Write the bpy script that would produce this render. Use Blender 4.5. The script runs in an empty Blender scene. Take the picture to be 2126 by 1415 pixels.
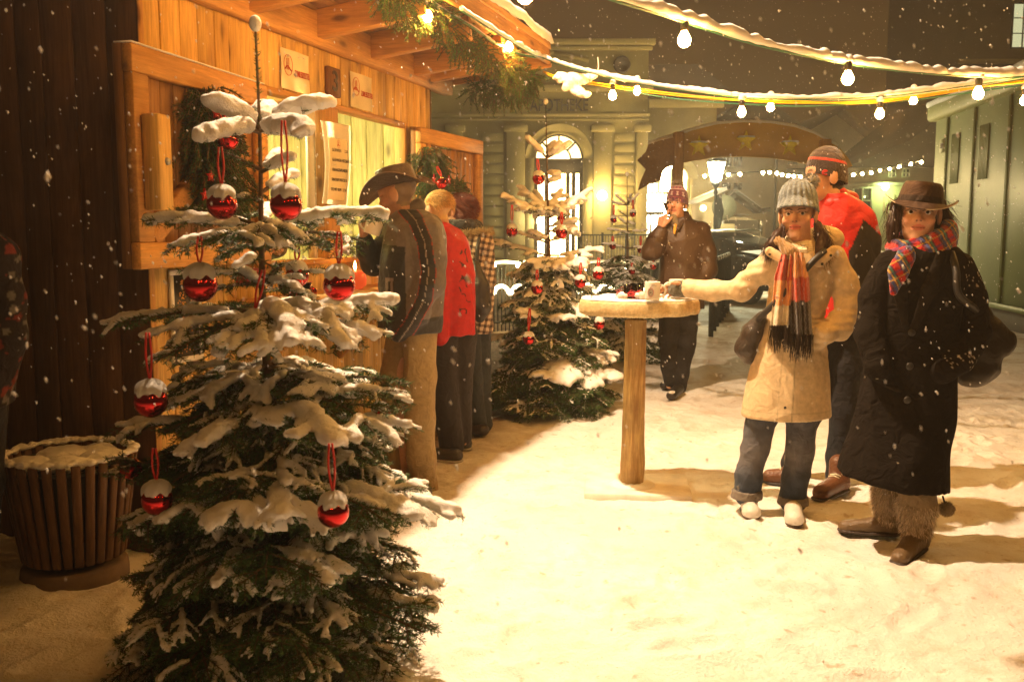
import bpy, math, random
import numpy as np
from mathutils import Vector, Matrix
R = math.radians
rng = np.random.default_rng(7)
random.seed(7)
S = bpy.context.scene
COL = S.collection

# ------------------------------------------------------------ camera, world, exposure
CAM_H = 1.42; FPX = 1950.0; PITCH = math.atan(225.5 / FPX)
cam_d = bpy.data.cameras.new('camera'); cam = bpy.data.objects.new('camera', cam_d); COL.objects.link(cam)
cam.location = (0, 0, CAM_H); cam.rotation_euler = (math.pi / 2 - PITCH, 0, 0)
cam_d.sensor_width = 36; cam_d.lens = 36 * FPX / 2126; cam_d.clip_end = 600; cam_d.clip_start = 0.05
cam_d.dof.use_dof = True; cam_d.dof.focus_distance = 5.2; cam_d.dof.aperture_fstop = 5.6
S.camera = cam
w = bpy.data.worlds.new('World'); S.world = w; w.use_nodes = True
nt = w.node_tree; nt.nodes.clear()
bg = nt.nodes.new('ShaderNodeBackground'); ow = nt.nodes.new('ShaderNodeOutputWorld')
sky = nt.nodes.new('ShaderNodeTexSky'); sky.sky_type = 'NISHITA'; sky.sun_disc = False
sky.sun_elevation = R(-4); sky.sun_rotation = R(200)
mx = nt.nodes.new('ShaderNodeMix'); mx.data_type = 'RGBA'; mx.inputs[0].default_value = 0.97
nt.links.new(sky.outputs[0], mx.inputs[6]); mx.inputs[7].default_value = (0.46, 0.18, 0.028, 1)
nt.links.new(mx.outputs[2], bg.inputs[0]); bg.inputs[1].default_value = 0.055
nt.links.new(bg.outputs[0], ow.inputs[0])
S.view_settings.view_transform = 'Standard'; S.view_settings.look = 'None'
S.view_settings.exposure = 1.05; S.view_settings.gamma = 1
S.cycles.use_denoising = True
S.cycles.max_bounces = 6; S.cycles.diffuse_bounces = 3; S.cycles.glossy_bounces = 3
S.cycles.transmission_bounces = 6; S.cycles.transparent_max_bounces = 8; S.cycles.volume_bounces = 0
S.cycles.sample_clamp_indirect = 4.0
S.cycles.caustics_reflective = False; S.cycles.caustics_refractive = False

# ------------------------------------------------------------ pixel <-> world
CP, SP = math.cos(PITCH), math.sin(PITCH)
def at(px, py, Y):
    xc = (px - 1063) / FPX; yc = (707.5 - py) / FPX
    t = Y / (CP + yc * SP)
    return np.array([xc * t, Y, CAM_H + t * (yc * CP - SP)])
def ground(px, py, z=0.0):
    xc = (px - 1063) / FPX; yc = (707.5 - py) / FPX
    t = (z - CAM_H) / (yc * CP - SP)
    return np.array([xc * t, t * (CP + yc * SP), z])
def V(*a): return np.array(a, float)
def nrm(v): v = np.asarray(v, float); return v / (np.linalg.norm(v) + 1e-12)

# ------------------------------------------------------------ noise
def vnoise(P, scale=1.0, seed=0):
    P = np.asarray(P, float) * scale + 1000.0 + seed * 17.31
    i = np.floor(P).astype(np.int64); f = P - i; f = f * f * (3 - 2 * f)
    def h(x, y, z):
        n = (x * 374761393 + y * 668265263 + z * 2147483647 + seed * 1274126177) & 0xffffffff
        n = ((n ^ (n >> 13)) * 1274126177) & 0xffffffff
        n = n ^ (n >> 16)
        return (n & 0xffff) / 32767.5 - 1.0
    x, y, z = i[..., 0], i[..., 1], i[..., 2]; fx, fy, fz = f[..., 0], f[..., 1], f[..., 2]
    def L(a, b, t): return a + (b - a) * t
    return L(L(L(h(x, y, z), h(x+1, y, z), fx), L(h(x, y+1, z), h(x+1, y+1, z), fx), fy),
             L(L(h(x, y, z+1), h(x+1, y, z+1), fx), L(h(x, y+1, z+1), h(x+1, y+1, z+1), fx), fy), fz)
def fbm(P, scale, seed=0, o=3):
    r = 0; a = 1.0
    for k in range(o): r = r + a * vnoise(P, scale * 2 ** k, seed + k); a *= .5
    return r

# ------------------------------------------------------------ objects
def tag(o, label=None, cat=None, group=None, kind=None):
    if label: o['label'] = label
    if cat: o['category'] = cat
    if group: o['group'] = group
    if kind: o['kind'] = kind
    return o
def thing(name, loc, label, cat, group=None, rz=0):
    o = bpy.data.objects.new(name, None); COL.objects.link(o)
    o.location = Vector(tuple(float(c) for c in loc)); o.rotation_euler = (0, 0, rz); o.empty_display_size = .05
    return tag(o, label, cat, group)
def wm(o):
    m = Matrix.Translation(o.location) @ o.rotation_euler.to_matrix().to_4x4()
    return wm(o.parent) @ m if o.parent else m
def link(name, me, mat, parent=None, world=True, smooth=True):
    """world: the mesh is in world coordinates and gets carried into the parent's space"""
    o = bpy.data.objects.new(name, me); COL.objects.link(o)
    if mat is not None and not len(me.materials): me.materials.append(mat)
    if parent is not None:
        o.parent = parent
        if world: me.transform(wm(parent).inverted())
    elif world and len(me.vertices):
        co = np.empty(len(me.vertices) * 3); me.vertices.foreach_get('co', co); co = co.reshape(-1, 3)
        c = (co.min(0) + co.max(0)) / 2; c[2] = co[:, 2].min()
        me.transform(Matrix.Translation(Vector(-c))); o.location = Vector(c)
    if smooth: me.polygons.foreach_set('use_smooth', [True] * len(me.polygons))
    return o
def mesh_np(v, f, col=None, mi=None):
    """fast mesh from arrays; f is (n,3) or (n,4) or a list of such arrays"""
    me = bpy.data.meshes.new('m'); v = np.asarray(v, np.float32)
    fl = f if isinstance(f, list) else [f]
    fl = [np.asarray(q, np.int32) for q in fl if len(q)]
    n = sum(len(q) for q in fl); loops = np.concatenate([q.ravel() for q in fl]) if n else np.zeros(0, np.int32)
    tot = np.concatenate([np.full(len(q), q.shape[1], np.int32) for q in fl]) if n else np.zeros(0, np.int32)
    me.vertices.add(len(v)); me.vertices.foreach_set('co', v.ravel())
    me.loops.add(len(loops)); me.loops.foreach_set('vertex_index', loops)
    me.polygons.add(n)
    st = np.concatenate([[0], np.cumsum(tot)[:-1]]).astype(np.int32) if n else tot
    me.polygons.foreach_set('loop_start', st); me.polygons.foreach_set('loop_total', tot)
    if mi is not None: me.polygons.foreach_set('material_index', np.asarray(mi, np.int32))
    me.update(calc_edges=True); me.validate()
    if col is not None: set_col(me, col)
    return me
def set_col(me, col):
    c = np.ones((len(me.vertices), 4), np.float32); c[:, :3] = col
    a = me.color_attributes.new('col', 'FLOAT_COLOR', 'POINT'); a.data.foreach_set('color', c.ravel())

class MB:
    """collects shapes, builds ONE mesh object"""
    def __init__(s): s.v = []; s.f = {3: [], 4: []}; s.n = 0; s.c = []
    def add(s, v, f, c=None):
        v = np.asarray(v, float); f = np.asarray(f, int)
        s.v.append(v); s.f[f.shape[1]].append(f + s.n); s.n += len(v)
        s.c.append(np.tile(np.asarray(c if c is not None else (1, 1, 1), float), (len(v), 1)) if np.ndim(c) < 2 else c)
        return s
    def box(s, lo, hi, c=None, M=None, bevel=0.0):
        lo = np.asarray(lo, float); hi = np.asarray(hi, float); lo, hi = np.minimum(lo, hi), np.maximum(lo, hi)
        b = min(bevel, float((hi - lo).min()) * .45)
        if b <= 0:
            v = np.array([[x, y, z] for x in (lo[0], hi[0]) for y in (lo[1], hi[1]) for z in (lo[2], hi[2])])
            q = np.array([[0, 1, 3, 2], [4, 6, 7, 5], [0, 4, 5, 1], [2, 3, 7, 6], [0, 2, 6, 4], [1, 5, 7, 3]])
            if M is not None: v = v @ M[:3, :3].T + M[:3, 3]
            return s.add(v, q, c)
        vs = []; idx = {}
        for sx in (0, 1):
            for sy in (0, 1):
                for sz in (0, 1):
                    p = [hi[0] if sx else lo[0], hi[1] if sy else lo[1], hi[2] if sz else lo[2]]
                    sg = [-1 if sx else 1, -1 if sy else 1, -1 if sz else 1]
                    for a in range(3):
                        q = list(p)
                        for k in range(3):
                            if k != a: q[k] += sg[k] * b
                        idx[(sx, sy, sz, a)] = len(vs); vs.append(q)
        F4 = []; F3 = []
        def quad(l):
            P = [np.array(vs[i]) for i in l]; n = np.cross(P[1] - P[0], P[2] - P[0]); m = sum(P) / len(P) - (lo + hi) / 2
            l = l if n @ m > 0 else l[::-1]
            (F4 if len(l) == 4 else F3).append(l)
        for a in range(3):
            o1, o2 = [k for k in range(3) if k != a]
            for sa in (0, 1):
                l = []
                for (u, w_) in ((0, 0), (1, 0), (1, 1), (0, 1)):
                    k = [0, 0, 0]; k[a] = sa; k[o1] = u; k[o2] = w_; l.append(idx[(*k, a)])
                quad(l)
            for u in (0, 1):
                for w_ in (0, 1):
                    k0 = [0, 0, 0]; k1 = [0, 0, 0]; k1[a] = 1
                    for k in (k0, k1): k[o1] = u; k[o2] = w_
                    quad([idx[(*k0, o1)], idx[(*k0, o2)], idx[(*k1, o2)], idx[(*k1, o1)]])
        for sx in (0, 1):
            for sy in (0, 1):
                for sz in (0, 1): quad([idx[(sx, sy, sz, a)] for a in range(3)])
        v = np.array(vs)
        if M is not None: v = v @ M[:3, :3].T + M[:3, 3]
        s.add(v, F4, c); s.f[3].append(np.array(F3) + s.n - len(v)); return s
    def bar(s, a, b, w_, h, c=None, up=(0, 0, 1), bevel=0.0):
        a = np.asarray(a, float); b = np.asarray(b, float); L = np.linalg.norm(b - a); x = (b - a) / L
        up = np.asarray(up, float); y = np.cross(up, x)
        if np.linalg.norm(y) < 1e-6: y = np.cross((0, 1, 0), x)
        y = nrm(y); z = np.cross(x, y); M = np.eye(4); M[:3, 0] = x; M[:3, 1] = y; M[:3, 2] = z; M[:3, 3] = a
        return s.box((0, -w_ / 2, -h / 2), (L, w_ / 2, h / 2), c, M, bevel)
    def tube(s, pts, r, n=8, c=None, cap=True, closed=False):
        pts = np.asarray(pts, float); N = len(pts); r = np.broadcast_to(np.asarray(r, float), (N,))
        if closed: T = np.roll(pts, -1, 0) - np.roll(pts, 1, 0)
        else: T = np.gradient(pts, axis=0)
        T /= np.linalg.norm(T, axis=1)[:, None] + 1e-12
        ref = np.array([0, 0, 1.]) if abs(T[0][2]) < .9 else np.array([1., 0, 0])
        ns = []; nn = nrm(np.cross(T[0], ref))
        for i in range(N):
            nn = nn - T[i] * (nn @ T[i]); nn = nrm(nn); ns.append(nn)
        ns = np.array(ns); bs = np.cross(T, ns)
        th = np.arange(n) / n * 2 * math.pi
        v = (pts[:, None] + r[:, None, None] * (ns[:, None] * np.cos(th)[None, :, None] + bs[:, None] * np.sin(th)[None, :, None])).reshape(-1, 3)
        M_ = N if closed else N - 1
        i = np.arange(M_)[:, None]; j = np.arange(n)[None]; i2 = (i + 1) % N; j2 = (j + 1) % n
        f = np.stack([i * n + j, i * n + j2, i2 * n + j2, i2 * n + j], -1).reshape(-1, 4)
        if cap and not closed:
            v = np.vstack([v, pts[0], pts[-1]]); k = N * n
            jj = np.arange(n); t = np.vstack([np.stack([np.full(n, k), (jj + 1) % n, jj], -1),
                 np.stack([np.full(n, k + 1), (N-1) * n + jj, (N-1) * n + (jj + 1) % n], -1)])
            s.add(v, f, c); s.f[3].append(t + s.n - len(v)); return s
        return s.add(v, f, c)
    def lathe(s, prof, cen=(0, 0, 0), n=24, c=None, M=None):
        """prof: list of (r, z)"""
        prof = np.asarray(prof, float); th = np.arange(n) / n * 2 * math.pi
        v = np.stack([prof[:, 0][:, None] * np.cos(th), prof[:, 0][:, None] * np.sin(th), np.repeat(prof[:, 1][:, None], n, 1)], -1).reshape(-1, 3)
        if M is not None: v = v @ M[:3, :3].T + M[:3, 3]
        v = v + np.asarray(cen, float); N = len(prof); i = np.arange(N - 1)[:, None]; j = np.arange(n)[None]
        f = np.stack([i * n + j, i * n + (j + 1) % n, (i + 1) * n + (j + 1) % n, (i + 1) * n + j], -1).reshape(-1, 4)
        if np.ndim(c) == 2: c = np.repeat(np.asarray(c, float), n, 0)
        return s.add(v, f, c)
    def prism(s, poly, a, b, c=None, M=None):
        """2-D polygon (x,z) extruded along y from a to b, fan-free: uses tessellation"""
        from mathutils.geometry import tessellate_polygon
        P = [Vector((p[0], p[1], 0)) for p in poly]; T = np.array(tessellate_polygon([P])); n = len(P)
        v = np.array([[p[0], a, p[1]] for p in poly] + [[p[0], b, p[1]] for p in poly], float)
        area = sum(poly[i][0] * poly[(i+1) % n][1] - poly[(i+1) % n][0] * poly[i][1] for i in range(n))
        ii = np.arange(n); f = np.stack([ii, (ii + 1) % n, (ii + 1) % n + n, ii + n], -1)
        def ori(t):
            A, B, C_ = [v[k] for k in t]; return np.cross(B - A, C_ - A)[1]
        T1 = np.array([t if ori(t) < 0 else t[::-1] for t in T]); T2 = T1[:, ::-1] + n
        if area < 0: f = f[:, ::-1]
        if b < a: f = f[:, ::-1]; T1, T2 = T1[:, ::-1], T2[:, ::-1]
        if M is not None: v = v @ M[:3, :3].T + M[:3, 3]
        s.add(v, f, c); s.f[3] += [T1 + s.n - len(v), T2 + s.n - len(v)]; return s
    def surf(s, G, c=None, closed_u=False, closed_v=False):
        """G: (nu,nv,3) grid"""
        nu, nv = G.shape[:2]; i = np.arange(nu if closed_u else nu - 1)[:, None]; j = np.arange(nv if closed_v else nv - 1)[None]
        f = np.stack([i * nv + j, (i + 1) % nu * nv + j, (i + 1) % nu * nv + (j + 1) % nv, i * nv + (j + 1) % nv], -1).reshape(-1, 4)
        return s.add(G.reshape(-1, 3), f, c if c is None or np.ndim(c) == 1 else np.asarray(c).reshape(-1, 3))
    def mesh(s, col=False):
        v = np.vstack(s.v); fl = [np.vstack(s.f[k]) for k in (3, 4) if s.f[k]]
        return mesh_np(v, fl, np.vstack(s.c) if col else None)
    def build(s, name, mat, parent=None, world=True, smooth=False, col=False):
        return link(name, s.mesh(col), mat, parent, world, smooth)
def rotm(rx=0, ry=0, rz=0, loc=(0, 0, 0)):
    M = np.eye(4); M[:3, :3] = np.array((Matrix.Rotation(rz, 3, 'Z') @ Matrix.Rotation(ry, 3, 'Y') @ Matrix.Rotation(rx, 3, 'X'))); M[:3, 3] = loc; return M

# ------------------------------------------------------------ implicit surfaces
def nets(F, lo, h):
    Sg = F < 0; c = np.zeros(tuple(np.array(F.shape) - 1), np.int8)
    for a in (0, 1):
        for b in (0, 1):
            for d in (0, 1):
                c += Sg[a:a + c.shape[0], b:b + c.shape[1], d:d + c.shape[2]]
    act = (c > 0) & (c < 8); cells = np.argwhere(act)
    idx = np.full(act.shape, -1, np.int32); idx[act] = np.arange(len(cells))
    cor = np.array([[a, b, d] for a in (0, 1) for b in (0, 1) for d in (0, 1)])
    Vv = np.stack([F[tuple((cells + k).T)] for k in cor], 1)
    sm = np.zeros((len(cells), 3)); ct = np.zeros(len(cells))
    for a in range(8):
        for b in range(a + 1, 8):
            if np.abs(cor[a] - cor[b]).sum() != 1: continue
            va, vb = Vv[:, a], Vv[:, b]; m = (va < 0) != (vb < 0)
            t = np.where(m, va / np.where(m, va - vb, 1), 0)
            sm += m[:, None] * (cor[a] + (cor[b] - cor[a]) * t[:, None]); ct += m
    v = lo + h * (cells + sm / ct[:, None]); Q = []
    for ax in range(3):
        o1, o2 = (ax + 1) % 3, (ax + 2) % 3
        s0 = [slice(None)] * 3; s1 = [slice(None)] * 3; s0[ax] = slice(0, -1); s1[ax] = slice(1, None)
        d = Sg[tuple(s0)] != Sg[tuple(s1)]; e = np.argwhere(d)
        e = e[(e[:, o1] > 0) & (e[:, o2] > 0) & (e[:, o1] < idx.shape[o1]) & (e[:, o2] < idx.shape[o2])]
        if not len(e): continue
        k = []
        for (p, q) in ((-1, -1), (0, -1), (0, 0), (-1, 0)):
            g = e.copy(); g[:, o1] += p; g[:, o2] += q; k.append(idx[tuple(g.T)])
        k = np.stack(k, 1); ins = Sg[tuple(e.T)]; k[~ins] = k[~ins][:, ::-1]; Q.append(k)
    Q = np.vstack(Q); return v, Q[(Q >= 0).all(1)]

class SDF:
    def __init__(s, k=.02): s.p = []; s.k = k
    def _a(s, fn, lo, hi, op, k): s.p.append((fn, np.asarray(lo, float), np.asarray(hi, float), op, s.k if k is None else k)); return s
    def cap(s, a, b, ra, rb=None, flat=None, op='u', k=None):
        a = np.asarray(a, float); b = np.asarray(b, float); rb = ra if rb is None else rb; d = b - a; L2 = d @ d + 1e-12
        def fn(P):
            t = np.clip(((P - a) @ d) / L2, 0, 1); q = P - (a + t[..., None] * d)
            if flat is not None:
                n, sc = flat; n = nrm(n); q = q + (q @ n)[..., None] * n * (1 / sc - 1)
            D = np.linalg.norm(q, axis=-1) - (ra + (rb - ra) * t)
            return D * (flat[1] if flat is not None else 1)
        r = max(ra, rb) * (max(1, flat[1]) if flat else 1); return s._a(fn, np.minimum(a, b) - r, np.maximum(a, b) + r, op, k)
    def chain(s, pts, rs, **kw):
        for i in range(len(pts) - 1): s.cap(pts[i], pts[i + 1], rs[i], rs[i + 1], **kw)
        return s
    def ell(s, c, r, M=None, op='u', k=None):
        c = np.asarray(c, float); r = np.broadcast_to(np.asarray(r, float), (3,)).astype(float)
        def fn(P):
            q = P - c
            if M is not None: q = q @ M      # columns of M are the local axes
            k0 = np.linalg.norm(q / r, axis=-1); k1 = np.linalg.norm(q / r ** 2, axis=-1) + 1e-9
            return k0 * (k0 - 1) / k1
        R_ = r.max() if M is not None else r
        return s._a(fn, c - R_, c + R_, op, k)
    def loft(s, L, yaw=0.0, op='u', k=None, sm=True, pw=2.0):
        """L rows: x, y, z, rx, ry"""
        L = np.asarray(sorted(L, key=lambda r: r[2]), float); z = L[:, 2]
        if sm and len(L) > 2:
            zz = np.linspace(z[0], z[-1], 60); m = np.gradient(L, z, axis=0)
            out = []
            for q in zz:
                i = min(max(np.searchsorted(z, q) - 1, 0), len(z) - 2); h = z[i+1] - z[i]; t = (q - z[i]) / h
                out.append((2*t**3-3*t**2+1)*L[i] + (t**3-2*t**2+t)*h*m[i] + (-2*t**3+3*t**2)*L[i+1] + (t**3-t**2)*h*m[i+1])
            L = np.array(out); L[:, 2] = zz; z = zz; L[:, 3:5] = np.maximum(L[:, 3:5], .004)
        cy, sy = math.cos(yaw), math.sin(yaw)
        def fn(P):
            Z = P[..., 2]; g = lambda j: np.interp(Z, z, L[:, j]); dx = P[..., 0] - g(0); dy = P[..., 1] - g(1)
            X = dx * cy + dy * sy; Yy = -dx * sy + dy * cy; rx, ry = g(3), g(4)
            q = (np.abs(X / rx) ** pw + np.abs(Yy / ry) ** pw) ** (1 / pw); D = (q - 1) * np.minimum(rx, ry)
            return np.maximum(D, np.maximum(Z - z[-1], z[0] - Z))
        mr = np.maximum(L[:, 3], L[:, 4])
        return s._a(fn, [(L[:, 0] - mr).min(), (L[:, 1] - mr).min(), z[0]], [(L[:, 0] + mr).max(), (L[:, 1] + mr).max(), z[-1]], op, k)
    def half(s, pt, n, op='s'):
        pt = np.asarray(pt, float); n = nrm(n); return s._a(lambda P: -((P - pt) @ n), [-1e3] * 3, [1e3] * 3, op, 0.002)
    def arrays(s, h):
        lo = np.min([p[1] for p in s.p if p[3] == 'u'], 0) - 3 * h; hi = np.max([p[2] for p in s.p if p[3] == 'u'], 0) + 3 * h
        n = np.ceil((hi - lo) / h).astype(int) + 1; F = np.full(n, .5, np.float32)
        ax = [lo[i] + h * np.arange(n[i]) for i in range(3)]
        for fn, a, b, op, k in s.p:
            pad = max(k, 0) + 2 * h
            i0 = np.clip(np.floor((a - pad - lo) / h).astype(int), 0, n); i1 = np.clip(np.ceil((b + pad - lo) / h).astype(int) + 1, 0, n)
            if (i1 <= i0).any(): continue
            sl = tuple(slice(i0[j], i1[j]) for j in range(3))
            P = np.stack(np.meshgrid(*[ax[j][sl[j]] for j in range(3)], indexing='ij'), -1)
            d = fn(P).astype(np.float32); f = F[sl]
            if op == 'u':
                hh = np.maximum(k - np.abs(f - d), 0) / max(k, 1e-6); F[sl] = np.minimum(f, d) - hh * hh * k * .25
            else:
                d = -d; hh = np.maximum(k - np.abs(f - d), 0) / max(k, 1e-6); F[sl] = np.maximum(f, d) + hh * hh * k * .25
        return nets(F, lo, h)
    def mesh(s, h=.006, disp=None, col=None):
        v, q = s.arrays(h)
        if disp is not None:
            n = vnormals(v, q); v = v + n * disp(v)[:, None]
        me = mesh_np(v, q, col(v) if callable(col) else col); return me
    def build(s, name, mat, parent=None, h=.006, disp=None, col=None):
        return link(name, s.mesh(h, disp, col), mat, parent)
def vnormals(v, q):
    fn = np.cross(v[q[:, 2]] - v[q[:, 0]], v[q[:, 3]] - v[q[:, 1]]); n = np.zeros_like(v)
    for j in range(4): np.add.at(n, q[:, j], fn)
    return n / (np.linalg.norm(n, axis=1)[:, None] + 1e-12)

# ------------------------------------------------------------ materials
class NT:
    def __init__(s, name):
        s.m = bpy.data.materials.new(name); s.m.use_nodes = True; s.t = s.m.node_tree; s.t.nodes.clear()
        s.out = s.n('OutputMaterial'); s.b = s.n('BsdfPrincipled'); s.l(s.b.outputs[0], s.out.inputs[0])
    def n(s, t, **kw):
        x = s.t.nodes.new('ShaderNode' + t)
        for k, v in kw.items(): setattr(x, k, v)
        return x
    def l(s, a, b): s.t.links.new(a, b)
    def set(s, **kw):
        M = dict(col='Base Color', rough='Roughness', metal='Metallic', spec='Specular IOR Level', sss='Subsurface Weight', trans='Transmission Weight',
                 ior='IOR', ecol='Emission Color', es='Emission Strength', sheen='Sheen Weight', coat='Coat Weight', alpha='Alpha')
        for k, v in kw.items():
            i = s.b.inputs[M[k]]
            i.default_value = (*v, 1) if k in ('col', 'ecol') else v
        return s
    def coords(s, scale=(1, 1, 1), jitter=0.0):
        tc = s.n('TexCoord'); mp = s.n('Mapping'); mp.inputs['Scale'].default_value = scale; src = tc.outputs['Object']
        if jitter:
            g = s.n('NewGeometry'); mu = s.n('Math', operation='MULTIPLY'); mu.inputs[1].default_value = jitter; s.l(g.outputs['Random Per Island'], mu.inputs[0])
            va = s.n('VectorMath', operation='ADD'); s.l(src, va.inputs[0]); s.l(mu.outputs[0], va.inputs[1]); src = va.outputs[0]
        s.l(src, mp.inputs[0]); return mp.outputs[0]
    def noise(s, vec, scale, detail=4, rough=.55, dist=0):
        x = s.n('TexNoise'); x.inputs['Scale'].default_value = scale; x.inputs['Detail'].default_value = detail
        x.inputs['Roughness'].default_value = rough; x.inputs['Distortion'].default_value = dist; s.l(vec, x.inputs['Vector']); return x.outputs[0]
    def ramp(s, fac, stops, interp='LINEAR'):
        x = s.n('ValToRGB'); x.color_ramp.interpolation = interp; e = x.color_ramp.elements
        while len(e) < len(stops): e.new(.5)
        for i, (p, c) in enumerate(stops):
            e[i].position = p; e[i].color = (*c, 1) if np.ndim(c) else (c, c, c, 1)
        s.l(fac, x.inputs[0]); return x.outputs[0]
    def mix(s, fac, a, b, mode='MIX'):
        x = s.n('Mix', data_type='RGBA', blend_type=mode)
        for sock, v in ((x.inputs[0], fac), (x.inputs[6], a), (x.inputs[7], b)):
            if isinstance(v, bpy.types.NodeSocket): s.l(v, sock)
            elif np.ndim(v): sock.default_value = (*v, 1)
            else: sock.default_value = v
        return x.outputs[2]
    def bump(s, h, strength=.3, dist=.01):
        x = s.n('Bump'); x.inputs['Strength'].default_value = strength; x.inputs['Distance'].default_value = dist
        s.l(h, x.inputs['Height']); s.l(x.outputs[0], s.b.inputs['Normal']); return s
    def color(s, c): s.l(c, s.b.inputs['Base Color']); return s

def m_plain(name, col, rough=.6, var=.15, nscale=20, bump=.15, bscale=60, bdist=.004, **kw):
    t = NT(name); v = t.coords(); n = t.noise(v, nscale, 4); a = tuple(c * (1 - var) for c in col); b = tuple(min(1, c * (1 + var)) for c in col)
    t.color(t.ramp(n, [(.3, a), (.7, b)])); t.set(rough=rough, **kw)
    if bump: t.bump(t.noise(v, bscale, 3), bump, bdist)
    return t.m
def m_cloth(name, col=None, rough=.85, weave=420, bump=.25, sheen=.15, fold=9, spec=.3):
    t = NT(name); v = t.coords(); n = t.noise(v, 35, 4)
    if col is None:
        a = t.n('Attribute'); a.attribute_name = 'col'; base = a.outputs['Color']
    else:
        rgb = t.n('RGB'); rgb.outputs[0].default_value = (*col, 1); base = rgb.outputs[0]
    t.color(t.mix(1.0, base, t.ramp(n, [(.25, .8), (.75, 1.15)]), 'MULTIPLY'))
    t.set(rough=rough, sheen=sheen, spec=spec)
    h1 = t.noise(v, fold, 3, .5, .8); h2 = t.noise(v, weave, 2)
    ad = t.n('Math', operation='MULTIPLY_ADD'); t.l(h2, ad.inputs[0]); ad.inputs[1].default_value = .04; t.l(h1, ad.inputs[2])
    t.bump(ad.outputs[0], bump, .03); return t.m
def m_wood(name, c1, c2, axis=2, rough=.6, knots=True, scale=1.0, island=.25, dark=(.06, .02, .008), bump=.25, weather=0.0):
    t = NT(name); sc = [9 * scale] * 3; sc[axis] = .7 * scale; v = t.coords(sc, 37.0)
    g = t.noise(v, 2.2, 6, .62, 1.2); fine = t.noise(v, 11, 3, .6)
    base = t.ramp(g, [(.28, c1), (.5, tuple((a + b) / 2 for a, b in zip(c1, c2))), (.72, c2)])
    base = t.mix(.45, base, t.mix(1.0, base, t.ramp(fine, [(.35, .55), (.65, 1.15)]), 'MULTIPLY'))
    ge = t.n('NewGeometry'); base = t.mix(1.0, base, t.ramp(ge.outputs['Random Per Island'], [(0, 1 - island), (1, 1 + island)]), 'MULTIPLY')
    if knots:
        sk = [8.0] * 3; sk[axis] = 3.0; vk = t.coords(sk, 91.0)
        vo = t.n('TexVoronoi'); vo.inputs['Scale'].default_value = .8 * scale; t.l(t.mix(.12, vk, t.noise(vk, 3), 'ADD'), vo.inputs['Vector'])
        base = t.mix(t.ramp(vo.outputs['Distance'], [(.07, 1.), (.17, 0.)]), base, dark)
        base = t.mix(t.ramp(vo.outputs['Distance'], [(.17, .35), (.42, 0.)]), base, tuple(c * .6 for c in c1))
    if weather:
        vw = t.coords((1, 1, 1)); base = t.mix(t.ramp(t.noise(vw, 2.5, 5, .65), [(.42, 0.), (.7, weather)]), base, (.05, .03, .015))
    t.color(base); t.set(rough=rough, spec=.35); t.bump(t.mix(.5, g, fine), bump, .006); return t.m
def m_emit(name, col, strength):
    t = NT(name); t.set(col=(.02, .02, .02), ecol=col, es=strength); return t.m
def m_glass(name, col=(1, 1, 1), rough=.02):
    t = NT(name); t.set(col=col, rough=rough, trans=1.0, ior=1.45); return t.m

M = {}
M['wood_front'] = m_wood('front boards', (.50, .28, .07), (.80, .53, .16), 2)
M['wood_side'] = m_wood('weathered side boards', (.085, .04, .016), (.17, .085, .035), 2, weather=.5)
M['wood_beam'] = m_wood('roof beam wood', (.44, .20, .045), (.66, .35, .09), 0)
M['wood_rafter'] = m_wood('rafter wood', (.42, .18, .04), (.60, .30, .075), 1)
M['wood_vert'] = m_wood('post wood', (.42, .20, .045), (.62, .34, .09), 2)
M['wood_pale'] = m_wood('pale inner boards', (.42, .36, .12), (.64, .57, .25), 2, island=.18, dark=(.10, .07, .02))
M['wood_shut'] = m_wood('shutter boards', (.22, .10, .03), (.36, .18, .055), 2)
M['wood_deck'] = m_wood('roof deck boards', (.32, .16, .05), (.46, .25, .08), 0)
M['snow'] = None
def m_snow(name, scale=1.0, bstr=.35, tint=(.90, .89, .86)):
    t = NT(name); v = t.coords()
    t.color(t.ramp(t.noise(v, 9 * scale, 5), [(.3, tuple(c * .93 for c in tint)), (.65, tint)])); t.set(rough=.75, spec=.25, sss=.0)
    h = t.mix(.5, t.noise(v, 38 * scale, 5, .7), t.noise(v, 160 * scale, 3, .7)); t.bump(h, bstr, .012); return t.m
M['snow'] = m_snow('snow on things')
M['black'] = m_plain('dark plastic', (.02, .018, .016), .5)
M['metal'] = m_plain('dull metal', (.35, .34, .32), .35, metal=.9)
M['iron'] = m_plain('dark iron', (.03, .035, .03), .5, metal=.3)
M['red'] = m_plain('red paint', (.45, .012, .008), .35)
M['white'] = m_plain('white china', (.8, .76, .68), .18, var=.02, bump=0, coat=.3)
M['paper'] = m_plain('paper', (.78, .72, .50), .35, var=.03, bump=.05)
# ============================================================ GROUND
SA = math.atan((1690 - 1063) / FPX)                     # direction of the stall front
U = V(math.sin(SA), math.cos(SA), 0); OUT = V(math.cos(SA), -math.sin(SA), 0)
X0 = -2.85
def wall_Y(px, x0=X0): return x0 / ((px - 1063) / FPX - math.tan(SA))
C0 = V(0, wall_Y(310), 0); C0[0] = (310 - 1063) / FPX * C0[1]
STALL = thing('market_stall', C0, 'wooden market stall with open shutters, a counter and the number 3 above its windows', 'stall', rz=math.pi / 2 - SA)
def to_local(p): d = np.asarray(p, float) - C0; return V(d @ U, -(d @ OUT), d[2])
def to_world(x, y, z): return C0 + U * x - OUT * y + V(0, 0, z)
def sl(px, py, y=0.0):
    """stall-local x, z where the ray through a pixel meets the plane local y"""
    a, b = to_local(at(px, py, 1.0)), to_local(at(px, py, 9.0)); t = (y - a[1]) / (b[1] - a[1]); q = a + (b - a) * t
    return q[0], q[2]

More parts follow.
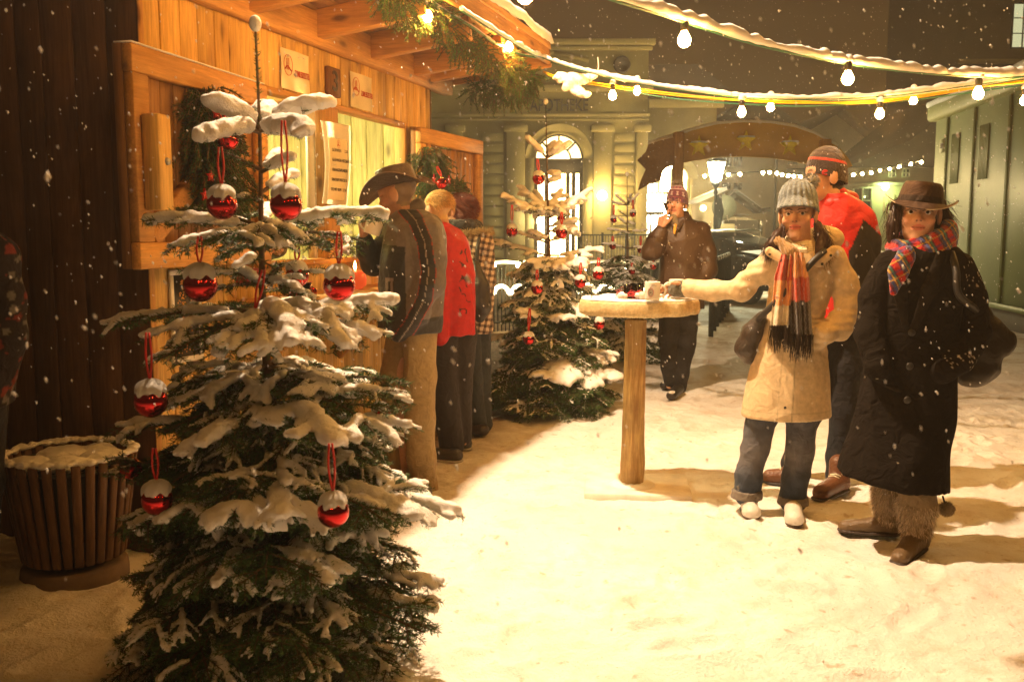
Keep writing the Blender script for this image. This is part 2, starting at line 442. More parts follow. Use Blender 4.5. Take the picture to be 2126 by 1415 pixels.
def grid_lines(a, b, d0, c, growth):
    out = [c]; x = c; d = d0
    while x < b: x += d; d *= growth if abs(x - c) > 4 else 1; out.append(x)
    x = c; d = d0
    while x > a: x -= d; d *= growth if abs(x - c) > 4 else 1; out.append(x)
    return np.array(sorted(out))
def ground_h(x, y):
    P = np.stack([x, y, np.zeros_like(x)], -1)
    near = np.exp(-((x ** 2 + (y - 4) ** 2) / 500))
    h = .022 * vnoise(P, 1.1, 3) + .014 * vnoise(P, 3.3, 4) + near * (.010 * vnoise(P, 8, 5) + .007 * vnoise(P, 17, 6) + .0035 * vnoise(P, 34, 7))
    return h
STEPS = []
_r = np.random.default_rng(11)
for k in range(650):                                     # trampled prints
    STEPS.append((_r.uniform(-2.5, 5.5), _r.uniform(2.6, 12), _r.uniform(0, 6.28), _r.uniform(.5, 1)))
gx = grid_lines(-170, 170, .018, .6, 1.06); gy = np.concatenate([np.linspace(-40, 1.9, 40), grid_lines(1.95, 190, .028, 2.0, 1.0)[:1]])
yy = [1.95]; d = .018
while yy[-1] < 190: yy.append(yy[-1] + d); d *= 1.0 if yy[-1] < 7.5 else 1.03
gy = np.concatenate([np.linspace(-40, 1.9, 40), yy])
GX, GY = np.meshgrid(gx, gy, indexing='ij'); GZ = ground_h(GX, GY)
for (sx, sy, sa, sd) in STEPS:
    i0, i1 = np.searchsorted(gx, [sx - .3, sx + .3]); j0, j1 = np.searchsorted(gy, [sy - .3, sy + .3])
    X, Y_ = GX[i0:i1, j0:j1] - sx, GY[i0:i1, j0:j1] - sy; c, s_ = math.cos(sa), math.sin(sa)
    q = np.sqrt(((X * c + Y_ * s_) / .135) ** 2 + ((-X * s_ + Y_ * c) / .052) ** 2)
    GZ[i0:i1, j0:j1] += sd * (-.020 * np.clip(1.15 - q, 0, 1) ** .7 + .010 * np.exp(-((q - 1.3) / .25) ** 2))
mb = MB(); mb.surf(np.stack([GX, GY, GZ], -1))
t = NT('trampled snow'); v = t.coords()
sn = t.ramp(t.noise(v, 2.2, 6, .6), [(.3, (.80, .77, .71)), (.7, (.92, .90, .86))])
# worn, dirty stretch under the stall eaves and on the path behind the table
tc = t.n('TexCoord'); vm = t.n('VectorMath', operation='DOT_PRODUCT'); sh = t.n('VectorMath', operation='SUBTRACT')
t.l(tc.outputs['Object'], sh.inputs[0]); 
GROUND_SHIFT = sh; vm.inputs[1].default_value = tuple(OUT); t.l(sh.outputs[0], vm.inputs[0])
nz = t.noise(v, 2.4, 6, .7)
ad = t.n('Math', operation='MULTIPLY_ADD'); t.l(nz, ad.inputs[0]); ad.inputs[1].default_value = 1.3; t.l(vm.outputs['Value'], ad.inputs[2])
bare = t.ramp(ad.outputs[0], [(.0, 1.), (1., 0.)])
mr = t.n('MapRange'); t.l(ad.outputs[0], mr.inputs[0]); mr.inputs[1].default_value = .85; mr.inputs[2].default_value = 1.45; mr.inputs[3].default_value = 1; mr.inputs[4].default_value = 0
grit = t.ramp(t.noise(v, 60, 4, .7), [(.35, (.10, .055, .025)), (.7, (.34, .23, .12))])
slush = t.ramp(t.noise(v, 1.3, 5, .68), [(.47, 0.), (.62, 1.)])
sep = t.n('SeparateXYZ'); t.l(sh.outputs[0], sep.inputs[0])
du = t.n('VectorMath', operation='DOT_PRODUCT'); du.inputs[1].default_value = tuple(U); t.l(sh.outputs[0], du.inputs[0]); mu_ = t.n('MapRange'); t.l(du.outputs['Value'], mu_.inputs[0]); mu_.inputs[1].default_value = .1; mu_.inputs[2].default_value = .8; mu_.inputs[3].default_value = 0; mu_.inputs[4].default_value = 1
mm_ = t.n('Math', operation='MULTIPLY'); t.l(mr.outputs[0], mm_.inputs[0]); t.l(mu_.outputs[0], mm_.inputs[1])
m2 = t.n('MapRange'); t.l(sep.outputs[1], m2.inputs[0]); m2.inputs[1].default_value = 2.6; m2.inputs[2].default_value = 5.0; m2.inputs[3].default_value = .05; m2.inputs[4].default_value = .8
mu = t.n('Math', operation='MULTIPLY'); t.l(slush, mu.inputs[0]); t.l(m2.outputs[0], mu.inputs[1])
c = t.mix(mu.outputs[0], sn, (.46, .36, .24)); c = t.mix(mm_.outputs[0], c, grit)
sp = t.ramp(t.noise(v, 17, 3, .5), [(.64, 0.), (.74, .6)]); c = t.mix(sp, c, (.42, .30, .17))
c = t.mix(t.ramp(t.noise(v, 3.2, 6, .75), [(.50, 0.), (.68, .45)]), c, (.56, .44, .30)); c = t.mix(t.ramp(t.noise(v, 70, 3, .6), [(.66, 0.), (.74, .8)]), c, (.30, .20, .10))
t.color(c); t.set(rough=.7, spec=.3)
t.bump(t.mix(.5, t.noise(v, 14, 6, .7), t.noise(v, 55, 4, .7)), .9, .022); M['ground'] = t.m
gr = mb.build('snow_ground', M['ground'], smooth=True); tag(gr, kind='structure')
# the texture space of the ground: shift so that the stall's near corner is the origin
GROUND_SHIFT.inputs[1].default_value = tuple(C0 - np.array(gr.location))

# ============================================================ STALL
ST = STALL
W = 3.13; ZS, ZH, ZB, ZT = 1.27, 2.135, 2.45, 2.63       # sill, head, beam bottom, beam top
xl0 = sl(517, 300)[0]; xm0 = sl(672, 300)[0]; xm1 = sl(698, 300)[0]; xr1 = sl(838, 300)[0]
print('stall', C0, xl0, xm0, xm1, xr1, 'floor edge', to_local(ground(870, 1165)), to_local(ground(1150, 895)), to_local(ground(700, 1400)))
def boards(x0, x1, z0, z1, y0, y1, wd=.125, mat='wood_front', name='wall', parent=ST, gap=.004, axis=0, seed=1, jit=.003):
    r = random.Random(seed); m = MB(); x = x0
    while x < x1 - 1e-4:
        w_ = min(wd * r.uniform(.85, 1.15), x1 - x); j = r.uniform(-jit, jit)
        if x1 - x - w_ < .03: w_ = x1 - x
        if axis == 0: m.box((x + gap / 2, y0 + j, z0), (x + w_ - gap / 2, y1, z1), bevel=.003)
        else: m.box((y0 + j, x + gap / 2, z0), (y1, x + w_ - gap / 2, z1), bevel=.003)
        x += w_
    return m.build(name, M[mat], parent, world=False)
boards(0.03, xl0 - .05, 0, ZB, 0, .025, name='front_wall', seed=1)
boards(xl0 - .05, xr1 + .05, ZH + .03, ZB, 0, .025, name='front_wall', seed=2)
boards(xl0 - .05, xr1 + .05, 0, ZS - .03, 0, .025, name='front_wall', seed=3)
boards(xr1 + .05, W, 0, ZB, 0, .025, name='front_wall', seed=4)
m = MB(); m.box((.035, .027, 0), (W - .005, .04, ZS - .04)); m.box((.035, .027, 0), (xl0 - .06, .04, ZB - .01)); m.box((xr1 + .06, .027, 0), (W - .005, .04, ZB - .01)); m.box((.035, .027, ZH + .04), (W - .005, .04, ZB - .01))
m.build('wall_lining', M['wood_pale'], ST, world=False)
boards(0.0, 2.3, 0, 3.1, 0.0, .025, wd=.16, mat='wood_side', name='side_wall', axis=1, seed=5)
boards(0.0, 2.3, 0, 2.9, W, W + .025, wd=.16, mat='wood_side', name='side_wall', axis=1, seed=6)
m = MB(); m.box((-.004, -.006, 0), (.03, 0, ZB), bevel=.002); m.build('corner_trim', M['wood_vert'], ST, world=False)
# window frame and post
m = MB(); b = .05
m.box((xl0 - .055, -.012, ZS - .03), (xl0, .07, ZH + .03), bevel=.004); m.build('window_frame', M['wood_vert'], ST, world=False); m = MB(); m.box((xr1, -.012, ZS - .03), (xr1 + .055, .07, ZH + .03), bevel=.004)
m.build('window_frame', M['wood_vert'], ST, world=False)
m = MB(); m.box((xl0 + .001, -.010, ZH), (xr1 - .001, .07, ZH + .03), bevel=.003); m.box((xl0 + .001, -.03, ZS - .03), (xr1 - .001, .09, ZS), bevel=.003)
m.build('window_sill', M['wood_beam'], ST, world=False)
m = MB(); m.box((xm0, -.018, ZS + .001), (xm1, .08, ZH - .001), bevel=.005); m.build('window_post', M['wood_vert'], ST, world=False)
# inside
boards(.03, W, 0, 2.75, 1.7, 1.72, wd=.14, mat='wood_pale', name='back_wall', seed=7)
boards(.045, 1.7, 0, 2.75, W - .03, W - .008, wd=.12, mat='wood_pale', name='inner_wall', axis=1, seed=8)
boards(.045, 1.7, 0, 2.75, .03, .045, wd=.12, mat='wood_pale', name='inner_wall', axis=1, seed=9)
m = MB(); m.box((.04, .045, 2.44), (W - .04, 1.69, 2.46)); m.build('ceiling', M['wood_pale'], ST, world=False)
m = MB(); a0, a1 = 1.25, 2.15
for q in ((a0, a0 + .1, .1, 2.0), (a1 - .1, a1, .1, 2.0)): m.box((q[0], 1.66, q[2]), (q[1], 1.70, q[3]), bevel=.004)
for z in (.1, 1.0, 1.88): m.box((a0 + .101, 1.662, z), (a1 - .101, 1.70, z + .12), bevel=.004)
for k in range(6): m.box((a0 + .1 + k * .117, 1.685, .2), (a0 + .21 + k * .117, 1.699, 1.9))
m.build('back_door', M['wood_shut'] if False else M['wood_pale'], ST, world=False)
m = MB(); m.box((xm0 - .10, .02, ZS + .002), (xm0 - .06, .06, ZH - .002)); m.build('pane_edge', M['white'], ST, world=False)
m = MB(); m.box((2.3, .5, 0), (2.34, 1.6, 1.0)); m.box((.4, .9, 1.0), (2.4, 1.3, 1.04), bevel=.01); m.build('inner_shelf', M['wood_pale'], ST, world=False)
# lamp inside the stall
t = NT('stall lamp glow'); t.set(col=(.1, .1, .1), ecol=(1.0, .86, .42), es=620.0); M['stall_lamp'] = t.m
m = MB(); LX, LY, LZ = 1.75, .95, 2.30
m.tube([(LX - .14, LY, LZ), (LX + .14, LY, LZ)], .03, 10); o = m.build('lamp_tube', M['stall_lamp'], ST, world=False)
m = MB(); m.box((LX - .2, LY - .05, LZ + .045), (LX + .2, LY + .05, LZ + .139), bevel=.01); m.build('lamp_housing', M['metal'], ST, world=False)
# plates and roof
m = MB(); m.box((-.25, -.05, ZB), (W + .33, .03, ZT), bevel=.006); m.build('wall_plate', M['wood_beam'], ST, world=False)
SL = math.tan(R(7)); EV = .80; XE = W + .345; XW = -.55
def roof_M(): return rotm(rx=-R(7))
RM = np.eye(4); ca, sa_ = math.cos(R(7)), math.sin(R(7))     # outward (-y) goes up
RM[:3, 1] = (0, ca, -sa_); RM[:3, 2] = (0, sa_, ca); RM[:3, 3] = (0, 0, ZB + .035)
xs = [sl(p, y)[0] for p, y in ((898, 190), (862, 160), (783, 130), (690, 90))]
xs = [W - .07, W - .36, W - .36 - .66, W - .36 - 1.32, W - .36 - 1.98, W - .36 - 2.64]
m = MB()
for x in xs: m.box((x - .04, -EV + .10, 0), (x + .04, 2.35, .15), M=RM, bevel=.005)
for i, x in enumerate(xs):
    mm = MB(); mm.box((x - .04, -EV + .10, 0), (x + .04, 2.35, .15), M=RM, bevel=.005); mm.build('rafter', M['wood_rafter'], ST, world=False)
m = MB(); y = -EV
while y < 2.3:
    m.box((XW, y, .151), (XE, min(y + .118, 2.35), .175), M=RM, bevel=.003); y += .12
m.build('roof_deck', M['wood_deck'], ST, world=False)
m = MB(); m.box((XW, -EV - .028, .06), (XE, -EV - .001, .20), M=RM, bevel=.003); m.box((XW, -EV - .045, .165), (XE, -EV - .029, .215), M=RM, bevel=.003)
m.build('fascia', M['wood_beam'], ST, world=False)
m = MB(); m.box((XE + .001, -EV - .028, .04), (XE + .026, 2.35, .20), M=RM, bevel=.003); m.build('barge_board', M['wood_rafter'], ST, world=False)
m = MB(); m.box((W - .60, -.60, .0), (W + .30, -.45, .14), M=RM, bevel=.004); 
# snow on the roof: rounded slab
G = []
for u in np.linspace(XW - .02, XE + .03, 160):
    row = []
    for a, (yy_, zz) in enumerate([(-EV - .05, .21), (-EV - .075, .235), (-EV - .07, .27), (-EV - .03, .30), (-EV + .1, .315)] + [(k, .32) for k in np.linspace(-.4, 2.36, 14)]):
        n_ = float(vnoise(V(u, yy_, 0), 6, 8)) * .014 + float(vnoise(V(u, yy_, 0), 22, 9)) * .005
        e = min(1, (XE + .03 - u) / .08); row.append((u, yy_ - n_, .21 + (zz - .21 + n_) * math.sqrt(max(0, e))))
    G.append(row)
G = np.array(G) @ RM[:3, :3].T + RM[:3, 3]; m = MB(); m.surf(G[:, ::-1]); m.build('roof_snow', M['snow'], ST, world=False, smooth=True)
# counter
m = MB(); CZ = 1.09; m.box((.55, -.40, CZ - .035), (2.75, -.002, CZ), bevel=.006)
m.build('counter', M['wood_beam'], ST, world=False)
m = MB()
for x in (.7, 1.6, 2.6): m = MB(); m.box((x, -.36, CZ - .10), (x + .05, -.003, CZ - .036)); m.bar((x + .025, -.02, CZ - .4), (x + .025, -.33, CZ - .1), .04, .05); m.build('counter_bracket', M['wood_vert'], ST, world=False)
m = m

# ------------------------------------------------------------ shutters
def shutter(hx, ang, flip, wd=1.09, hg=.86, z0=ZS + .005):
    """hinge at local x=hx; s runs away from the hinge, thickness towards -y"""
    root = bpy.data.objects.new('shutter', None); COL.objects.link(root); root.parent = ST; root.location = (hx, -.02, z0)
    root.rotation_euler = (0, 0, ang); d = -1 if flip else 1
    def bx(m, s0, s1, y0, y1, a, b, bev=.005): m.box((d * s0, y0, a), (d * s1, y1, b), bevel=bev)
    m = MB(); f = .105
    bx(m, 0, wd, -.10, -.055, hg - f, hg); bx(m, 0, wd, -.10, -.055, 0, f)
    bx(m, 0, f - .02, -.098, -.055, f + .001, hg - f - .001); bx(m, wd - f, wd - .002, -.098, -.055, f + .001, hg - f - .001)
    m.build('shutter_frame', M['wood_beam'], root, world=False)
    m = MB(); x = .0; r = random.Random(3 + flip)
    while x < wd - .02: w_ = min(.085 * r.uniform(.8, 1.2), wd - x); bx(m, x + .002, x + w_ - .002, -.054 - r.uniform(0, .004), -.012, .002, hg + .004, .003); x += w_
    m.build('shutter_board', M['wood_shut'], root, world=False)
    m = MB(); a = V(d * (wd - f), -.076, f + .02); b = V(d * f, -.076, hg - f - .02)
    m.bar(a, b, .04, .09, up=(0, 0, 1), bevel=.004); m.build('brace', M['wood_rafter'], root, world=False)
    return root, d
sh_l, d = shutter(xl0 - .02, R(5.2), True)
m = MB(); m.box((-1.055, -.175, .23), (-.965, -.101, .60), bevel=.006); m.build('latch_block', M['wood_front'], sh_l, world=False)
m = MB(); m.lathe([(0, .012), (.012, .011), (.016, 0)], n=10, M=rotm(rx=R(90), loc=(-1.005, -.176, .42))); m.build('bolt', M['metal'], sh_l, world=False)
m = MB(); mb_ = m.box((-1.09, -.10, .862), (-.02, -.02, .868), bevel=.002); m.build('snow_line', M['snow'], sh_l, world=False)
sh_r, d = shutter(xr1 + .03, R(-3.5), False)
m = MB(); m.box((.12, -.17, .20), (.22, -.101, .56), bevel=.006); m.build('latch_block', M['wood_front'], sh_r, world=False)

# ------------------------------------------------------------ writing and signs on the stall
def text_mesh(s, size, depth=.002, bold=0.0, align='CENTER'):
    cu = bpy.data.curves.new('t', 'FONT'); cu.body = s; cu.size = size; cu.extrude = depth; cu.align_x = align; cu.align_y = 'CENTER'; cu.offset = bold
    o = bpy.data.objects.new('t', cu); me = bpy.data.meshes.new_from_object(o); bpy.data.objects.remove(o); bpy.data.curves.remove(cu); return me
def text(name, s, size, mat, parent, loc, rz=0, sx=1.0, bold=0.0, align='CENTER', depth=.002, rx=math.pi / 2):
    me = text_mesh(s, size, depth, bold, align)
    me.transform(Matrix.Translation(Vector(loc)) @ Matrix.Rotation(rz, 4, 'Z') @ Matrix.Rotation(rx, 4, 'X') @ Matrix.Diagonal((sx, 1, 1, 1)))
    return link(name, me, mat, parent, world=False, smooth=False)
M['ink'] = m_plain('red brown ink', (.50, .05, .015), .5, bump=0)
M['inkd'] = m_plain('dark ink', (.05, .03, .02), .5, bump=0)
def rest_thing(name, x, y, z, label, cat, group=None, rz=0):
    return thing(name, to_world(x, y, z), label, cat, group, rz=ST.rotation_euler.z + rz)
def logo(parent, cx, cz, r, mat, y=-.006):
    m = MB(); th = np.linspace(0, 2 * math.pi, 41)[:-1]
    m.tube(np.stack([cx + r * .8 * np.cos(th), np.full(40, y), cz + r * np.sin(th)], 1), r * .028, 6, closed=True)
    m.tube([(cx - r * .55, y, cz - r * .42), (cx - r * .3, y, cz - .1 * r), (cx, y, cz - .08 * r), (cx + .25 * r, y, cz - .32 * r), (cx + .6 * r, y, cz - .52 * r)], r * .06, 6)
    m.tube([(cx - .25 * r, y, cz + .62 * r), (cx - .25 * r, y, cz - .02 * r)], r * .04, 6); m.tube([(cx + .12 * r, y, cz + .68 * r), (cx + .12 * r, y, cz)], r * .04, 6)
    m.tube([(cx - .2 * r, y, cz - .15 * r), (cx - .22 * r, y, cz - .45 * r)], r * .04, 6); m.tube([(cx + .0 * r, y, cz - .15 * r), (cx + .02 * r, y, cz - .45 * r)], r * .04, 6)
    return m.build('emblem', mat, parent, world=False, smooth=True)
M['lam'] = m_plain('laminated paper', (.86, .74, .46), .16, var=.03, bump=.1, bscale=12, bdist=.01, coat=.6)
for i, (p0, p1, lab) in enumerate(((582, 644, 'laminated sheet with round red emblem to the left of the number plate'), (727, 774, 'laminated sheet with round red emblem to the right of the number plate'))):
    x0, zt = sl(p0, 100 if i == 0 else 153, -.01); x1, zb = sl(p1, 199 if i == 0 else 236, -.01)
    zt = 2.385; zb = 2.175; w_ = x1 - x0
    r_ = rest_thing('sign_sheet', (x0 + x1) / 2, -.006, zb, lab, 'sign', 'laminated sheets above the stall windows')
    m = MB(); G = np.array([[(-w_ / 2 + w_ * u, -.002 - .004 * math.sin(u * 9 + v_ * 3), (zt - zb) * v_) for v_ in np.linspace(0, 1, 6)] for u in np.linspace(0, 1, 12)])
    m.surf(G); m.build('sheet', M['lam'], r_, world=False, smooth=True)
    logo(r_, -w_ * .28, (zt - zb) * .60, w_ * .18, M['ink'], y=-.010)
    text('lettering', 'ZUMLEBZELTER', .045, M['ink'], r_, (w_ * .2, -.010, (zt - zb) * .44), sx=w_ * .55 / .33, bold=.0003, depth=.0008)
x0, _ = sl(679, 160, -.02); x1, _ = sl(705, 180, -.02)
r_ = rest_thing('number_plaque', (x0 + x1) / 2, -.003, 2.20, 'small dark wooden plaque with the number 3', 'plaque')
m = MB(); m.box((-(x1 - x0) / 2, -.028, 0), ((x1 - x0) / 2, 0, .165), bevel=.006); m.build('board', m_wood('dark plaque wood', (.13, .05, .015), (.20, .085, .025), 2, knots=False), r_, world=False)
text('numeral', '3', .16, M['inkd'], r_, (0, -.030, .082), bold=.002, sx=1.05)
# menus
t = NT('thin white sheet'); tb = t.n('BsdfTranslucent'); tb.inputs[0].default_value = (.9, .87, .75, 1); ms = t.n('MixShader'); ms.inputs[0].default_value = .55
t.set(col=(.88, .85, .76), rough=.3); t.l(t.b.outputs[0], ms.inputs[1]); t.l(tb.outputs[0], ms.inputs[2]); t.l(ms.outputs[0], t.out.inputs['Surface']); M['backlit'] = t.m
def menu(px0, px1, z0, z1, y, lab, curl=0.0, hang=False):
    x0 = sl(px0, 400, y)[0]; x1 = sl(px1, 400, y)[0]; w_ = x1 - x0; r_ = rest_thing('menu_sheet', (x0 + x1) / 2, y, z0, lab, 'menu')
    H = z1 - z0
    def cv(u, v_): return (-w_ / 2 + w_ * u, -curl * (math.sin(v_ * math.pi * .9) * .5 + .6 * (v_ ** 3) * (u - .2)), H * v_)
    m = MB(); m.surf(np.array([[cv(u, v_) for v_ in np.linspace(0, 1, 14)] for u in np.linspace(0, 1, 8)])); m.build('sheet', M['backlit'] if hang else M['lam'], r_, world=False, smooth=True)
    if hang:
        m = MB(); m.surf(np.array([[np.add(cv(.16 + .68 * u, .05 + .76 * v_), (0, -.003, 0)) for v_ in np.linspace(0, 1, 12)] for u in np.linspace(0, 1, 8)])); m.build('price_list', M['lam'], r_, world=False, smooth=True)
    rows = ['GLÜHWEIN', 'GLÜHWEIN MIT SCHUSS', 'ORANGENPUNSCH', 'KINDERPUNSCH', 'TEE MIT RUM']; m = MB()
    for k, s_ in enumerate(rows):
        v_ = .66 - k * .12; p = cv(.25, v_); text('lettering', s_, .026, M['inkd'], r_, (p[0], p[1] - .006, p[2]), align='LEFT', depth=.0005, sx=.8)
        p = cv(.78, v_); text('lettering', '2,50', .024, M['inkd'], r_, (p[0], p[1] - .007, p[2]), depth=.0005)
    logo(r_, 0, H * .78 if not hang else H * .74, .022, M['ink'], y=cv(.5, .75)[1] - .008)
menu(668, 720, 1.58, 2.04, -.06, 'curling white sheet with a yellow price list taped to the middle post', .05, True)
menu(488, 541, 1.48, 1.84, .02, 'yellow price list standing in the left window', .01)
# red poster below left window
x0 = sl(490, 540, -.01)[0]; x1 = sl(546, 540, -.01)[0]
r_ = rest_thing('poster', (x0 + x1) / 2, -.004, 1.16, 'small red poster on the boards at the left window edge', 'poster')
m = MB(); m.box((-(x1 - x0) / 2, -.004, 0), ((x1 - x0) / 2, 0, .22)); m.build('sheet', M['red'], r_, world=False)
m = MB(); m.box((-.02, -.007, .14), (.07, -.0045, .20)); m.build('picture', M['inkd'], r_, world=False)
m = MB(); [m.box((-.04, -.007, z), (.06, -.0045, z + .006)) for z in (.04, .06, .08, .10)]; m.build('lettering', M['paper'], r_, world=False)
# framed poster on the lower wall
x0 = sl(352, 600, -.01)[0]; x1 = sl(416, 600, -.01)[0]; z1 = sl(352, 560, -.01)[1]; w_ = x1 - x0
r_ = rest_thing('framed_poster', (x0 + x1) / 2, -.004, z1 - .42, 'white framed poster showing a tree made of gold lights', 'poster')
m = MB()
for q in ((-w_/2, w_/2, .395, .42), (-w_/2, w_/2, 0, .025), (-w_/2, -w_/2 + .022, .0255, .3945), (w_/2 - .022, w_/2, .0255, .3945)): m.box((q[0], -.014, q[2]), (q[1], 0, q[3]), bevel=.002)
m.build('frame', M['white'], r_, world=False)
m = MB(); m.box((-w_/2 + .022, -.006, .025), (w_/2 - .022, -.001, .395)); m.build('picture', m_plain('dark print', (.03, .03, .03), .3, bump=0), r_, world=False)
m = MB(); rr = random.Random(5)
for k in range(150):
    z = .04 + .33 * rr.random(); hw = (.38 - z) * .16 + .004; x = rr.gauss(-w_ * .1, hw); m.box((x, -.0085, z), (x + .005, -.0065, z + .005))
m.build('printed_lights', m_plain('gold print', (.75, .33, .05), .4, bump=0), r_, world=False)
# ============================================================ BACKGROUND BUILDINGS
M['stucco'] = m_plain('grey green stucco', (.34, .29, .12), .9, .12, 1.5, .2, 25, .01)
M['stucco_t'] = m_plain('grey green trim', (.39, .33, .14), .85, .1, 2, .15, 25, .01)
M['cream'] = m_plain('cream plaster', (.60, .50, .32), .9, .1, 1.2, .2, 20, .01)
M['cream2'] = m_plain('ochre green plaster', (.52, .48, .29), .9, .1, 1.2, .2, 20, .01)
M['roof'] = m_plain('dark roof', (.055, .038, .025), .8, .2, 3, .3, 20, .02)
M['frame_d'] = m_plain('dark window frame', (.05, .04, .025), .6, bump=0)
M['frame_l'] = m_plain('light window frame', (.40, .38, .26), .6, bump=0)
M['glass_d'] = m_plain('dark panes', (.035, .035, .03), .08, bump=0, spec=.8)
M['lit'] = m_emit('lit panes', (1.0, .70, .26), 2.6)
M['lit_w'] = m_emit('bright lit panes', (1.0, .80, .42), 6.0)
def bx(px0, py0, px1, py1, Y):
    a = at(px0, py0, Y); b = at(px1, py1, Y); return a[0], b[0], min(a[2], b[2]), max(a[2], b[2])
def arch_pts(cx, zs, r, n=24): return [(cx + r * math.cos(t_), zs + r * math.sin(t_)) for t_ in np.linspace(0, math.pi, n)]

YB = 29.0
P = thing('pharmacy_building', at(1120, 560, YB) * V(1, 1, 0), 'tall grey green pharmacy building with an arched glowing door', 'building')
x0, x1, _, zt = bx(700, 85, 1347, 100, YB); _, _, _, zc = bx(900, 128, 1347, 140, YB)
dc, _, _, _ = bx(1161, 300, 1200, 300, YB); zs = at(1161, 329, YB)[2]; rd = (at(1212, 330, YB)[0] - at(1110, 330, YB)[0]) / 2
m = MB(); poly = [(x0, -.3), (dc - rd, -.3)] + arch_pts(dc, zs, rd)[::-1] + [(dc + rd, -.3), (x1, -.3), (x1, zt), (x0, zt)]
m.prism(poly, YB, YB + .5); m.box((x0, YB + .5, -.3), (x0 + .4, YB + 9, zt)); m.box((x1 - .4, YB + .501, -.3), (x1, YB + 9, zt)); m.build('wall', M['stucco'], P)
m = MB(); m.box((x0, YB + .5, zt - .2), (x1, YB + 9, zt - .1)); m.build('roof', M['roof'], P)
m = MB()
for (y_, h_, d_) in ((84, .16, .28), (98, .10, .16), (178, .14, .22), (186, .07, .12), (236, .09, .10), (247, .05, .06)):
    z = at(1200, y_, YB)[2]; m.box((x0 - .1, YB - d_, z - h_), (x1 + d_ * .6, YB - .002, z), bevel=.01)
m.build('cornice', M['stucco_t'], P)
a, b_, c_ = at(1075, 128, YB), at(1150, 110, YB), at(1222, 128, YB)
m = MB(); m.bar(a + V(0, -.08, 0), b_ + V(0, -.08, 0), .12, .1); m.bar(b_ + V(0, -.08, 0), c_ + V(0, -.08, 0), .12, .1); m.build('pediment', M['stucco_t'], P)
for i, (q0, q1) in enumerate(((1051, 1090), (1232, 1270), (930, 960), (1322, 1345))):
    xa, xb, _, zz = bx(q0, 250, q1, 251, YB); m = MB(); m.box((xa, YB - .14, .45), (xb, YB - .003, zz - .1), bevel=.02)
    m.box((xa - .08, YB - .2, -.3), (xb + .08, YB - .004, .45), bevel=.02); m.box((xa - .06, YB - .19, .455), (xb + .06, YB - .005, .56), bevel=.02)
    m.box((xa - .08, YB - .22, zz - .35), (xb + .08, YB - .005, zz - .15), bevel=.02); m.build('pilaster', M['stucco_t'], P)
for (q0, q1) in ((1000, 1045), (1276, 1318)):
    m = MB(); xa, xb, _, _ = bx(q0, 250, q1, 251, YB)
    for y_ in range(275, 560, 22): z = at(1200, y_, YB)[2]; m.box((xa, YB - .05, z - .27), (xb, YB - .002, z - .02), bevel=.02)
    m.build('rusticated_bands', M['stucco'], P)
m = MB(); o_ = arch_pts(dc, zs, rd + .28); i_ = arch_pts(dc, zs, rd + .02)
m.prism(o_ + i_[::-1], YB - .1, YB + .05); m.box((dc - rd - .28, YB - .1, -.3), (dc - rd - .02, YB + .05, zs - .002)); m.box((dc + rd + .02, YB - .1, -.3), (dc + rd + .28, YB + .05, zs - .002))
m.build('door_surround', M['stucco_t'], P)
D_ = bpy.data.objects.new('door', None); COL.objects.link(D_); D_.parent = P
m = MB(); m.prism(arch_pts(dc, zs, rd - .02) , YB + .30, YB + .28); m.build('fanlight', M['lit'], D_)
zl = at(1161, 352, YB)[2]
m = MB(); m.box((dc - rd, YB + .2, zl - .1), (dc + rd, YB + .27, zs), bevel=.01)
for t_ in np.linspace(0, math.pi, 5): m.bar((dc + .5 * rd * math.cos(t_), YB + .25, zs + .5 * rd * math.sin(t_)), (dc + rd * .98 * math.cos(t_), YB + .25, zs + .98 * rd * math.sin(t_)), .05, .06)
m.prism(arch_pts(dc, zs, rd * .52) + arch_pts(dc, zs, rd * .46)[::-1], YB + .22, YB + .275)
m.prism(arch_pts(dc, zs, rd * 1.0) + arch_pts(dc, zs, rd * .93)[::-1], YB + .22, YB + .275)
for xx in (-rd + .05, -rd * .5, rd * .38, rd * .62, rd - .05): m.box((dc + xx - .06, YB + .21, -.3), (dc + xx + .06, YB + .27, zl - .101))
m.build('door_frame', M['frame_d'], D_)
t = NT('shop interior glow'); v = t.coords(); vo = t.n('TexVoronoi'); vo.inputs['Scale'].default_value = 6; t.l(v, vo.inputs['Vector'])
t.l(t.ramp(vo.outputs['Distance'], [(.12, (1, .85, .5)), (.5, (1, .62, .22))]), t.b.inputs['Emission Color']); t.set(es=7, col=(.05, .05, .05)); M['glow_shop'] = t.m
m = MB(); m.box((dc - rd, YB + .29, -.3), (dc + rd, YB + .31, zl - .1)); m.build('door_glass', M['glow_shop'], D_)
tm = text_mesh('APOTHEKE', .50, .03, .006); tx = at(1161, 220, YB)
tm.transform(Matrix.Translation(Vector((tx[0], YB - .035, tx[2]))) @ Matrix.Rotation(math.pi / 2, 4, 'X') @ Matrix.Diagonal(((at(1222, 220, YB)[0] - at(1101, 220, YB)[0]) / max(1e-3, max(v_.co.x for v_ in tm.vertices) - min(v_.co.x for v_ in tm.vertices)), 1, 1, 1)))
link('lettering', tm, M['frame_d'], P, smooth=False)
m = MB(); c_ = at(1291, 135, YB); m.lathe([(0, 0), (.2, 0), (.2, .05), (.26, .05), (.26, 0)], n=20, M=rotm(rx=R(90), loc=(c_[0], YB - .03, c_[2]))); m.build('round_window', M['frame_d'], P)
xa, xb, za, zb = bx(949, 396, 972, 352, YB); m = MB(); m.box((xa - .2, YB - .06, za - .35), (xb + .1, YB - .002, zb + .1)); m.build('window', M['frame_d'], P)
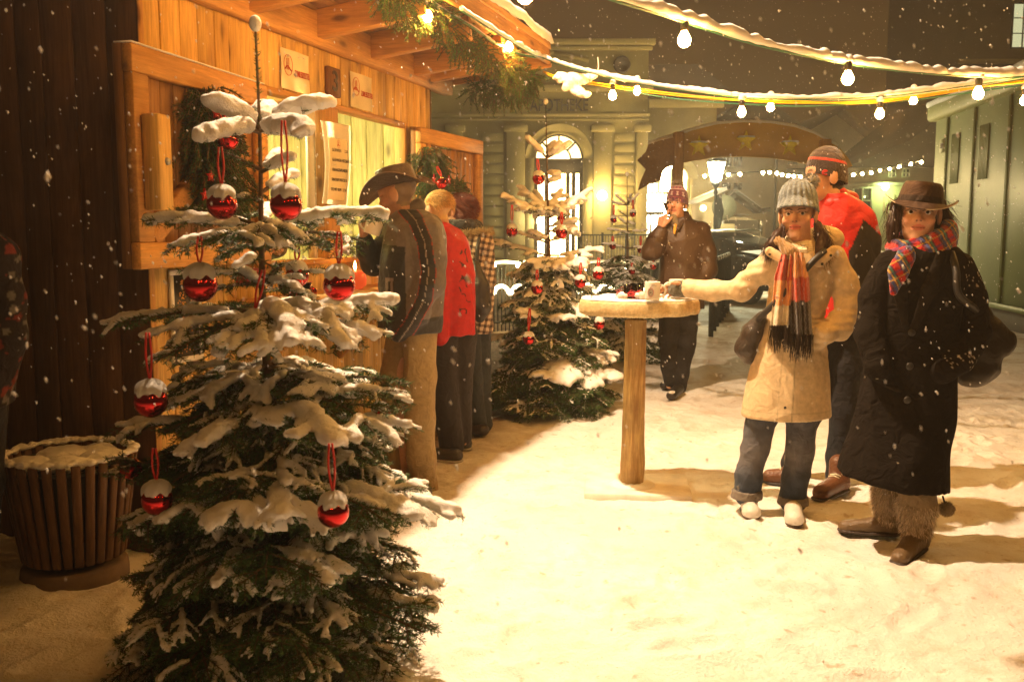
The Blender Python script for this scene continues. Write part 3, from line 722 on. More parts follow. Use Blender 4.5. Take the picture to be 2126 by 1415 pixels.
o = MB().box((xa, YB - .08, za), (xb, YB - .061, zb)).build('pane', M['lit_w'], P)
# globe lamp on the facade
def wall_lamp(px, py, Y, r, col, st, lab, back=.0, name='wall_lamp'):
    c = at(px, py, Y); L_ = thing(name, c + V(0, back, -r), lab, 'lamp')
    m = MB(); m.lathe([(r * math.sin(t_) + 1e-4, -r * math.cos(t_)) for t_ in np.linspace(0, math.pi, 14)], cen=c, n=16); m.build('globe', m_emit('globe glow', col, st), L_, smooth=True)
    if back: m = MB(); m.tube([c + V(0, r * .8, -r * .6), c + V(0, back, -r * .6)], r * .15, 8); m.build('bracket', M['iron'], L_)
    return L_
wall_lamp(1250, 406, YB - .55, .14, (1, .66, .25), 120, 'round white globe lamp on the pharmacy front right of the door', .38)
wall_lamp(1122, 458, YB - .5, .10, (1, .86, .55), 60, 'small square glowing lamp at the foot of the arched door', .3)

# second wing with a bright shop entrance
Y2 = 31.0
P2 = thing('shop_building', at(1400, 560, Y2) * V(1, 1, 0), 'lower wing beside the pharmacy with a blazing white shop front', 'building')
x0, x1, _, zt = bx(1347, 138, 1490, 150, Y2); m = MB()
m.box((x0, Y2, -.3), (x1, Y2 + 8, at(1400, 205, Y2)[2])); m.build('wall', M['stucco'], P2)
m = MB(); zz = at(1400, 205, Y2)[2]; m.prism([(x0 - .3, zz), (x1 + .4, zz), (x1 + .4, zz + .15), (x0 + 1.6, zt), (x0 - .3, zt)], Y2 - .3, Y2 + 6); m.build('roof', M['roof'], P2)
m = MB(); m.box((x0, Y2 - .2, zz - .3), (x1 + .2, Y2 - .002, zz - .02), bevel=.02); m.build('cornice', M['stucco_t'], P2)
c_ = at(1398, 372, Y2); rr_ = (at(1425, 370, Y2)[0] - at(1371, 370, Y2)[0]) / 2
m = MB(); m.prism(arch_pts(c_[0], c_[2], rr_) + [(c_[0] - rr_, -.2), (c_[0] + rr_, -.2)], Y2 - .03, Y2 - .01); m.build('shop_window', m_emit('shop window glow', (1, .76, .38), 22), P2)
m = MB(); m.prism(arch_pts(c_[0], c_[2], rr_ + .35) + arch_pts(c_[0], c_[2], rr_ + .02)[::-1], Y2 - .15, Y2 - .01)
for xx in (-.1, .55): m.box((c_[0] + xx, Y2 - .08, .0), (c_[0] + xx + .09, Y2 - .04, c_[2] + rr_ * .8))
m.box((c_[0] - rr_, Y2 - .09, c_[2] - .5), (c_[0] + rr_, Y2 - .041, c_[2] - .4)); m.build('window_surround', M['stucco_t'], P2)
xa, xb, za, zb = bx(1330, 560, 1366, 380, Y2)
m = MB(); m.box((xa, Y2 - .02, za), (xb, Y2 - .003, zb)); m.build('shop_window', m_emit('side window glow', (1, .84, .5), 1.6), P2)
r3 = random.Random(2)
for q in (1349, 1360):
    m = MB()
    for y_ in range(384, 520, 5):
        c = at(q + r3.uniform(-1, 1), y_, Y2 - .06); m.box(c - .035, c + .035)
    m.build('light_chain', m_emit('chain of lights', (1, .86, .5), 25), P2)
xa, xb, za, zb = bx(1325, 446, 1376, 402, Y2 - .6)
SG = thing('lit_sign', V((xa + xb) / 2, Y2 - .6, za), 'glowing white sign box with small dark marks before the shop', 'sign')
m = MB(); m.box((xa, Y2 - .75, za + .12), (xb, Y2 - .6, zb), bevel=.02); m.build('panel', m_emit('sign box glow', (1, .93, .68), 7), SG)
m = MB(); m.box((xa - .03, Y2 - .72, za), (xb + .03, Y2 - .6, za + .10)); m.box((xa - .02, Y2 - .72, zb + .002), (xb + .02, Y2 - .6, zb + .05)); m.box(((xa + xb) / 2 - .03, Y2 - .65, -.2), ((xa + xb) / 2 + .03, Y2 - .605, za)); m.build('frame', M['frame_d'], SG)
m = MB()
for k in range(8): c = at(1334 + k * 5, 432 + (k % 3), Y2 - .76); m.box(c - V(.04, .01, .015), c + V(.03, 0, .015))
m.build('marks', m_plain('amber marks', (.4, .2, .03), .5, bump=0), SG)
xa, xb, za, zb = bx(1316, 462, 1376, 449, Y2 - .6)
SG2 = thing('lit_sign', V((xa + xb) / 2, Y2 - .5, za), 'long narrow white glowing strip under the sign box', 'sign')
m = MB(); m.box((xa, Y2 - .7, za), (xb, Y2 - .6, zb), bevel=.02); m.build('panel', m_emit('strip glow', (1, .92, .62), 5), SG2)
m = MB(); m.box((xa, Y2 - .59, za - .02), (xb, Y2 - .55, zb + .02)); m.box((xa + .05, Y2 - .57, -.2), (xa + .1, Y2 - .56, za - .02)); m.build('frame', M['frame_d'], SG2)

# houses
def window(parent, px0, py0, px1, py1, Y, frame='frame_d', pane='glass_d', bars=(1, 1)):
    x0, x1, z0, z1 = bx(px0, py1, px1, py0, Y); m = MB(); w_ = min(.07, (x1 - x0) * .12)
    for q in ((x0, x1, z1 - w_, z1), (x0, x1, z0, z0 + w_), (x0, x0 + w_, z0 + w_ + .001, z1 - w_ - .001), (x1 - w_, x1, z0 + w_ + .001, z1 - w_ - .001)): m.box((q[0], Y - .09, q[2]), (q[1], Y - .003, q[3]))
    for k in range(bars[0]): x = x0 + (x1 - x0) * (k + 1) / (bars[0] + 1); m.box((x - .025, Y - .085, z0 + w_), (x + .025, Y - .004, z1 - w_))
    for k in range(bars[1]): z = z0 + (z1 - z0) * (k + 1) / (bars[1] + 1); m.box((x0 + w_, Y - .08, z - .02), (x1 - w_, Y - .0045, z + .02))
    f = m.build('window', M[frame], parent); MB().box((x0 + .02, Y - .03, z0 + .02), (x1 - .02, Y - .0025, z1 - .02)).build('pane', M[pane], f)
YA = 44.0
H1 = thing('house', at(1560, 540, YA) * V(1, 1, 0), 'cream house with four small windows seen through the star arch', 'building')
x0, x1, _, zt = bx(1452, 280, 1672, 290, YA); m = MB(); m.box((x0, YA, -2), (x1, YA + 9, zt)); m.build('wall', M['cream'], H1)
m = MB(); m.prism([(x0 - .6, zt - .2), (x1 + .6, zt - .2), ((x0 + x1) / 2, zt + 1.8)], YA - .5, YA + 9); m.build('roof', M['roof'], H1)
for q in ((1503, 324, 1518, 346), (1523, 324, 1540, 346), (1499, 380, 1516, 394), (1523, 380, 1540, 394), (1635, 330, 1655, 342), (1632, 382, 1650, 396)): window(H1, *q, YA, bars=(1, 0))
m = MB(); q = at(1613, 300, YA - .1); m.tube([q, (q[0], YA - .1, 0)], .06, 8); m.build('downpipe', M['frame_d'], H1)
xa, xb, za, zb = bx(1629, 440, 1672, 350, YA); m = MB(); m.box((xa, YA - .14, zb - .25), (xb, YA - .01, zb)); m.build('balcony', M['frame_d'], H1)
YP = 38.0
H2 = thing('porch_hut', at(1560, 480, YP) * V(1, 1, 0), 'small pale annex with a low snow-lined gable roof behind the lantern', 'building')
a = at(1500, 420, YP); b_ = at(1520, 404, YP); c_ = at(1568, 438, YP); d_ = at(1590, 436, YP)
m = MB(); m.prism([(a[0], -1), (a[0], a[2] - .1), (b_[0], b_[2] - .15), (c_[0] , c_[2] - .1), (d_[0], d_[2]), (d_[0], -1)], YP, YP + 4); m.build('wall', M['cream'], H2)
m = MB(); o1 = V(0, -.3, 0)
m.bar(at(1488, 432, YP) + o1, b_ + o1, .8, .22); m.bar(b_ + o1 + V(.02, 0, 0), c_ + o1, .8, .22); m.bar(c_ + o1 + V(.02, 0, 0), d_ + o1, .8, .18); m.build('roof', M['roof'], H2)
m = MB(); u = V(0, -.3, .15)
m.bar(at(1489, 431, YP) + u, b_ + u, .76, .07); m.bar(b_ + u + V(.03, 0, 0), c_ + u, .76, .07); m.build('roof_snow', M['snow'], H2)
YC = 50.0
H3 = thing('house', at(1740, 540, YC) * V(1, 1, 0), 'tall gabled house with pale front rising behind the men', 'building')
a, b_, c_ = at(1620, 300, YC), at(1735, 236, YC), at(1850, 320, YC)
m = MB(); m.prism([(a[0], -2), (a[0], a[2]), (b_[0], b_[2]), (c_[0], c_[2]), (c_[0], -2)], YC, YC + 12); m.build('wall', M['cream2'], H3)
e = at(1905, 372, YC); l = at(1560, 340, YC)
m = MB(); m.bar(b_ + V(0, 5, .12), e + V(0, 5, .12), 11.5, .25); m.bar(l + V(0, 5, .12), b_ + V(-.02, 5, .12), 11.5, .25); m.build('roof', M['roof'], H3)
for q in ((1757, 318, 1775, 350), (1800, 322, 1818, 352)): window(H3, *q, YC, 'frame_l')
YD = 40.0
H4 = thing('house', at(1850, 500, YD) * V(1, 1, 0), 'greenish two-storey house front beside the green container', 'building')
x0, x1, _, zt = bx(1762, 348, 2010, 352, YD); m = MB(); m.box((x0, YD, -2), (x1, YD + 8, zt)); m.build('wall', M['cream2'], H4)
m = MB(); m.prism([(x0 - .2, zt + .01), (x1, zt + .01), (x1, zt + 3.2), (x0 + 2.4, zt + 1.1)], YD - .4, YD + 8); m.build('roof', M['roof'], H4)
m = MB(); z = at(1800, 378, YD)[2]; m.box((x0 - .1, YD - .3, z - .15), (x1, YD - .003, z), bevel=.02); m.build('cornice', M['frame_l'], H4)
window(H4, 1767, 388, 1811, 445, YD, 'frame_l', bars=(1, 1)); window(H4, 1832, 408, 1836, 440, YD, 'frame_l', 'lit', bars=(0, 0)); window(H4, 1843, 350, 1860, 368, YD, 'frame_l'); window(H4, 1872, 350, 1888, 368, YD, 'frame_l'); window(H4, 1860, 405, 1880, 445, YD, 'frame_l')
wall_lamp(1838, 388, YD - .5, .13, (.75, 1, .40), 60, 'green white wall lamp on the house by the container', .38)
YT = 46.0
H5 = thing('tower_block', at(2100, 500, YT) * V(1, 1, 0), 'tall dark building in the upper right corner with a lit window', 'building')
x0, x1, _, zt = bx(2008, -150, 2300, -140, YT); m = MB(); m.box((x0, YT, -2), (x1, YT + 9, zt)); m.build('wall', m_plain('dark brown plaster', (.16, .13, .075), .9), H5)
m = MB(); z = at(2050, 124, YT)[2]; m.box((x0 - .1, YT - .2, z - .2), (x1, YT - .003, z)); m.build('ledge', M['stucco_t'], H5)
M['lit_dim'] = m_emit('dim lit panes', (.62, .62, .34), .55); window(H5, 2096, 6, 2150, 102, YT, 'frame_d', 'lit_dim', bars=(1, 2))

# ============================================================ GREEN CONTAINER
def gp(px, py, Y): return at(px, py, Y)
YK0, YK1 = 17.5, 9.5
A_ = V((1927 - 1063) / FPX * YK0, YK0, 0); zt = 3.45
dirk = V(-.22, -1, 0); dirk = nrm(V((2126 - 1063) / FPX * 13.2, 13.2, 0) - A_); nk = V(-dirk[1], dirk[0], 0); nk = -nk if nk[0] > 0 else nk
G_ = thing('green_container', A_, 'big green metal container hut with ribbed doors at the right edge', 'container', rz=math.atan2(dirk[1], dirk[0]))
t = NT('green painted steel'); v = t.coords(); t.color(t.ramp(t.noise(v, .9, 5, .6), [(.3, (.09, .125, .012)), (.7, (.135, .18, .02))])); t.set(rough=.55); t.bump(t.noise(v, 6, 4), .15, .02); M['green'] = t.m
L_ = 10.0; sgn = 1 if (V(0, 1, 0) @ nk) else 1
# container local frame: x along the long face towards the viewer, outward face is at local y = 0 on the side of nk
side = 1 if (np.cross(dirk, nk)[2] > 0) else -1           # +1: nk is local +y
def cy(v_): return v_ * side
m = MB(); m.box((0, cy(-3), .28), (L_, cy(0), zt)); m.build('wall', M['green'], G_, world=False)
m = MB(); m.box((-.12, cy(-3.1), zt - .02), (L_, cy(.14), zt + .26), bevel=.04); m.build('roof', m_plain('green roof edge', (.17, .20, .035), .6), G_, world=False)
m = MB(); m.box((.03, cy(-2.9), -.1), (L_, cy(-.04), .279)); m.build('base', m_plain('dark plinth', (.06, .045, .025), .9), G_, world=False)
m = MB(); g_ = [0.7, 2.05, 3.5, 4.9, 6.3, 7.8]
for x in g_: m.box((x - .035, cy(.004), .3), (x - .012, cy(.03), zt - .03)); m.box((x + .012, cy(.004), .3), (x + .035, cy(.03), zt - .03))
m.box((.0, cy(.004), .285), (L_, cy(.05), .36)); m.build('door_frame', M['green'], G_, world=False)
for xx in (.95, 2.3):
    m = MB()
    for (z0, z1) in ((zt - 1.2, zt - .35),):
        for k in range(7): m.box((xx + k * .06, cy(.004), z0), (xx + k * .06 + .035, cy(.022), z1))
    m.build('vent', M['green'], G_, world=False)
m = MB(); m.box((.28, cy(.003), zt - .62), (.55, cy(.012), zt - .38)); m.build('number_plate', m_plain('pale plate', (.30, .30, .13), .6), G_, world=False)
tm = text_mesh('302', .13, .004); tm.transform(Matrix.Translation((.415, cy(.016), zt - .5)) @ Matrix.Rotation(math.pi if side > 0 else 0, 4, 'Z') @ Matrix.Rotation(math.pi / 2, 4, 'X')); link('lettering', tm, M['inkd'], G_, world=False, smooth=False)
m = MB(); m.tube([(x, cy(.10) + .01 * math.sin(x * 7), zt + .285 + .01 * math.sin(x * 5)) for x in np.linspace(-.12, L_, 50)], .06, 8); m.build('roof_snow', M['snow'], G_, world=False, smooth=True)

# ============================================================ STAR ARCH
YR = 17.0
AR = thing('star_arch', at(1540, 620, YR) * V(1, 1, 0), 'brown curved wooden banner arch with three yellow stars over the path', 'arch')
def apx(t_): return [(1405, 262, 345), (1480, 258, 330)]
top = [(1402, 283), (1440, 270), (1490, 258), (1545, 254), (1600, 256), (1650, 264), (1690, 278), (1740, 305)]
bot = [(1402, 342), (1440, 334), (1490, 327), (1545, 325), (1600, 328), (1650, 335), (1690, 345), (1740, 375)]
M['arch'] = m_plain('brown painted board', (.62, .36, .07), .6, .12, 3, .2, 30)
poly = [at(*q, YR) for q in bot] + [at(*q, YR) for q in top[::-1]]
m = MB(); m.prism([(p[0], p[2]) for p in poly], YR, YR + .05); m.build('banner', M['arch'], AR)
tail = [(1399, 285), (1370, 292), (1346, 300), (1340, 316), (1322, 333), (1340, 352), (1330, 375), (1324, 396), (1345, 384), (1370, 376), (1377, 350), (1392, 345), (1399, 342)]
m = MB(); m.prism([(p[0], p[2]) for p in [at(*q, YR - .2) for q in tail]], YR - .25, YR - .2); m.build('ribbon_tail', m_plain('dark brown painted board', (.27, .12, .028), .6), AR)
tail2 = [(1742, 308), (1760, 330), (1768, 345), (1752, 352), (1750, 372), (1742, 372)]
m = MB(); m.prism([(p[0], p[2]) for p in [at(*q, YR - .2) for q in tail2]], YR - .25, YR - .2); m.build('ribbon_tail', M['arch'], AR)
for q in (1408, 1712):
    a = at(q, 275 if q < 1500 else 290, YR - .05); m = MB(); m.box((a[0] - .09, YR - .18, -.1), (a[0] + .09, YR - .004, a[2]), bevel=.02); m.build('post', M['wood_vert'], AR)
def star_poly(cx, cz, r, rot=0, inner=.40): return [(cx + (r if k % 2 == 0 else r * inner) * math.sin(math.pi * k / 5 + rot), cz + (r if k % 2 == 0 else r * inner) * math.cos(math.pi * k / 5 + rot)) for k in range(10)]
M['starY'] = m_plain('yellow painted star', (1.0, .78, .03), .5); 
for (px, py) in ((1451, 304), (1549, 293), (1640, 303)):
    c = at(px, py, YR - .05); r_ = .19; pl = star_poly(c[0], c[2], r_)[::-1]
    m = MB(); m.prism(pl, YR - .06, YR - .004); st = m.build('star', M['starY'], AR)
    m = MB(); m.lathe([(.0, .07), (.06, .05), (.10, 0)], cen=(c[0], YR - .05, c[2] + .04), n=10); 
    m2_ = MB(); m2_.prism([(c[0] - .15, c[2] + .06), (c[0] - .03, c[2] + .06), (c[0], c[2] + .075), (c[0] + .15, c[2] + .06), (c[0] + .13, c[2] + .09), (c[0] + .04, c[2] + .095), (c[0] - .04, c[2] + .095), (c[0] - .13, c[2] + .09)][::-1], YR - .10, YR - .03); m2_.build('snow_cap', M['snow'], st)
m = MB(); m.tube([at(x, y - 3, YR + .02) for x, y in [(1346, 300), (1370, 292), (1399, 284)] + top], .028, 8); m.build('snow_line', M['snow'], AR, smooth=True)

# ============================================================ LANTERN, SIGN, FENCES, CARS
YL = 21.0
c = at(1487, 352, YL); L1 = thing('street_lantern', c * V(1, 1, 0), 'lit street lantern with a white glass head on a dark iron post', 'street lamp')
m = MB(); k = YL / FPX
m.lathe([(.07, -.1), (.07, .5), (.045, .55), (.035, .9), (.03, c[2] - .55), (.05, c[2] - .5), (.03, c[2] - .42), (.06, c[2] - .36), (.10, c[2] - .30), (.03, c[2] - .27)], cen=(c[0], YL, 0), n=12); m.build('post', M['iron'], L1, smooth=True)
m = MB(); m.lathe([(.10, -.24), (.19, .14), (.19, .15)], cen=(c[0], YL, c[2]), n=6); m.build('glass_head', m_emit('lantern glow', (1.0, .95, .58), 200), L1)
m = MB(); m.lathe([(.21, .15), (.22, .17), (.10, .28), (.05, .30), (.04, .36), (.005, .42)], cen=(c[0], YL, c[2]), n=6); m.lathe([(.0, .19), (.2, .185)], cen=(c[0], YL, c[2] - .02), n=6); m.build('cap', M['iron'], L1)
m = MB(); m.lathe([(.04, -1.3), (.12, -.9), (.05, -.55)], cen=(c[0] + .08, YL, c[2]), n=8); o = m.build('planter', M['iron'], L1)
c = at(1503, 430, 23); L2 = thing('road_sign', c * V(1, 1, 0), 'back of a round traffic sign on a thin post behind the lantern', 'sign')
m = MB(); m.lathe([(0, 0), (.30, 0), (.30, .03), (0, .03)], n=24, M=rotm(rx=R(90), loc=tuple(c))); m.build('disc', m_plain('grey metal sheet', (.14, .13, .08), .5), L2)
m = MB(); m.tube([(c[0], 23.06, -.1), (c[0], 23.06, c[2] + .35)], .03, 8); m.build('post', M['metal'], L2)
m = MB(); m.box((c[0] - .28, 23.0, c[2] - 1.1), (c[0] + .28, 23.03, c[2] - .40), bevel=.01); m.build('plate', m_plain('tan metal sheet', (.36, .27, .13), .6), L2)
for (p, q, col, st, lab) in ((1460, 432, (1, .60, .15), 30, 'small orange glowing box lamp left of the lantern post'), ):
    wall_lamp(p, q, 24, .075, col, st, lab, .15)
c = at(1460, 405, 24.6); Kk = thing('kiosk', at(1458, 520, 25) * V(1, 1, 0), 'narrow pale kiosk with a tilted snowy roof beside the lantern', 'kiosk')
a, b_, za, zb = bx(1450, 500, 1480, 420, 25); m = MB(); m.box((a, 24.9, -.2), (b_, 26, zb)); m.build('wall', M['cream'], Kk)
m = MB(); m.bar((a - .15, 25.4, zb), (b_ + .3, 25.4, zb + .35), 1.4, .09); m.build('roof', M['snow'], Kk)
def railing(p0, p1, Y0, Y1, h, n, name, lab, arches=False, mat='iron', snow=True):
    A, B = V((p0 - 1063) / FPX * Y0, Y0, 0), V((p1 - 1063) / FPX * Y1, Y1, 0); d = B - A
    F = thing(name, A, lab, 'fence'); m = MB(); m.tube([A + V(0, 0, h), B + V(0, 0, h)], .02, 6); m.tube([A + V(0, 0, .12), B + V(0, 0, .12)], .015, 6)
    for k in range(n + 1): p = A + d * k / n; m.tube([p + V(0, 0, -.05), p + V(0, 0, h)], .009, 5)
    for k in range(0, n + 1, max(1, n // 5)): p = A + d * k / n; m.box(p - V(.03, .03, .1), p + V(.03, .03, h + .06))
    m.build('bars', M[mat], F)
    if snow: m = MB(); m.tube([A + d * s_ + V(0, 0, h + .03 + .008 * math.sin(s_ * 60)) for s_ in np.linspace(0, 1, 60)], .03, 6); m.build('snow_line', M['snow'], F, smooth=True)
    if arches:
        m = MB(); na = arches
        for k in range(na):
            ce = A + d * (k + .5) / na; w_ = np.linalg.norm(d) / na * .40
            m.tube([ce + nrm(d) * w_ * math.cos(t_) + V(0, -.03, h - .42 + w_ * 1.0 * math.sin(t_)) for t_ in np.linspace(0, math.pi, 14)], .028, 6)
            m.tube([ce + nrm(d) * w_ + V(0, -.03, h - .42), ce + nrm(d) * w_ * 1.5 + V(0, -.03, h - .42)], .028, 6)
        m.build('arched_snow_top', m_emit('painted snow glow', (1, .80, .42), 8), F, smooth=True)  # emission on the snowy arch tops stands in for lamplight falling on them
    return F
railing(985, 1440, 13.5, 14.5, .96, 60, 'iron_fence', 'low snow-topped iron fence with snowy arches made to glow behind the trees', arches=13)
railing(1200, 1440, 24, 25, 1.35, 40, 'balustrade', 'tall thin railing on the pharmacy steps', snow=False)
railing(1478, 1512, 13.0, 17, 1.0, 14, 'iron_fence', 'short dark iron fence section beneath the lantern')
for (p, q) in ((1025, 550), (1077, 551), (1211, 560), (1301, 560), (1120, 555)):
    Yq = 13.3 + (p - 985) / 455
    wall_lamp(p, q, Yq, .035, (1, .72, .30), 130, {1025: 'first small bulb on the iron fence, beside the red jacket', 1077: 'second small bulb on the iron fence', 1120: 'fence bulb half hidden by the decorated tree', 1211: 'fence bulb between the two decorated trees', 1301: 'brightest fence bulb, right above the glasses on the table'}[p], .06, 'fence_light')
def car(cx, cy_, yaw, col, lab, van=False, s=1.0):
    C = thing('parked_car', (cx, cy_, 0), lab, 'car', rz=yaw); hh = 1.9 if van else 1.42
    m = MB(); n = 17; prof = [(-2.1, .35, .62), (-2.05, .3, .85), (-1.3, .28, .95), (-.75, .28, 1.0), (-.3, .28, hh - .08), (.2, .28, hh), (.9, .28, hh - .02), (1.55, .28, 1.05 if not van else hh - .1), (2.0, .3, 1.0 if not van else hh - .35), (2.1, .35, .7)]
    G = []
    for (x, z0, z1) in prof:
        top_w = .62 if z1 > 1.1 else .80; row = []
        for (y, f_) in ((-.82, 0), (-.86, .35), (-.84, .6), (-top_w, .97), (-top_w * .6, 1.0), (0, 1.01), (top_w * .6, 1.0), (top_w, .97), (.84, .6), (.86, .35), (.82, 0)):
            z = z0 + (z1 - z0) * f_; yv = y
            if f_ == .6: z = min(z, 1.0) if z1 > 1.1 else z
            row.append((x, yv, z))
        G.append(row)
    m.surf(np.array(G)[:, ::-1]); G = np.array(G)
    for e, o_ in ((0, 1), (-1, -1)):
        vv = G[e]; cc = vv.mean(0); f = [[i, i + 1, len(vv)] for i in range(len(vv) - 1)] + [[len(vv) - 1, 0, len(vv)]]
        if o_ < 0: f = [t_[::-1] for t_ in f]
        m.add(np.vstack([vv, cc]), f)
    body = m.build('body', m_plain('car paint', col, .25, bump=0, coat=.5), C, world=False, smooth=True)
    m = MB(); zt_ = hh - .12
    for sy in (-1, 1): m.box((-.45, sy * .80, 1.02), (1.2, sy * .70, zt_), bevel=.03)
    m.bar((-.92, 0, 1.0), (-.42, 0, zt_ - .02), 1.25, .05); m.bar((1.62, 0, 1.02), (1.30, 0, zt_ - .05), 1.2, .05); m.build('windows', M['glass_d'], C, world=False)
    for sx in (-1.3, 1.3):
        for sy in (-.80, .80):
            m = MB(); m.lathe([(.0, -.1), (.30, -.1), (.33, -.05), (.33, .05), (.30, .1), (0, .1)], n=18, M=rotm(rx=R(90), loc=(sx, sy, .33))); wh = m.build('wheel', M['black'], C, world=False)
    m = MB(); m.surf(np.array([[(x, y * .62, hh + .02 + .04 * math.cos(y * 1.4) + .01 * math.sin(x * 9 + y * 5)) for y in np.linspace(-1, 1, 7)] for x in np.linspace(-.25, 1.2, 12)])); m.surf(np.array([[(x, y * .72, 1.0 + .03 * math.cos(y * 1.4) - (abs(x) - 1.3) * .1) for y in np.linspace(-1, 1, 7)] for x in np.linspace(-2.0, -.95, 8)])[:, ::-1])
    m.build('snow_cover', M['snow'], C, world=False, smooth=True)
    for sy in (-.6, .6): m = MB(); m.box((-2.12, sy - .15, .62), (-2.05, sy + .15, .76), bevel=.02); m.build('headlight', M['metal'], C, world=False)
    return C
c = at(1548, 500, 19); car(c[0], 20, R(120), (.03, .035, .03), 'dark parked car behind the lantern post')
c = at(1535, 470, 27); car(c[0], 28, R(95), (.20, .19, .15), 'pale van with a big rear window farther back', van=True)
c = at(1800, 500, 21); car(c[0], 24, R(100), (.04, .04, .035), 'dark snow-dusted car between the two right-hand figures')

# small string of lights far behind
FS = thing('light_string', at(1650, 360, 27), 'long sagging chain of tiny lights across the far square', 'light string')
pts = [(1463, 366), (1512, 363), (1536, 362), (1584, 359), (1598, 358), (1613, 360), (1624, 363), (1637, 365), (1648, 366), (1662, 367), (1678, 368), (1720, 368), (1755, 366), (1772, 363), (1790, 361), (1809, 359), (1827, 354), (1847, 351), (1867, 346), (1891, 341), (1913, 337)]
m = MB(); m.tube([at(p, q - 3, 26) for p, q in pts], .012, 5); m.build('wire', M['iron'], FS)
M['far_bulb'] = m_emit('far bulb glow', (1, .68, .28), 420)
me0 = None
for p, q in pts:
    if me0 is None:
        m = MB(); m.lathe([(1e-3, -.04), (.034, -.02), (.04, 0), (.028, .03), (1e-3, .045)], n=8); o = m.build('bulb', M['far_bulb'], None, world=False, smooth=True); me0 = o.data
    else: o = bpy.data.objects.new('bulb', me0); COL.objects.link(o)
    o.parent = FS; o.location = Vector(at(p, q, 26)) - FS.location
# ============================================================ LIGHT STRINGS OVERHEAD
M['bulb'] = m_emit('bulb glow', (1.0, .455, .095), 290)
M['cable_g'] = m_plain('green cable', (.03, .16, .09), .4, bump=0)
M['cable_y'] = m_plain('yellow cable', (.75, .42, .01), .4, bump=0)
def crom(P, n=12):
    P = np.asarray(P, float); Q = np.vstack([2 * P[0] - P[1], P, 2 * P[-1] - P[-2]]); out = []
    for i in range(1, len(Q) - 2):
        for t_ in np.arange(n) / n:
            a, b, c, d = Q[i-1], Q[i], Q[i+1], Q[i+2]
            out.append(.5 * (2*b + (c-a)*t_ + (2*a-5*b+4*c-d)*t_*t_ + (3*b-a-3*c+d)*t_**3))
    return np.vstack([out, P[-1]])
BULB = {}
def bulb_meshes():
    m = MB(); m.lathe([(1e-3, -.085), (.012, -.083), (.024, -.073), (.030, -.058), (.0295, -.045), (.022, -.028), (.014, -.014), (.013, -.008)], n=16); m.v = [q * .84 for q in m.v]; BULB['g'] = m.mesh(); BULB['g'].materials.append(M['bulb'])
    m = MB(); m.lathe([(.015, -.010), (.017, .0), (.017, .022), (.011, .032), (1e-3, .034)], n=12); BULB['s'] = m.mesh(); BULB['s'].materials.append(M['black'])
    m = MB(); m.lathe([(.019, .030), (.024, .036), (.020, .052), (.010, .062), (1e-3, .064)], n=12); BULB['c'] = m.mesh(); BULB['c'].materials.append(M['snow'])
    for k in BULB.values(): k.polygons.foreach_set('use_smooth', [True] * len(k.polygons))
bulb_meshes()
def bulb(parent, p, s=1.0, snow=True):
    o = bpy.data.objects.new('bulb', BULB['g']); COL.objects.link(o); o.parent = parent; o.location = Vector(p) - parent.location; o.scale = (s, s, s)
    q = bpy.data.objects.new('socket', BULB['s']); COL.objects.link(q); q.parent = o
    if snow: q = bpy.data.objects.new('snow_cap', BULB['c']); COL.objects.link(q); q.parent = o
def string(label, path, bulbs, r=.010, snow=.016, s=1.0, drop=.05, extra=(), group='light strings over the market'):
    root = thing('light_string', path[0], label, 'light string', group)
    C = crom(path, 14); m = MB(); m.tube(C, r, 6); m.build('cable', M['cable_g'], root, smooth=True)
    if snow:
        Z = C.copy(); seg = MB(); L = len(Z); i = 0; rr = random.Random(len(label))
        ZZ = crom(Z[::4], 10); n_ = 1 + .35 * vnoise(ZZ, 9, 4) + .35 * vnoise(ZZ, 31, 5); Z2 = ZZ + V(0, 0, 1) * (r * .5 + snow * .75 * n_)[:, None]
        seg.tube(Z2, np.clip(snow * n_, .003, 1), 7); seg.build('snow_line', M['snow'], root, smooth=True)
    for b in bulbs: bulb(root, b, s)
    return root
# upper string: passes over the camera to the left, out of the frame
pA = [to_world(-.45, -.86, 2.72), V(-.55, 3.0, 2.78), at(1120, -62, 3.15), at(1255, -6, 3.4), at(1410, 42, 3.75), at(1580, 95, 4.05), at(1755, 131, 4.3), at(1900, 150, 4.5), at(2040, 159, 4.7), at(2130, 157, 4.8), at(2500, 120, 5.2), at(2900, 20, 5.8)]
BA = [at(1421, 60, 3.78), at(1761, 143, 4.30), at(2032, 176, 4.70), at(2440, 140, 5.1), at(1090, -40, 3.05), V(-.23, 3.06, 2.70)]  # last bulb is added out of view to brighten the fir
string('thick snow-covered upper string of bulbs crossing the top right of the sky', pA, BA, r=.007, snow=.021)
pB = [to_world(1.6, -.83, 2.62), to_world(2.7, -.86, 2.60), at(1130, 121, 6.9), at(1185, 140, 6.6), at(1320, 172, 6.2), at(1500, 198, 5.9), at(1660, 206, 5.8), at(1830, 200, 5.8), at(1980, 182, 5.9), at(2130, 158, 6.0), at(2400, 100, 6.2)]
BB = [at(1272, 185, 6.4), at(1540, 218, 5.85), at(1827, 222, 5.8), at(2128, 195, 6.0)]
string('lower light string with green cable from the stall eave, nearer of the pair', pB, BB, r=.006, snow=.015)
pC = [at(1140, 128, 7.1), at(1230, 152, 6.9), at(1420, 188, 6.5), at(1600, 206, 6.4), at(1800, 208, 6.4), at(1960, 190, 6.5), at(2130, 163, 6.6)]
BC = [at(1323, 176, 6.7), at(1600, 206 + 3, 6.4), at(1897, 195, 6.5)]
string('lower string with taut cable, farther of the pair from the stall eave', pC, BC, r=.006, snow=.012)
YW = thing('yellow_cable', at(1130, 150, 6.9), 'yellow cable bundle hung along the lower light strings', 'cable')
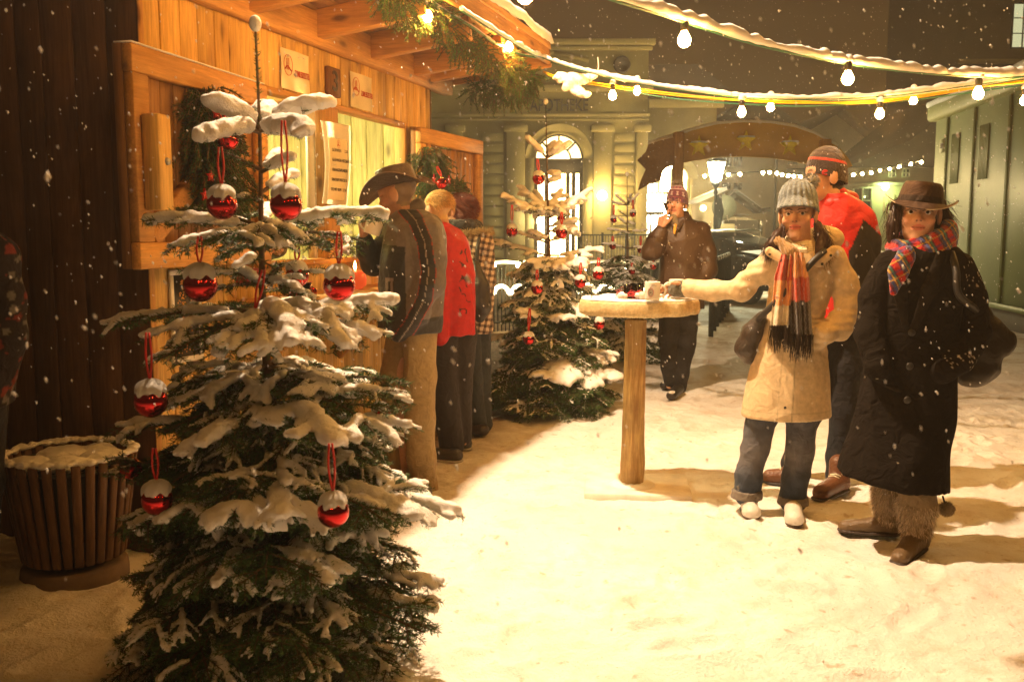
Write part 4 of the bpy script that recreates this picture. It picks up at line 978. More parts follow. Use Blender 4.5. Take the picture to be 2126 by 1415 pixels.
m = MB(); m.tube(crom([at(1128, 148, 6.95), at(1165, 160, 6.8), at(1320, 184, 6.4), at(1480, 203, 6.05), at(1650, 214, 5.95), at(1830, 208, 5.95), at(1990, 186, 6.0), at(2130, 170, 6.1)], 10), .006, 6)
m.tube(crom([at(1128, 150, 6.95), at(1165, 164, 6.8), at(1330, 190, 6.4), at(1490, 206, 6.05), at(1650, 210, 5.95), at(1830, 212, 5.95), at(2130, 166, 6.1)], 10), .005, 6); m.build('cable', M['cable_y'], YW, smooth=True)
GW = thing('green_cable', at(1300, 190, 6.6), 'loose green cable sagging lowest beneath the light strings', 'cable')
m = MB(); m.tube(crom([at(1240, 176, 6.8), at(1400, 205, 6.5), at(1600, 219, 6.3), at(1720, 219, 6.3), at(1900, 207, 6.4), at(2130, 176, 6.5)], 10), .005, 6); m.build('cable', M['cable_g'], GW, smooth=True)
# eave string with two big bulbs
pE = [to_world(.2, -.84, 2.70), to_world(1.2, -.84, 2.66), at(900, 6, 5.35), at(985, 60, 5.9), at(1030, 92, 6.3), at(1078, 112, 6.7), at(1128, 122, 6.9)]
pF = [V(-1.4, -1.3, 2.9), V(-.5, -.4, 2.75), V(.45, .5, 2.72), V(1.5, 1.4, 2.8), V(2.7, 2.6, 3.0), V(4.2, 4.6, 3.4), V(5.0, 6, 3.6)]  # unseen bulb string, added as warm fill from the viewer's side
string('string of bulbs hung over the square near the viewer', pF, [p - V(0, 0, .01) for p in pF[1:-1]], snow=0)
string('short string of big bulbs hung through the fir garland at the stall eave', pE, [at(888, 18, 5.2), at(1057, 84, 6.45), to_world(.75, -.84, 2.62)], r=.008, snow=.006)
# the added fill string hangs out of view, over and behind the viewer


# white plastic bag round the cable joint
BG = SDF(.02); c = at(1195, 172, 6.6)
k = 6.6 / FPX
for dx, dy, r_, fl in ((-30, -10, 16, .6), (-8, -6, 20, .7), (16, -8, 18, .6), (30, -14, 12, .6), (4, 16, 16, .7), (18, 22, 14, .6), (-14, 8, 13, .6)): BG.ell(c + V(dx * k, random.uniform(-.02, .02), -dy * k), (r_ * k, r_ * k * .6, r_ * k * fl))
t = NT('thin white plastic'); v = t.coords(); t.set(col=(.85, .82, .74), rough=.35, sss=.0); t.bump(t.noise(v, 22, 4, .6, 1.5), .6, .02)
o = BG.build('plastic_bag', t.m, None, h=.006, disp=lambda v: .012 * vnoise(v, 28, 3) + .006 * vnoise(v, 60, 4)); tag(o, 'white plastic bag wrapped round the cable joint', 'plastic bag')
m = MB(); m.tube(crom([c + V(.13, 0, .04), c + V(.155, 0, .10), c + V(.15, 0, .17)], 6), .004, 5); m.build('tie', M['white'], o)

# ============================================================ STREET LAMP HUNG HIGH OVER THE STALL FRONT
hl = to_world(1.0, -.80, 4.6)
HL = thing('hanging_lamp', hl, 'street lamp hung on a wire high above the stall eave', 'street lamp')
m = MB(); m.lathe([(.02, .20), (.05, .18), (.09, .08), (.16, .02), (.17, 0), (.165, .0), (.155, .02), (.09, .075), (.001, .08)], n=24); m.build('shade', M['iron'], HL, world=False, smooth=True)
m = MB(); m.lathe([(1e-3, .02), (.055, .02), (.06, .03), (.05, .06), (1e-3, .07)], n=20); m.build('lamp_glass', m_emit('street lamp glow', (1, .8, .5), 40), HL, world=False, smooth=True)
m = MB(); m.tube([(-3, 0, .30), (-1.5, 0, .22), (0, 0, .20), (2, 0, .24), (5, 0, .38)], .006, 5); m.build('wire', M['iron'], HL, world=False)
ld = bpy.data.lights.new('street_lamp_light', 'AREA'); ld.shape = 'DISK'; ld.size = .11; ld.energy = 235; ld.color = (1.0, .70, .43)
lo = bpy.data.objects.new('lamp_light', ld); COL.objects.link(lo); lo.parent = HL; lo.location = (0, 0, .012)

# ============================================================ HAZE
t = NT('snowy night air'); t.t.nodes.remove(t.b)
pv = t.n('VolumePrincipled'); pv.inputs['Color'].default_value = (.95, .93, .90, 1); pv.inputs['Density'].default_value = .0042; pv.inputs['Anisotropy'].default_value = .55
t.l(pv.outputs[0], t.out.inputs['Volume'])
m = MB(); m.box((-60, -14, -2.5), (60, 66, 16)); hz = m.build('haze', t.m, world=True); tag(hz, kind='stuff')
hz.visible_shadow = True
# ============================================================ FIR TREES
t = NT('fir needles'); a = t.n('Attribute'); a.attribute_name = 'col'; t.color(a.outputs['Color']); t.set(rough=.5, spec=.4); M['needles'] = t.m
M['bark'] = m_plain('fir bark', (.12, .07, .035), .85, .3, 40, .5, 90)
t = NT('soft snow'); v = t.coords(); t.set(col=(.92, .90, .87), rough=.8, spec=.2); t.bump(t.mix(.5, t.noise(v, 45, 5, .7), t.noise(v, 180, 3, .7)), .7, .012); M['snow_soft'] = t.m
class Fir:
    def __init__(s, seed, dens=500, nl=.019, nw=.0022, h=.008, far=False):
        s.r = np.random.default_rng(seed); s.nv = []; s.nc = []; s.wood = MB(); s.dens = dens; s.nl = nl; s.nw = nw; s.h = h; s.snow = []; s.far = far
    def needles(s, P, up=V(0, 0, 1), dens=None, bright=1.0):
        P = np.asarray(P, float); seg = np.linalg.norm(np.diff(P, axis=0), axis=1); L = seg.sum()
        n = max(3, int(L * (dens or s.dens))); r = s.r
        u = np.sort(r.random(n)) * L; cs = np.concatenate([[0], np.cumsum(seg)]); i = np.clip(np.searchsorted(cs, u) - 1, 0, len(seg) - 1); f = ((u - cs[i]) / seg[i])[:, None]
        p = P[i] * (1 - f) + P[i+1] * f; T = (P[i+1] - P[i]) / seg[i][:, None]
        side = np.cross(T, up); side /= np.linalg.norm(side, axis=1)[:, None] + 1e-9; upv = np.cross(side, T)
        ph = r.random(n) * 2 * np.pi; ph = np.where(r.random(n) < .6, np.where(r.random(n) < .5, 0, np.pi) + r.normal(0, .45, n), ph)
        rad = side * np.cos(ph)[:, None] + upv * np.sin(ph)[:, None]; d = T * r.uniform(.35, .8, n)[:, None] + rad * .85; d /= np.linalg.norm(d, axis=1)[:, None]
        ln = s.nl * r.uniform(.7, 1.15, n)[:, None]; w_ = np.cross(d, r.normal(0, 1, (n, 3))); w_ /= np.linalg.norm(w_, axis=1)[:, None]; w_ *= s.nw / 2
        v = np.stack([p - w_, p + w_, p + d * ln * .8 + w_ * .8, p + d * ln, p + d * ln * .8 - w_ * .8], 1); s.nv.append(v)
        g = r.uniform(.65, 1.25, n)[:, None] * bright; y_ = r.random(n)[:, None]
        c = (V(.030, .095, .018) * (1 - y_) + V(.065, .135, .028) * y_) * g; s.nc.append(np.repeat(c[:, None], 5, 1))
    def twig(s, p, d, L, droop, lvl, snow, up):
        n = 5; t_ = np.linspace(0, 1, n)[:, None]; P = p + d * L * t_ - V(0, 0, 1) * droop * L * t_ ** 2
        s.wood.tube(P, np.linspace(.0035, .0015, n) * (1 if lvl == 1 else .7), 4, cap=False); s.needles(P, up)
        if snow > 0:
            r0 = snow * s.r.uniform(.75, 1.2)
            if lvl == 2: r0 *= .8 if s.r.random() < .75 else 0
            if r0 < .002: return
            s.cur += [(P[k] + V(0, 0, r0 * .35), P[k+1] + V(0, 0, r0 * .35), r0 * (.75 + .25 * math.sin(k * 1.3)), r0 * (.9 if k < n - 2 else .8)) for k in range(0, n - 1)]
        if lvl == 1 and L > .075:
            q = .35
            while q < .95:
                i = int(q * (n - 1)); T = nrm(P[i+1] - P[i]); sd = nrm(np.cross(T, up))
                for sg in (-1, 1):
                    l2 = min(.10, (1 - q) * L * .8 + .02) * s.r.uniform(.7, 1.1)
                    s.twig(P[i] + (P[i+1] - P[i]) * (q * (n - 1) - i), nrm(T * .75 + sd * sg * .65 + V(0, 0, s.r.normal(0, .08))), l2, droop, 2, snow if s.r.random() < .8 else 0, up)
                q += max(.04 / L, .12)
    def branch(s, p0, tip, arch=.06, snow=.02, snow_p=.9, first=.22, side=.5, sp=.05, thick=.007, tw=.92):
        p0 = np.asarray(p0, float); tip = np.asarray(tip, float); L = np.linalg.norm(tip - p0); n = 9; t_ = np.linspace(0, 1, n)[:, None]
        wob = s.r.normal(0, .012, 3) * L
        P = p0 + (tip - p0) * t_ + V(0, 0, 1) * arch * L * 4 * t_ * (1 - t_) + wob * np.sin(t_ * 5)
        s.wood.tube(P, np.linspace(thick, .0025, n), 6, cap=False); s.cur = []; up = V(0, 0, 1)
        s.needles(P[1:] if first > .15 else P, up); s.needles(P[2:], V(.3, 0, 1))
        q = first
        while q < .97:
            x = q * (n - 1); i = int(x); pt = P[i] + (P[i+1] - P[i]) * (x - i); T = nrm(P[i+1] - P[i]); sd = nrm(np.cross(T, up))
            for sg in (-1, 1):
                if s.r.random() < .06: continue
                a_ = s.r.uniform(.75, 1.05); l1 = min(side * L, (1 - q) * L * .75 + .05) * s.r.uniform(.7, 1.12) * min(1, .55 + q * 1.4)
                d = nrm(T * math.cos(a_) + sd * sg * math.sin(a_) + V(0, 0, s.r.normal(-.02, .10)))
                s.twig(pt, d, max(.03, l1), s.r.uniform(.05, .35), 1, snow * tw if s.r.random() < snow_p else 0, up)
            q += sp / L * s.r.uniform(.8, 1.2)
        if snow > 0 and s.r.random() < max(snow_p, .5):
            i0 = 1 if first < .3 else 2
            for k in range(i0, n - 1):
                r0 = snow * (1.15 + .2 * math.sin(k * 2.1 + L * 30)); s.cur.append((P[k] + V(0, 0, r0 * .4), P[k+1] + V(0, 0, r0 * .4), r0, r0 * (1 if k < n - 2 else .95)))
        if s.cur:
            D = SDF(snow * .5)
            for a, b, ra, rb in s.cur: D.cap(a, b, ra, rb, flat=((0, 0, 1), .72))
            v, q_ = D.arrays(max(s.h, snow * .28)); nn = vnormals(v, q_)
            v = v + nn * (.28 * snow * vnoise(v, .9 / snow, 5) + .14 * snow * vnoise(v, 2.6 / snow, 6))[:, None]; s.snow.append((v, q_))
        return P
    def finish(s, root, crown='crown'):
        NV = np.concatenate(s.nv); n = len(NV); f3 = np.arange(n * 5).reshape(n, 5)
        me = mesh_np(NV.reshape(-1, 3), [np.stack([f3[:, 0], f3[:, 1], f3[:, 2], f3[:, 4]], 1), np.stack([f3[:, 4], f3[:, 2], f3[:, 3]], 1)], np.concatenate(s.nc).reshape(-1, 3))
        link(crown, me, M['needles'], root); s.wood.build('trunk', M['bark'], root, smooth=True)
        o = 0; vs = []; qs = []
        for v, q in s.snow: vs.append(v); qs.append(q + o); o += len(v)
        if vs: link('snow_cover', mesh_np(np.vstack(vs), np.vstack(qs)), M['snow_soft'], root)
def build_fir(name_label, base, top, explicit, profile, seed, dens, h=.008, k=1.0, nw=.0022, nl=.019, fill0=.10, step=.085, per=7, zmax=1.2, snowf=lambda z: .02, keep=None, lean=None):
    root = thing('fir_tree', base * V(1, 1, 0), name_label, 'tree', 'decorated fir trees')
    F = Fir(seed, dens, nl, nw, h); T = crom([base + V(0, 0, -.05)] + (lean or []) + [top], 10)
    n = len(T); F.wood.tube(T, .0035 + .026 * k * ((top[2] - T[:, 2]) / top[2]) ** 1.35, 8, cap=True)
    def tz(z): return np.array([np.interp(z, T[:, 2], T[:, 0]), np.interp(z, T[:, 2], T[:, 1]), z])
    r = F.r
    F.needles(np.array([tz(z) for z in np.linspace(top[2] - .30 * k, top[2], 6)]), V(1, 0, 0), dens * .9, 1.1)
    zz = top[2] - .3 * k
    F.needles(np.array([tz(z) for z in np.linspace(zz - .4, zz, 6)]), V(1, 0, 0), dens * .25)
    D = SDF(.01); D.ell(top + V(0, 0, .004), (.019 * k ** .5, .019 * k ** .5, .026 * k ** .5)); F.snow.append(D.arrays(.006))
    for (pz, tip, kw) in explicit: F.branch(tz(pz), tip, **kw)
    z = fill0
    while z < zmax:
        m_ = per + int(r.integers(-1, 2)); a0 = r.random() * 6.28
        for i in range(m_):
            a = a0 + i * 2 * math.pi / m_ + r.normal(0, .2); rad, dz = profile(z, a); rad *= r.uniform(.72, 1.05)
            d = V(math.cos(a), math.sin(a), 0); p0 = tz(z + r.uniform(-.03, .03)); tip = p0 + d * rad + V(0, 0, dz + r.normal(0, .025)); tip[2] = max(tip[2], .025)
            if keep is not None and not keep(tip): continue
            sn = snowf(z, a) if snowf.__code__.co_argcount == 2 else snowf(z)
            F.branch(p0, tip, arch=r.uniform(.02, .08), snow=sn * r.uniform(.7, 1.25), snow_p=.8 if sn > .0125 else .5, first=.2, sp=.052)
        z += step * r.uniform(.85, 1.15)
    F.finish(root); return root, tz

# --- foreground tree
YT1 = ground(560, 1385)[1]; b1 = at(560, 1385, YT1); b1[2] = 0; tp = at(530, 52, YT1)
def zt1(py): return at(545, py, YT1)[2]
big = dict(snow=.032, snow_p=1.0, first=.12, side=.28, sp=.075, arch=.05)
def E(py, px, ty, dY, **kw):
    k = dict(snow=.028, snow_p=.72, first=.3, side=.42, sp=.075, arch=.05, tw=.60); k.update(kw); k['snow'] *= .66; k['side'] *= .72; k['sp'] *= 1.35; k['snow_p'] *= .82; return (zt1(py), at(px, ty, YT1 + dY), k)
S1 = dict(side=.30, sp=.1, snow=.040, first=.5, tw=.5)
ex = [E(268, 440, 212, -.10, **S1), E(275, 424, 288, -.22, **S1), E(262, 682, 218, .05, **S1), E(272, 632, 276, -.2, **S1), E(262, 560, 232, .25, **S1), E(265, 520, 262, .3, **S1),
      E(352, 462, 318, -.1, side=.15, sp=.2, snow=.024), E(358, 608, 330, -.06, side=.15, sp=.2, snow=.024), E(345, 585, 322, .2, side=.1, sp=.2, snow=.02),
      E(400, 612, 366, .15, side=.15, sp=.2, snow=.024), E(420, 468, 398, .12, side=.2, sp=.15, snow=.024), E(410, 500, 418, -.12, side=.2, sp=.15, snow=.018),
      E(480, 308, 458, .02, side=.32, snow=.027), E(478, 790, 446, .02, side=.36, snow=.029), E(480, 485, 505, -.42, side=.42, snow=.032), E(480, 605, 492, -.36, side=.4, snow=.032), E(482, 535, 545, -.46, side=.3, snow=.030, arch=.12),
      E(470, 372, 438, .22, snow=.026), E(470, 700, 440, .26, snow=.026), E(485, 350, 512, -.12, snow=.02), E(485, 762, 505, -.18, snow=.022), E(470, 560, 440, .42, snow=.026), E(520, 480, 520, .2, snow=.02), E(520, 640, 505, .2, snow=.02),
      E(585, 392, 560, .18, snow=.025), E(590, 690, 560, .12, snow=.024), E(592, 460, 600, -.18, snow=.02), E(588, 628, 605, -.2, snow=.022), E(600, 500, 560, -.08, snow=.022), E(600, 585, 545, -.1, snow=.022),
      E(655, 215, 672, -.05, side=.3, snow=.022, snow_p=.7), E(660, 820, 632, .0, side=.4, snow=.029), E(655, 300, 700, -.18, snow=.022), E(665, 330, 742, -.28, snow=.024), E(650, 380, 650, .3, snow=.028), E(650, 720, 640, .25, snow=.028),
      E(690, 545, 730, -.48, side=.45, snow=.034, arch=.10), E(680, 600, 715, -.46, side=.42, snow=.036, arch=.16), E(675, 715, 720, -.34, side=.45, snow=.034, arch=.18), E(690, 460, 740, -.36, snow=.030, arch=.1), E(700, 775, 705, -.2, snow=.030, arch=.1), E(660, 640, 640, .4, snow=.028),
      E(800, 842, 792, .0, side=.42, snow=.029), E(790, 835, 835, -.15, side=.42, snow=.030), E(800, 360, 800, -.1, snow=.02), E(770, 380, 770, .25, snow=.022), E(800, 770, 770, .3, snow=.02),
      E(900, 250, 885, .05, side=.45, snow=.027), E(890, 852, 885, -.12, side=.4, snow=.026), E(880, 790, 905, -.40, side=.45, snow=.038, arch=.16), E(890, 690, 930, -.50, side=.4, snow=.038, arch=.14), E(900, 410, 935, -.46, side=.4, snow=.034, arch=.1), E(890, 720, 860, .2, snow=.024),
      E(1000, 225, 962, -.1, snow=.016), E(1010, 600, 1000, -.5, snow=.024), E(1010, 470, 1000, -.52, snow=.02),
      E(1040, 945, 1060, -.02, side=.42, snow=.034, arch=.08), E(1050, 865, 1080, -.30, side=.5, snow=.036, arch=.12), E(1060, 800, 1090, -.42, side=.5, snow=.034, arch=.12), E(1070, 300, 1095, -.40, side=.45, snow=.030, arch=.14), E(1060, 480, 1080, -.62, side=.45, snow=.038, arch=.16), E(1070, 590, 1085, -.6, side=.45, snow=.034, arch=.14), E(1060, 380, 1070, -.5, side=.4, snow=.034, arch=.14),
      E(1160, 560, 1200, -.62, snow=.030, arch=.1), E(1160, 680, 1200, -.5, snow=.028, arch=.1), E(1160, 440, 1210, -.55, snow=.024, arch=.1), E(1200, 910, 1210, .0, snow=.026), E(1210, 900, 1270, -.15, snow=.026), E(1230, 880, 1310, -.3, snow=.024), E(1290, 530, 1350, -.6, snow=.016, arch=.05), E(1300, 640, 1390, -.55, snow=.010), E(1250, 270, 1290, -.2, snow=.012), E(1290, 330, 1370, -.4, snow=.010), E(1310, 240, 1375, -.1, snow=.010)]
def prof1(z, a):
    base = float(np.interp(z, [.05, .3, .6, .9, 1.2], [.47, .50, .46, .36, .28])); return base, -.03 - .10 * base if z > .25 else -.02
print('tree1', YT1, tp)
def sn1(z, a): return float(np.interp(z, [.1, .35, .7, 1.2], [.009, .012, .012, .013])) * (1.0 if math.sin(a) < .3 or z > .8 else .7)
tree1, tz1 = build_fir('tall snow-laden fir in the foreground, hung with red balls', b1, tp, ex, prof1, 5, 620, zmax=1.0, snowf=sn1, step=.09, per=8, lean=[at(560, 900, YT1), at(545, 600, YT1), at(540, 300, YT1)])

# --- second tree
YT2 = ground(1145, 850)[1]; b2 = at(1145, 850, YT2); b2[2] = 0; tp2 = at(1133, 212, YT2)
def E2(py, px, ty, dY, **kw):
    k = dict(snow=.022, snow_p=.95, first=.3, side=.3, sp=.12, arch=.0, thick=.009); k.update(kw); return (at(1135, py, YT2)[2], at(px, ty, YT2 + dY), k)
s2 = dict(side=.1, sp=.3, first=.7)
ex2 = [E2(328, 1095, 287, 0, **s2), E2(328, 1163, 300, -.1, **s2), E2(328, 1183, 300, .05, **s2), E2(328, 1150, 296, .25, **s2), E2(360, 1160, 362, -.1, **s2), E2(380, 1160, 368, .1, **s2), E2(372, 1112, 372, .1, **s2),
       E2(450, 1047, 408, .05, side=.3), E2(448, 1082, 388, .1), E2(448, 1225, 394, 0), E2(452, 1205, 412, -.15), E2(452, 1190, 426, -.2), E2(450, 1072, 425, -.2), E2(440, 1165, 395, .25), E2(440, 1110, 400, .3), E2(470, 1196, 458, -.1), E2(480, 1190, 470, .15), E2(440, 1160, 430, -.3), E2(450, 1120, 435, -.3),
       E2(500, 1105, 482, -.1), E2(500, 1195, 480, -.1), E2(505, 1068, 480, .05, side=.12, snow=.016), E2(530, 1030, 502, .1, snow=.018), E2(530, 1250, 520, .0, snow=.02), E2(540, 1170, 560, -.32, snow=.026), E2(540, 1215, 545, -.25, snow=.028), E2(545, 1095, 545, -.25, snow=.024),
       E2(740, 1285, 780, -.15, snow=.028, side=.45, sp=.07), E2(740, 1240, 800, -.35, snow=.032, side=.45, sp=.07, arch=.1), E2(740, 1190, 790, -.45, snow=.032, side=.45, sp=.07, arch=.1), E2(720, 1280, 735, 0, snow=.02, sp=.07), E2(770, 1010, 800, 0, snow=.018, sp=.07), E2(760, 1120, 780, -.45, snow=.02, sp=.07), E2(800, 1060, 850, -.4, snow=.014, sp=.07), E2(640, 1075, 650, -.3, snow=.026, sp=.07), E2(650, 1180, 660, -.4, snow=.024, sp=.07), E2(700, 1010, 700, .1, snow=.02, sp=.07)]
def prof2(z, a): base = float(np.interp(z, [.05, .3, .7, 1.1, 1.4], [.58, .60, .46, .36, .26])); return base, -.05 - .12 * base if z > .25 else -.03
tree2, tz2 = build_fir('medium decorated fir between the customers and the log table', b2, tp2, ex2, prof2, 9, 300, h=.012, nw=.0034, nl=.022, zmax=1.28, snowf=lambda z: float(np.interp(z, [.1, .4, 1.2], [.007, .010, .014])), step=.095, per=7, lean=[at(1143, 700, YT2), at(1138, 450, YT2)])
# --- third tree
YT3 = 10.6; b3 = at(1305, 660, YT3); b3[2] = 0; tp3 = at(1302, 362, YT3)
def E3(py, px, ty, dY, **kw):
    k = dict(snow=.014, snow_p=.85, first=.5, side=.12, sp=.3, arch=.0, thick=.009); k.update(kw); return (at(1303, py, YT3)[2], at(px, ty, YT3 + dY), k)
ex3 = [E3(425, 1278, 406, 0), E3(425, 1325, 404, 0), E3(426, 1270, 420, .1), E3(425, 1310, 405, -.2), E3(450, 1283, 436, 0), E3(465, 1284, 452, 0), E3(460, 1318, 466, 0), E3(480, 1262, 476, 0, side=.3, sp=.15), E3(480, 1345, 478, 0, side=.3, sp=.15), E3(482, 1290, 482, -.3, side=.3, sp=.15), E3(515, 1250, 505, 0, side=.3, sp=.12), E3(515, 1355, 510, 0, side=.3, sp=.12)]
def prof3(z, a): base = float(np.interp(z, [.05, .3, .7, 1.1, 1.4], [.58, .60, .46, .34, .22])); return base, -.05 - .10 * base
tree3, tz3 = build_fir('smallest and darkest fir, farthest back, left of the man on the phone', b3, tp3, ex3, prof3, 12, 170, h=.014, nw=.0045, nl=.026, zmax=1.15, snowf=lambda z: .013, step=.12, per=7)

# ============================================================ BAUBLES
t = NT('red glass ball'); t.set(col=(.62, .008, .010), rough=.07, metal=1.0, coat=.5); M['ball'] = t.m
M['gold'] = m_plain('gold cap', (.75, .5, .15), .25, metal=1.0, bump=0)
M['ribbon'] = m_plain('red ribbon', (.55, .02, .012), .5, bump=0)
BM = {}
m = MB(); m.lathe([(math.sin(a) + 1e-4, -math.cos(a)) for a in np.linspace(0, math.pi, 28)], n=40); BM['ball'] = m.mesh(); BM['ball'].materials.append(M['ball'])
m = MB(); m.lathe([(.22, .95), (.22, 1.14), (.15, 1.17), (1e-3, 1.18)], n=16); BM['cap'] = m.mesh(); BM['cap'].materials.append(M['gold'])
th = np.linspace(0, 2 * math.pi, 65)[:-1]; ps = np.linspace(.0, 1.0, 16); G = []
for p_ in ps:
    row = []
    for a in th:
        edge = 1.12 + .10 * math.sin(a * 5 + 1) + .07 * math.sin(a * 9); e = edge * p_; r_ = 1.015 + .30 * (1 - p_ ** 4) + .03 * math.sin(a * 7 + e * 6); row.append((r_ * math.sin(e) * .98, r_ * math.sin(e) * .98, r_ * math.cos(e)))
    G.append([(q[0] * math.cos(a), q[1] * math.sin(a), q[2]) for q, a in zip(row, th)])
m = MB(); m.surf(np.array(G), closed_v=True); BM['snow'] = m.mesh(); BM['snow'].materials.append(M['snow_soft'])
for k in BM.values(): k.polygons.foreach_set('use_smooth', [True] * len(k.polygons))
def bauble(px, py, Y, r_px, rib, label, group='red glass balls on the fir trees', snow=.8, cat='bauble'):
    c = at(px, py, Y); r_ = r_px * Y / FPX; root = thing('bauble', c - V(0, 0, r_), label, cat, group)
    def part(k, name, sc=1, par=None):
        o = bpy.data.objects.new(name, BM[k]); COL.objects.link(o); o.parent = root; o.location = (0, 0, r_); o.scale = (r_ * sc,) * 3; o.rotation_euler = (0, 0, px * .7); return o
    part('ball', 'ball'); part('cap', 'cap')
    if snow: o = part('snow', 'snow_cap'); o.scale = (r_ * (.97 if snow > .5 else 1), r_, r_ * (.75 + .35 * snow)); o.location = (0, 0, r_ * (1.0 + .0)); 
    if rib:
        a = c + V(0, 0, r_ * 1.15); b = at(rib[0], rib[1], Y); m = MB(); w_ = .0022 + Y * .0004
        for sg in (-1, 1):
            C = crom([a, (a + b) / 2 + V(sg * .008, 0, 0), b + V(sg * .004, 0, 0)], 6); m.tube(C, w_, 5)
        m.build('ribbon', M['ribbon'], root, smooth=True)
    return root
T1 = YT1
for (px, py, dY, r_, rib, lab) in (
    (461, 425, -.28, 31, (457, 305), 'snow-capped red ball high on the left side of the foreground fir'),
    (594, 425, -.38, 33, (588, 250), 'big snow-capped red ball high on the right side of the foreground fir'),
    (416, 592, -.32, 35, (414, 490), 'red ball overlapping the framed poster, left middle of the foreground fir'),
    (617, 572, .15, 24, (617, 510), 'smaller red ball behind the foreground fir twigs, above the counter'),
    (704, 592, -.25, 33, (704, 480), 'red ball in front of the candle flame, right side of the foreground fir'),
    (530, 676, -.28, 27, (547, 560), 'red ball half buried in twigs at the trunk of the foreground fir'),
    (313, 832, -.35, 35, (306, 690), 'red ball hanging lowest on a long ribbon at the left, beside the bare boards'),
    (326, 1037, -.45, 33, (320, 930), 'red ball near the slatted bin, low left in the foreground fir'),
    (692, 1062, -.60, 34, (686, 920), 'red ball low right in the foreground fir, on a wide ribbon loop'),
    (272, 972, -.05, 23, None, 'snowless red ball peeping out next to the rim of the slatted bin'),
    (790, 862, -.05, 22, None, 'red ball hidden by snowy twigs before the khaki trousers')):
    bauble(px, py, T1 + dY, r_, rib, lab, snow=0 if rib is None and px < 500 else .8)
for (px, py, dY, r_, rib, lab) in (
    (1118, 371, -.1, 12.5, (1116, 330), 'topmost red ball of the middle fir, before the arched door'),
    (1063, 480, -.1, 12, (1063, 425), 'outermost left red ball of the middle fir'),
    (1166, 483, -.35, 12.5, (1166, 440), 'red ball of the middle fir right of its trunk, below the door'),
    (1165, 453, .1, 9, (1168, 430), 'small red ball behind the twigs right of the middle fir trunk'),
    (1205, 586, -.4, 12, (1206, 545), 'red ball of the middle fir just left of the log table'),
    (1242, 569, -.1, 12, (1243, 535), 'red ball of the middle fir above the left edge of the log table'),
    (1115, 599, -.45, 12.5, (1115, 560), 'red ball at mid height of the middle fir, left of its trunk'),
    (1244, 673, -.1, 12, (1247, 655), 'red ball hanging right below the log table top'),
    (1097, 704, -.5, 12.5, (1100, 640), 'lowest red ball of the middle fir')):
    bauble(px, py, YT2 + dY, r_, rib, lab)
for (px, py, dY, r_, rib, lab) in (
    (1274, 456, -.1, 7, (1274, 425), 'upper left red ball of the small back fir'), (1314, 444, -.1, 7, (1314, 415), 'upper right red ball of the small back fir'),
    (1272, 511, -.35, 7, (1272, 490), 'left middle red ball of the small back fir'), (1330, 519, -.35, 7, (1330, 490), 'red ball of the small back fir beside the phone man elbow'),
    (1356, 553, -.35, 7, (1356, 525), 'lowest right red ball of the small back fir'), (1312, 563, -.4, 7, (1312, 545), 'lowest middle red ball of the small back fir')):
    bauble(px, py, YT3 + dY, r_, rib, lab)

# ============================================================ GARLAND AND FIR BUNCHES ON THE STALL
def greens(root, pts, rad, n, seed, name='twigs', L=(.08, .16), dens=380, nw=.003, down=.2, bright=1.3):
    n = int(n * 1.9); L = (L[0] * .62, L[1] * .66); dens *= 1.3
    F = Fir(seed, dens, .017, nw, .01); C = crom(pts, 20); r = F.r
    for k in range(n):
        i = int(r.integers(0, len(C) - 1)); T = nrm(C[i+1] - C[i]); o = r.normal(0, 1, 3); o -= T * (o @ T); o = nrm(o) * rad * r.uniform(.1, .75)
        p = C[i] + o; d = nrm(nrm(o) * .9 + T * r.uniform(-.9, .9) + V(0, 0, -down) + r.normal(0, .3, 3)); l_ = r.uniform(*L)
        P = p + d * l_ * np.linspace(0, 1, 4)[:, None] - V(0, 0, .25 * l_) * (np.linspace(0, 1, 4)[:, None] ** 2); F.wood.tube(P, .0025, 4, cap=False); F.needles(P, V(.1, .2, 1), bright=bright)
    NV = np.concatenate(F.nv); q = len(NV); f3 = np.arange(q * 5).reshape(q, 5)
    me = mesh_np(NV.reshape(-1, 3), [np.stack([f3[:, 0], f3[:, 1], f3[:, 2], f3[:, 4]], 1), np.stack([f3[:, 4], f3[:, 2], f3[:, 3]], 1)], np.concatenate(F.nc).reshape(-1, 3))
    link('needles', me, M['needles'], root); F.wood.build('stems', M['bark'], root)
g0 = at(1100, 175, 6.9)
GL = thing('fir_garland', to_world(W, -.85, 2.4), 'fir garland wound along the stall eave and round its far corner', 'garland')
greens(GL, [at(800, -30, 4.9), at(850, 5, 5.1), at(905, 28, 5.5), at(950, 80, 5.9), at(1000, 105, 6.3), at(1045, 130, 6.6), at(1085, 165, 6.85), at(1100, 170, 6.95)], .12, 420, 21, bright=1.6)
greens(GL, [at(1095, 150, 6.9), at(1070, 185, 7.0), at(1020, 185, 7.15), at(975, 185, 7.3)], .13, 190, 22, bright=1.3)
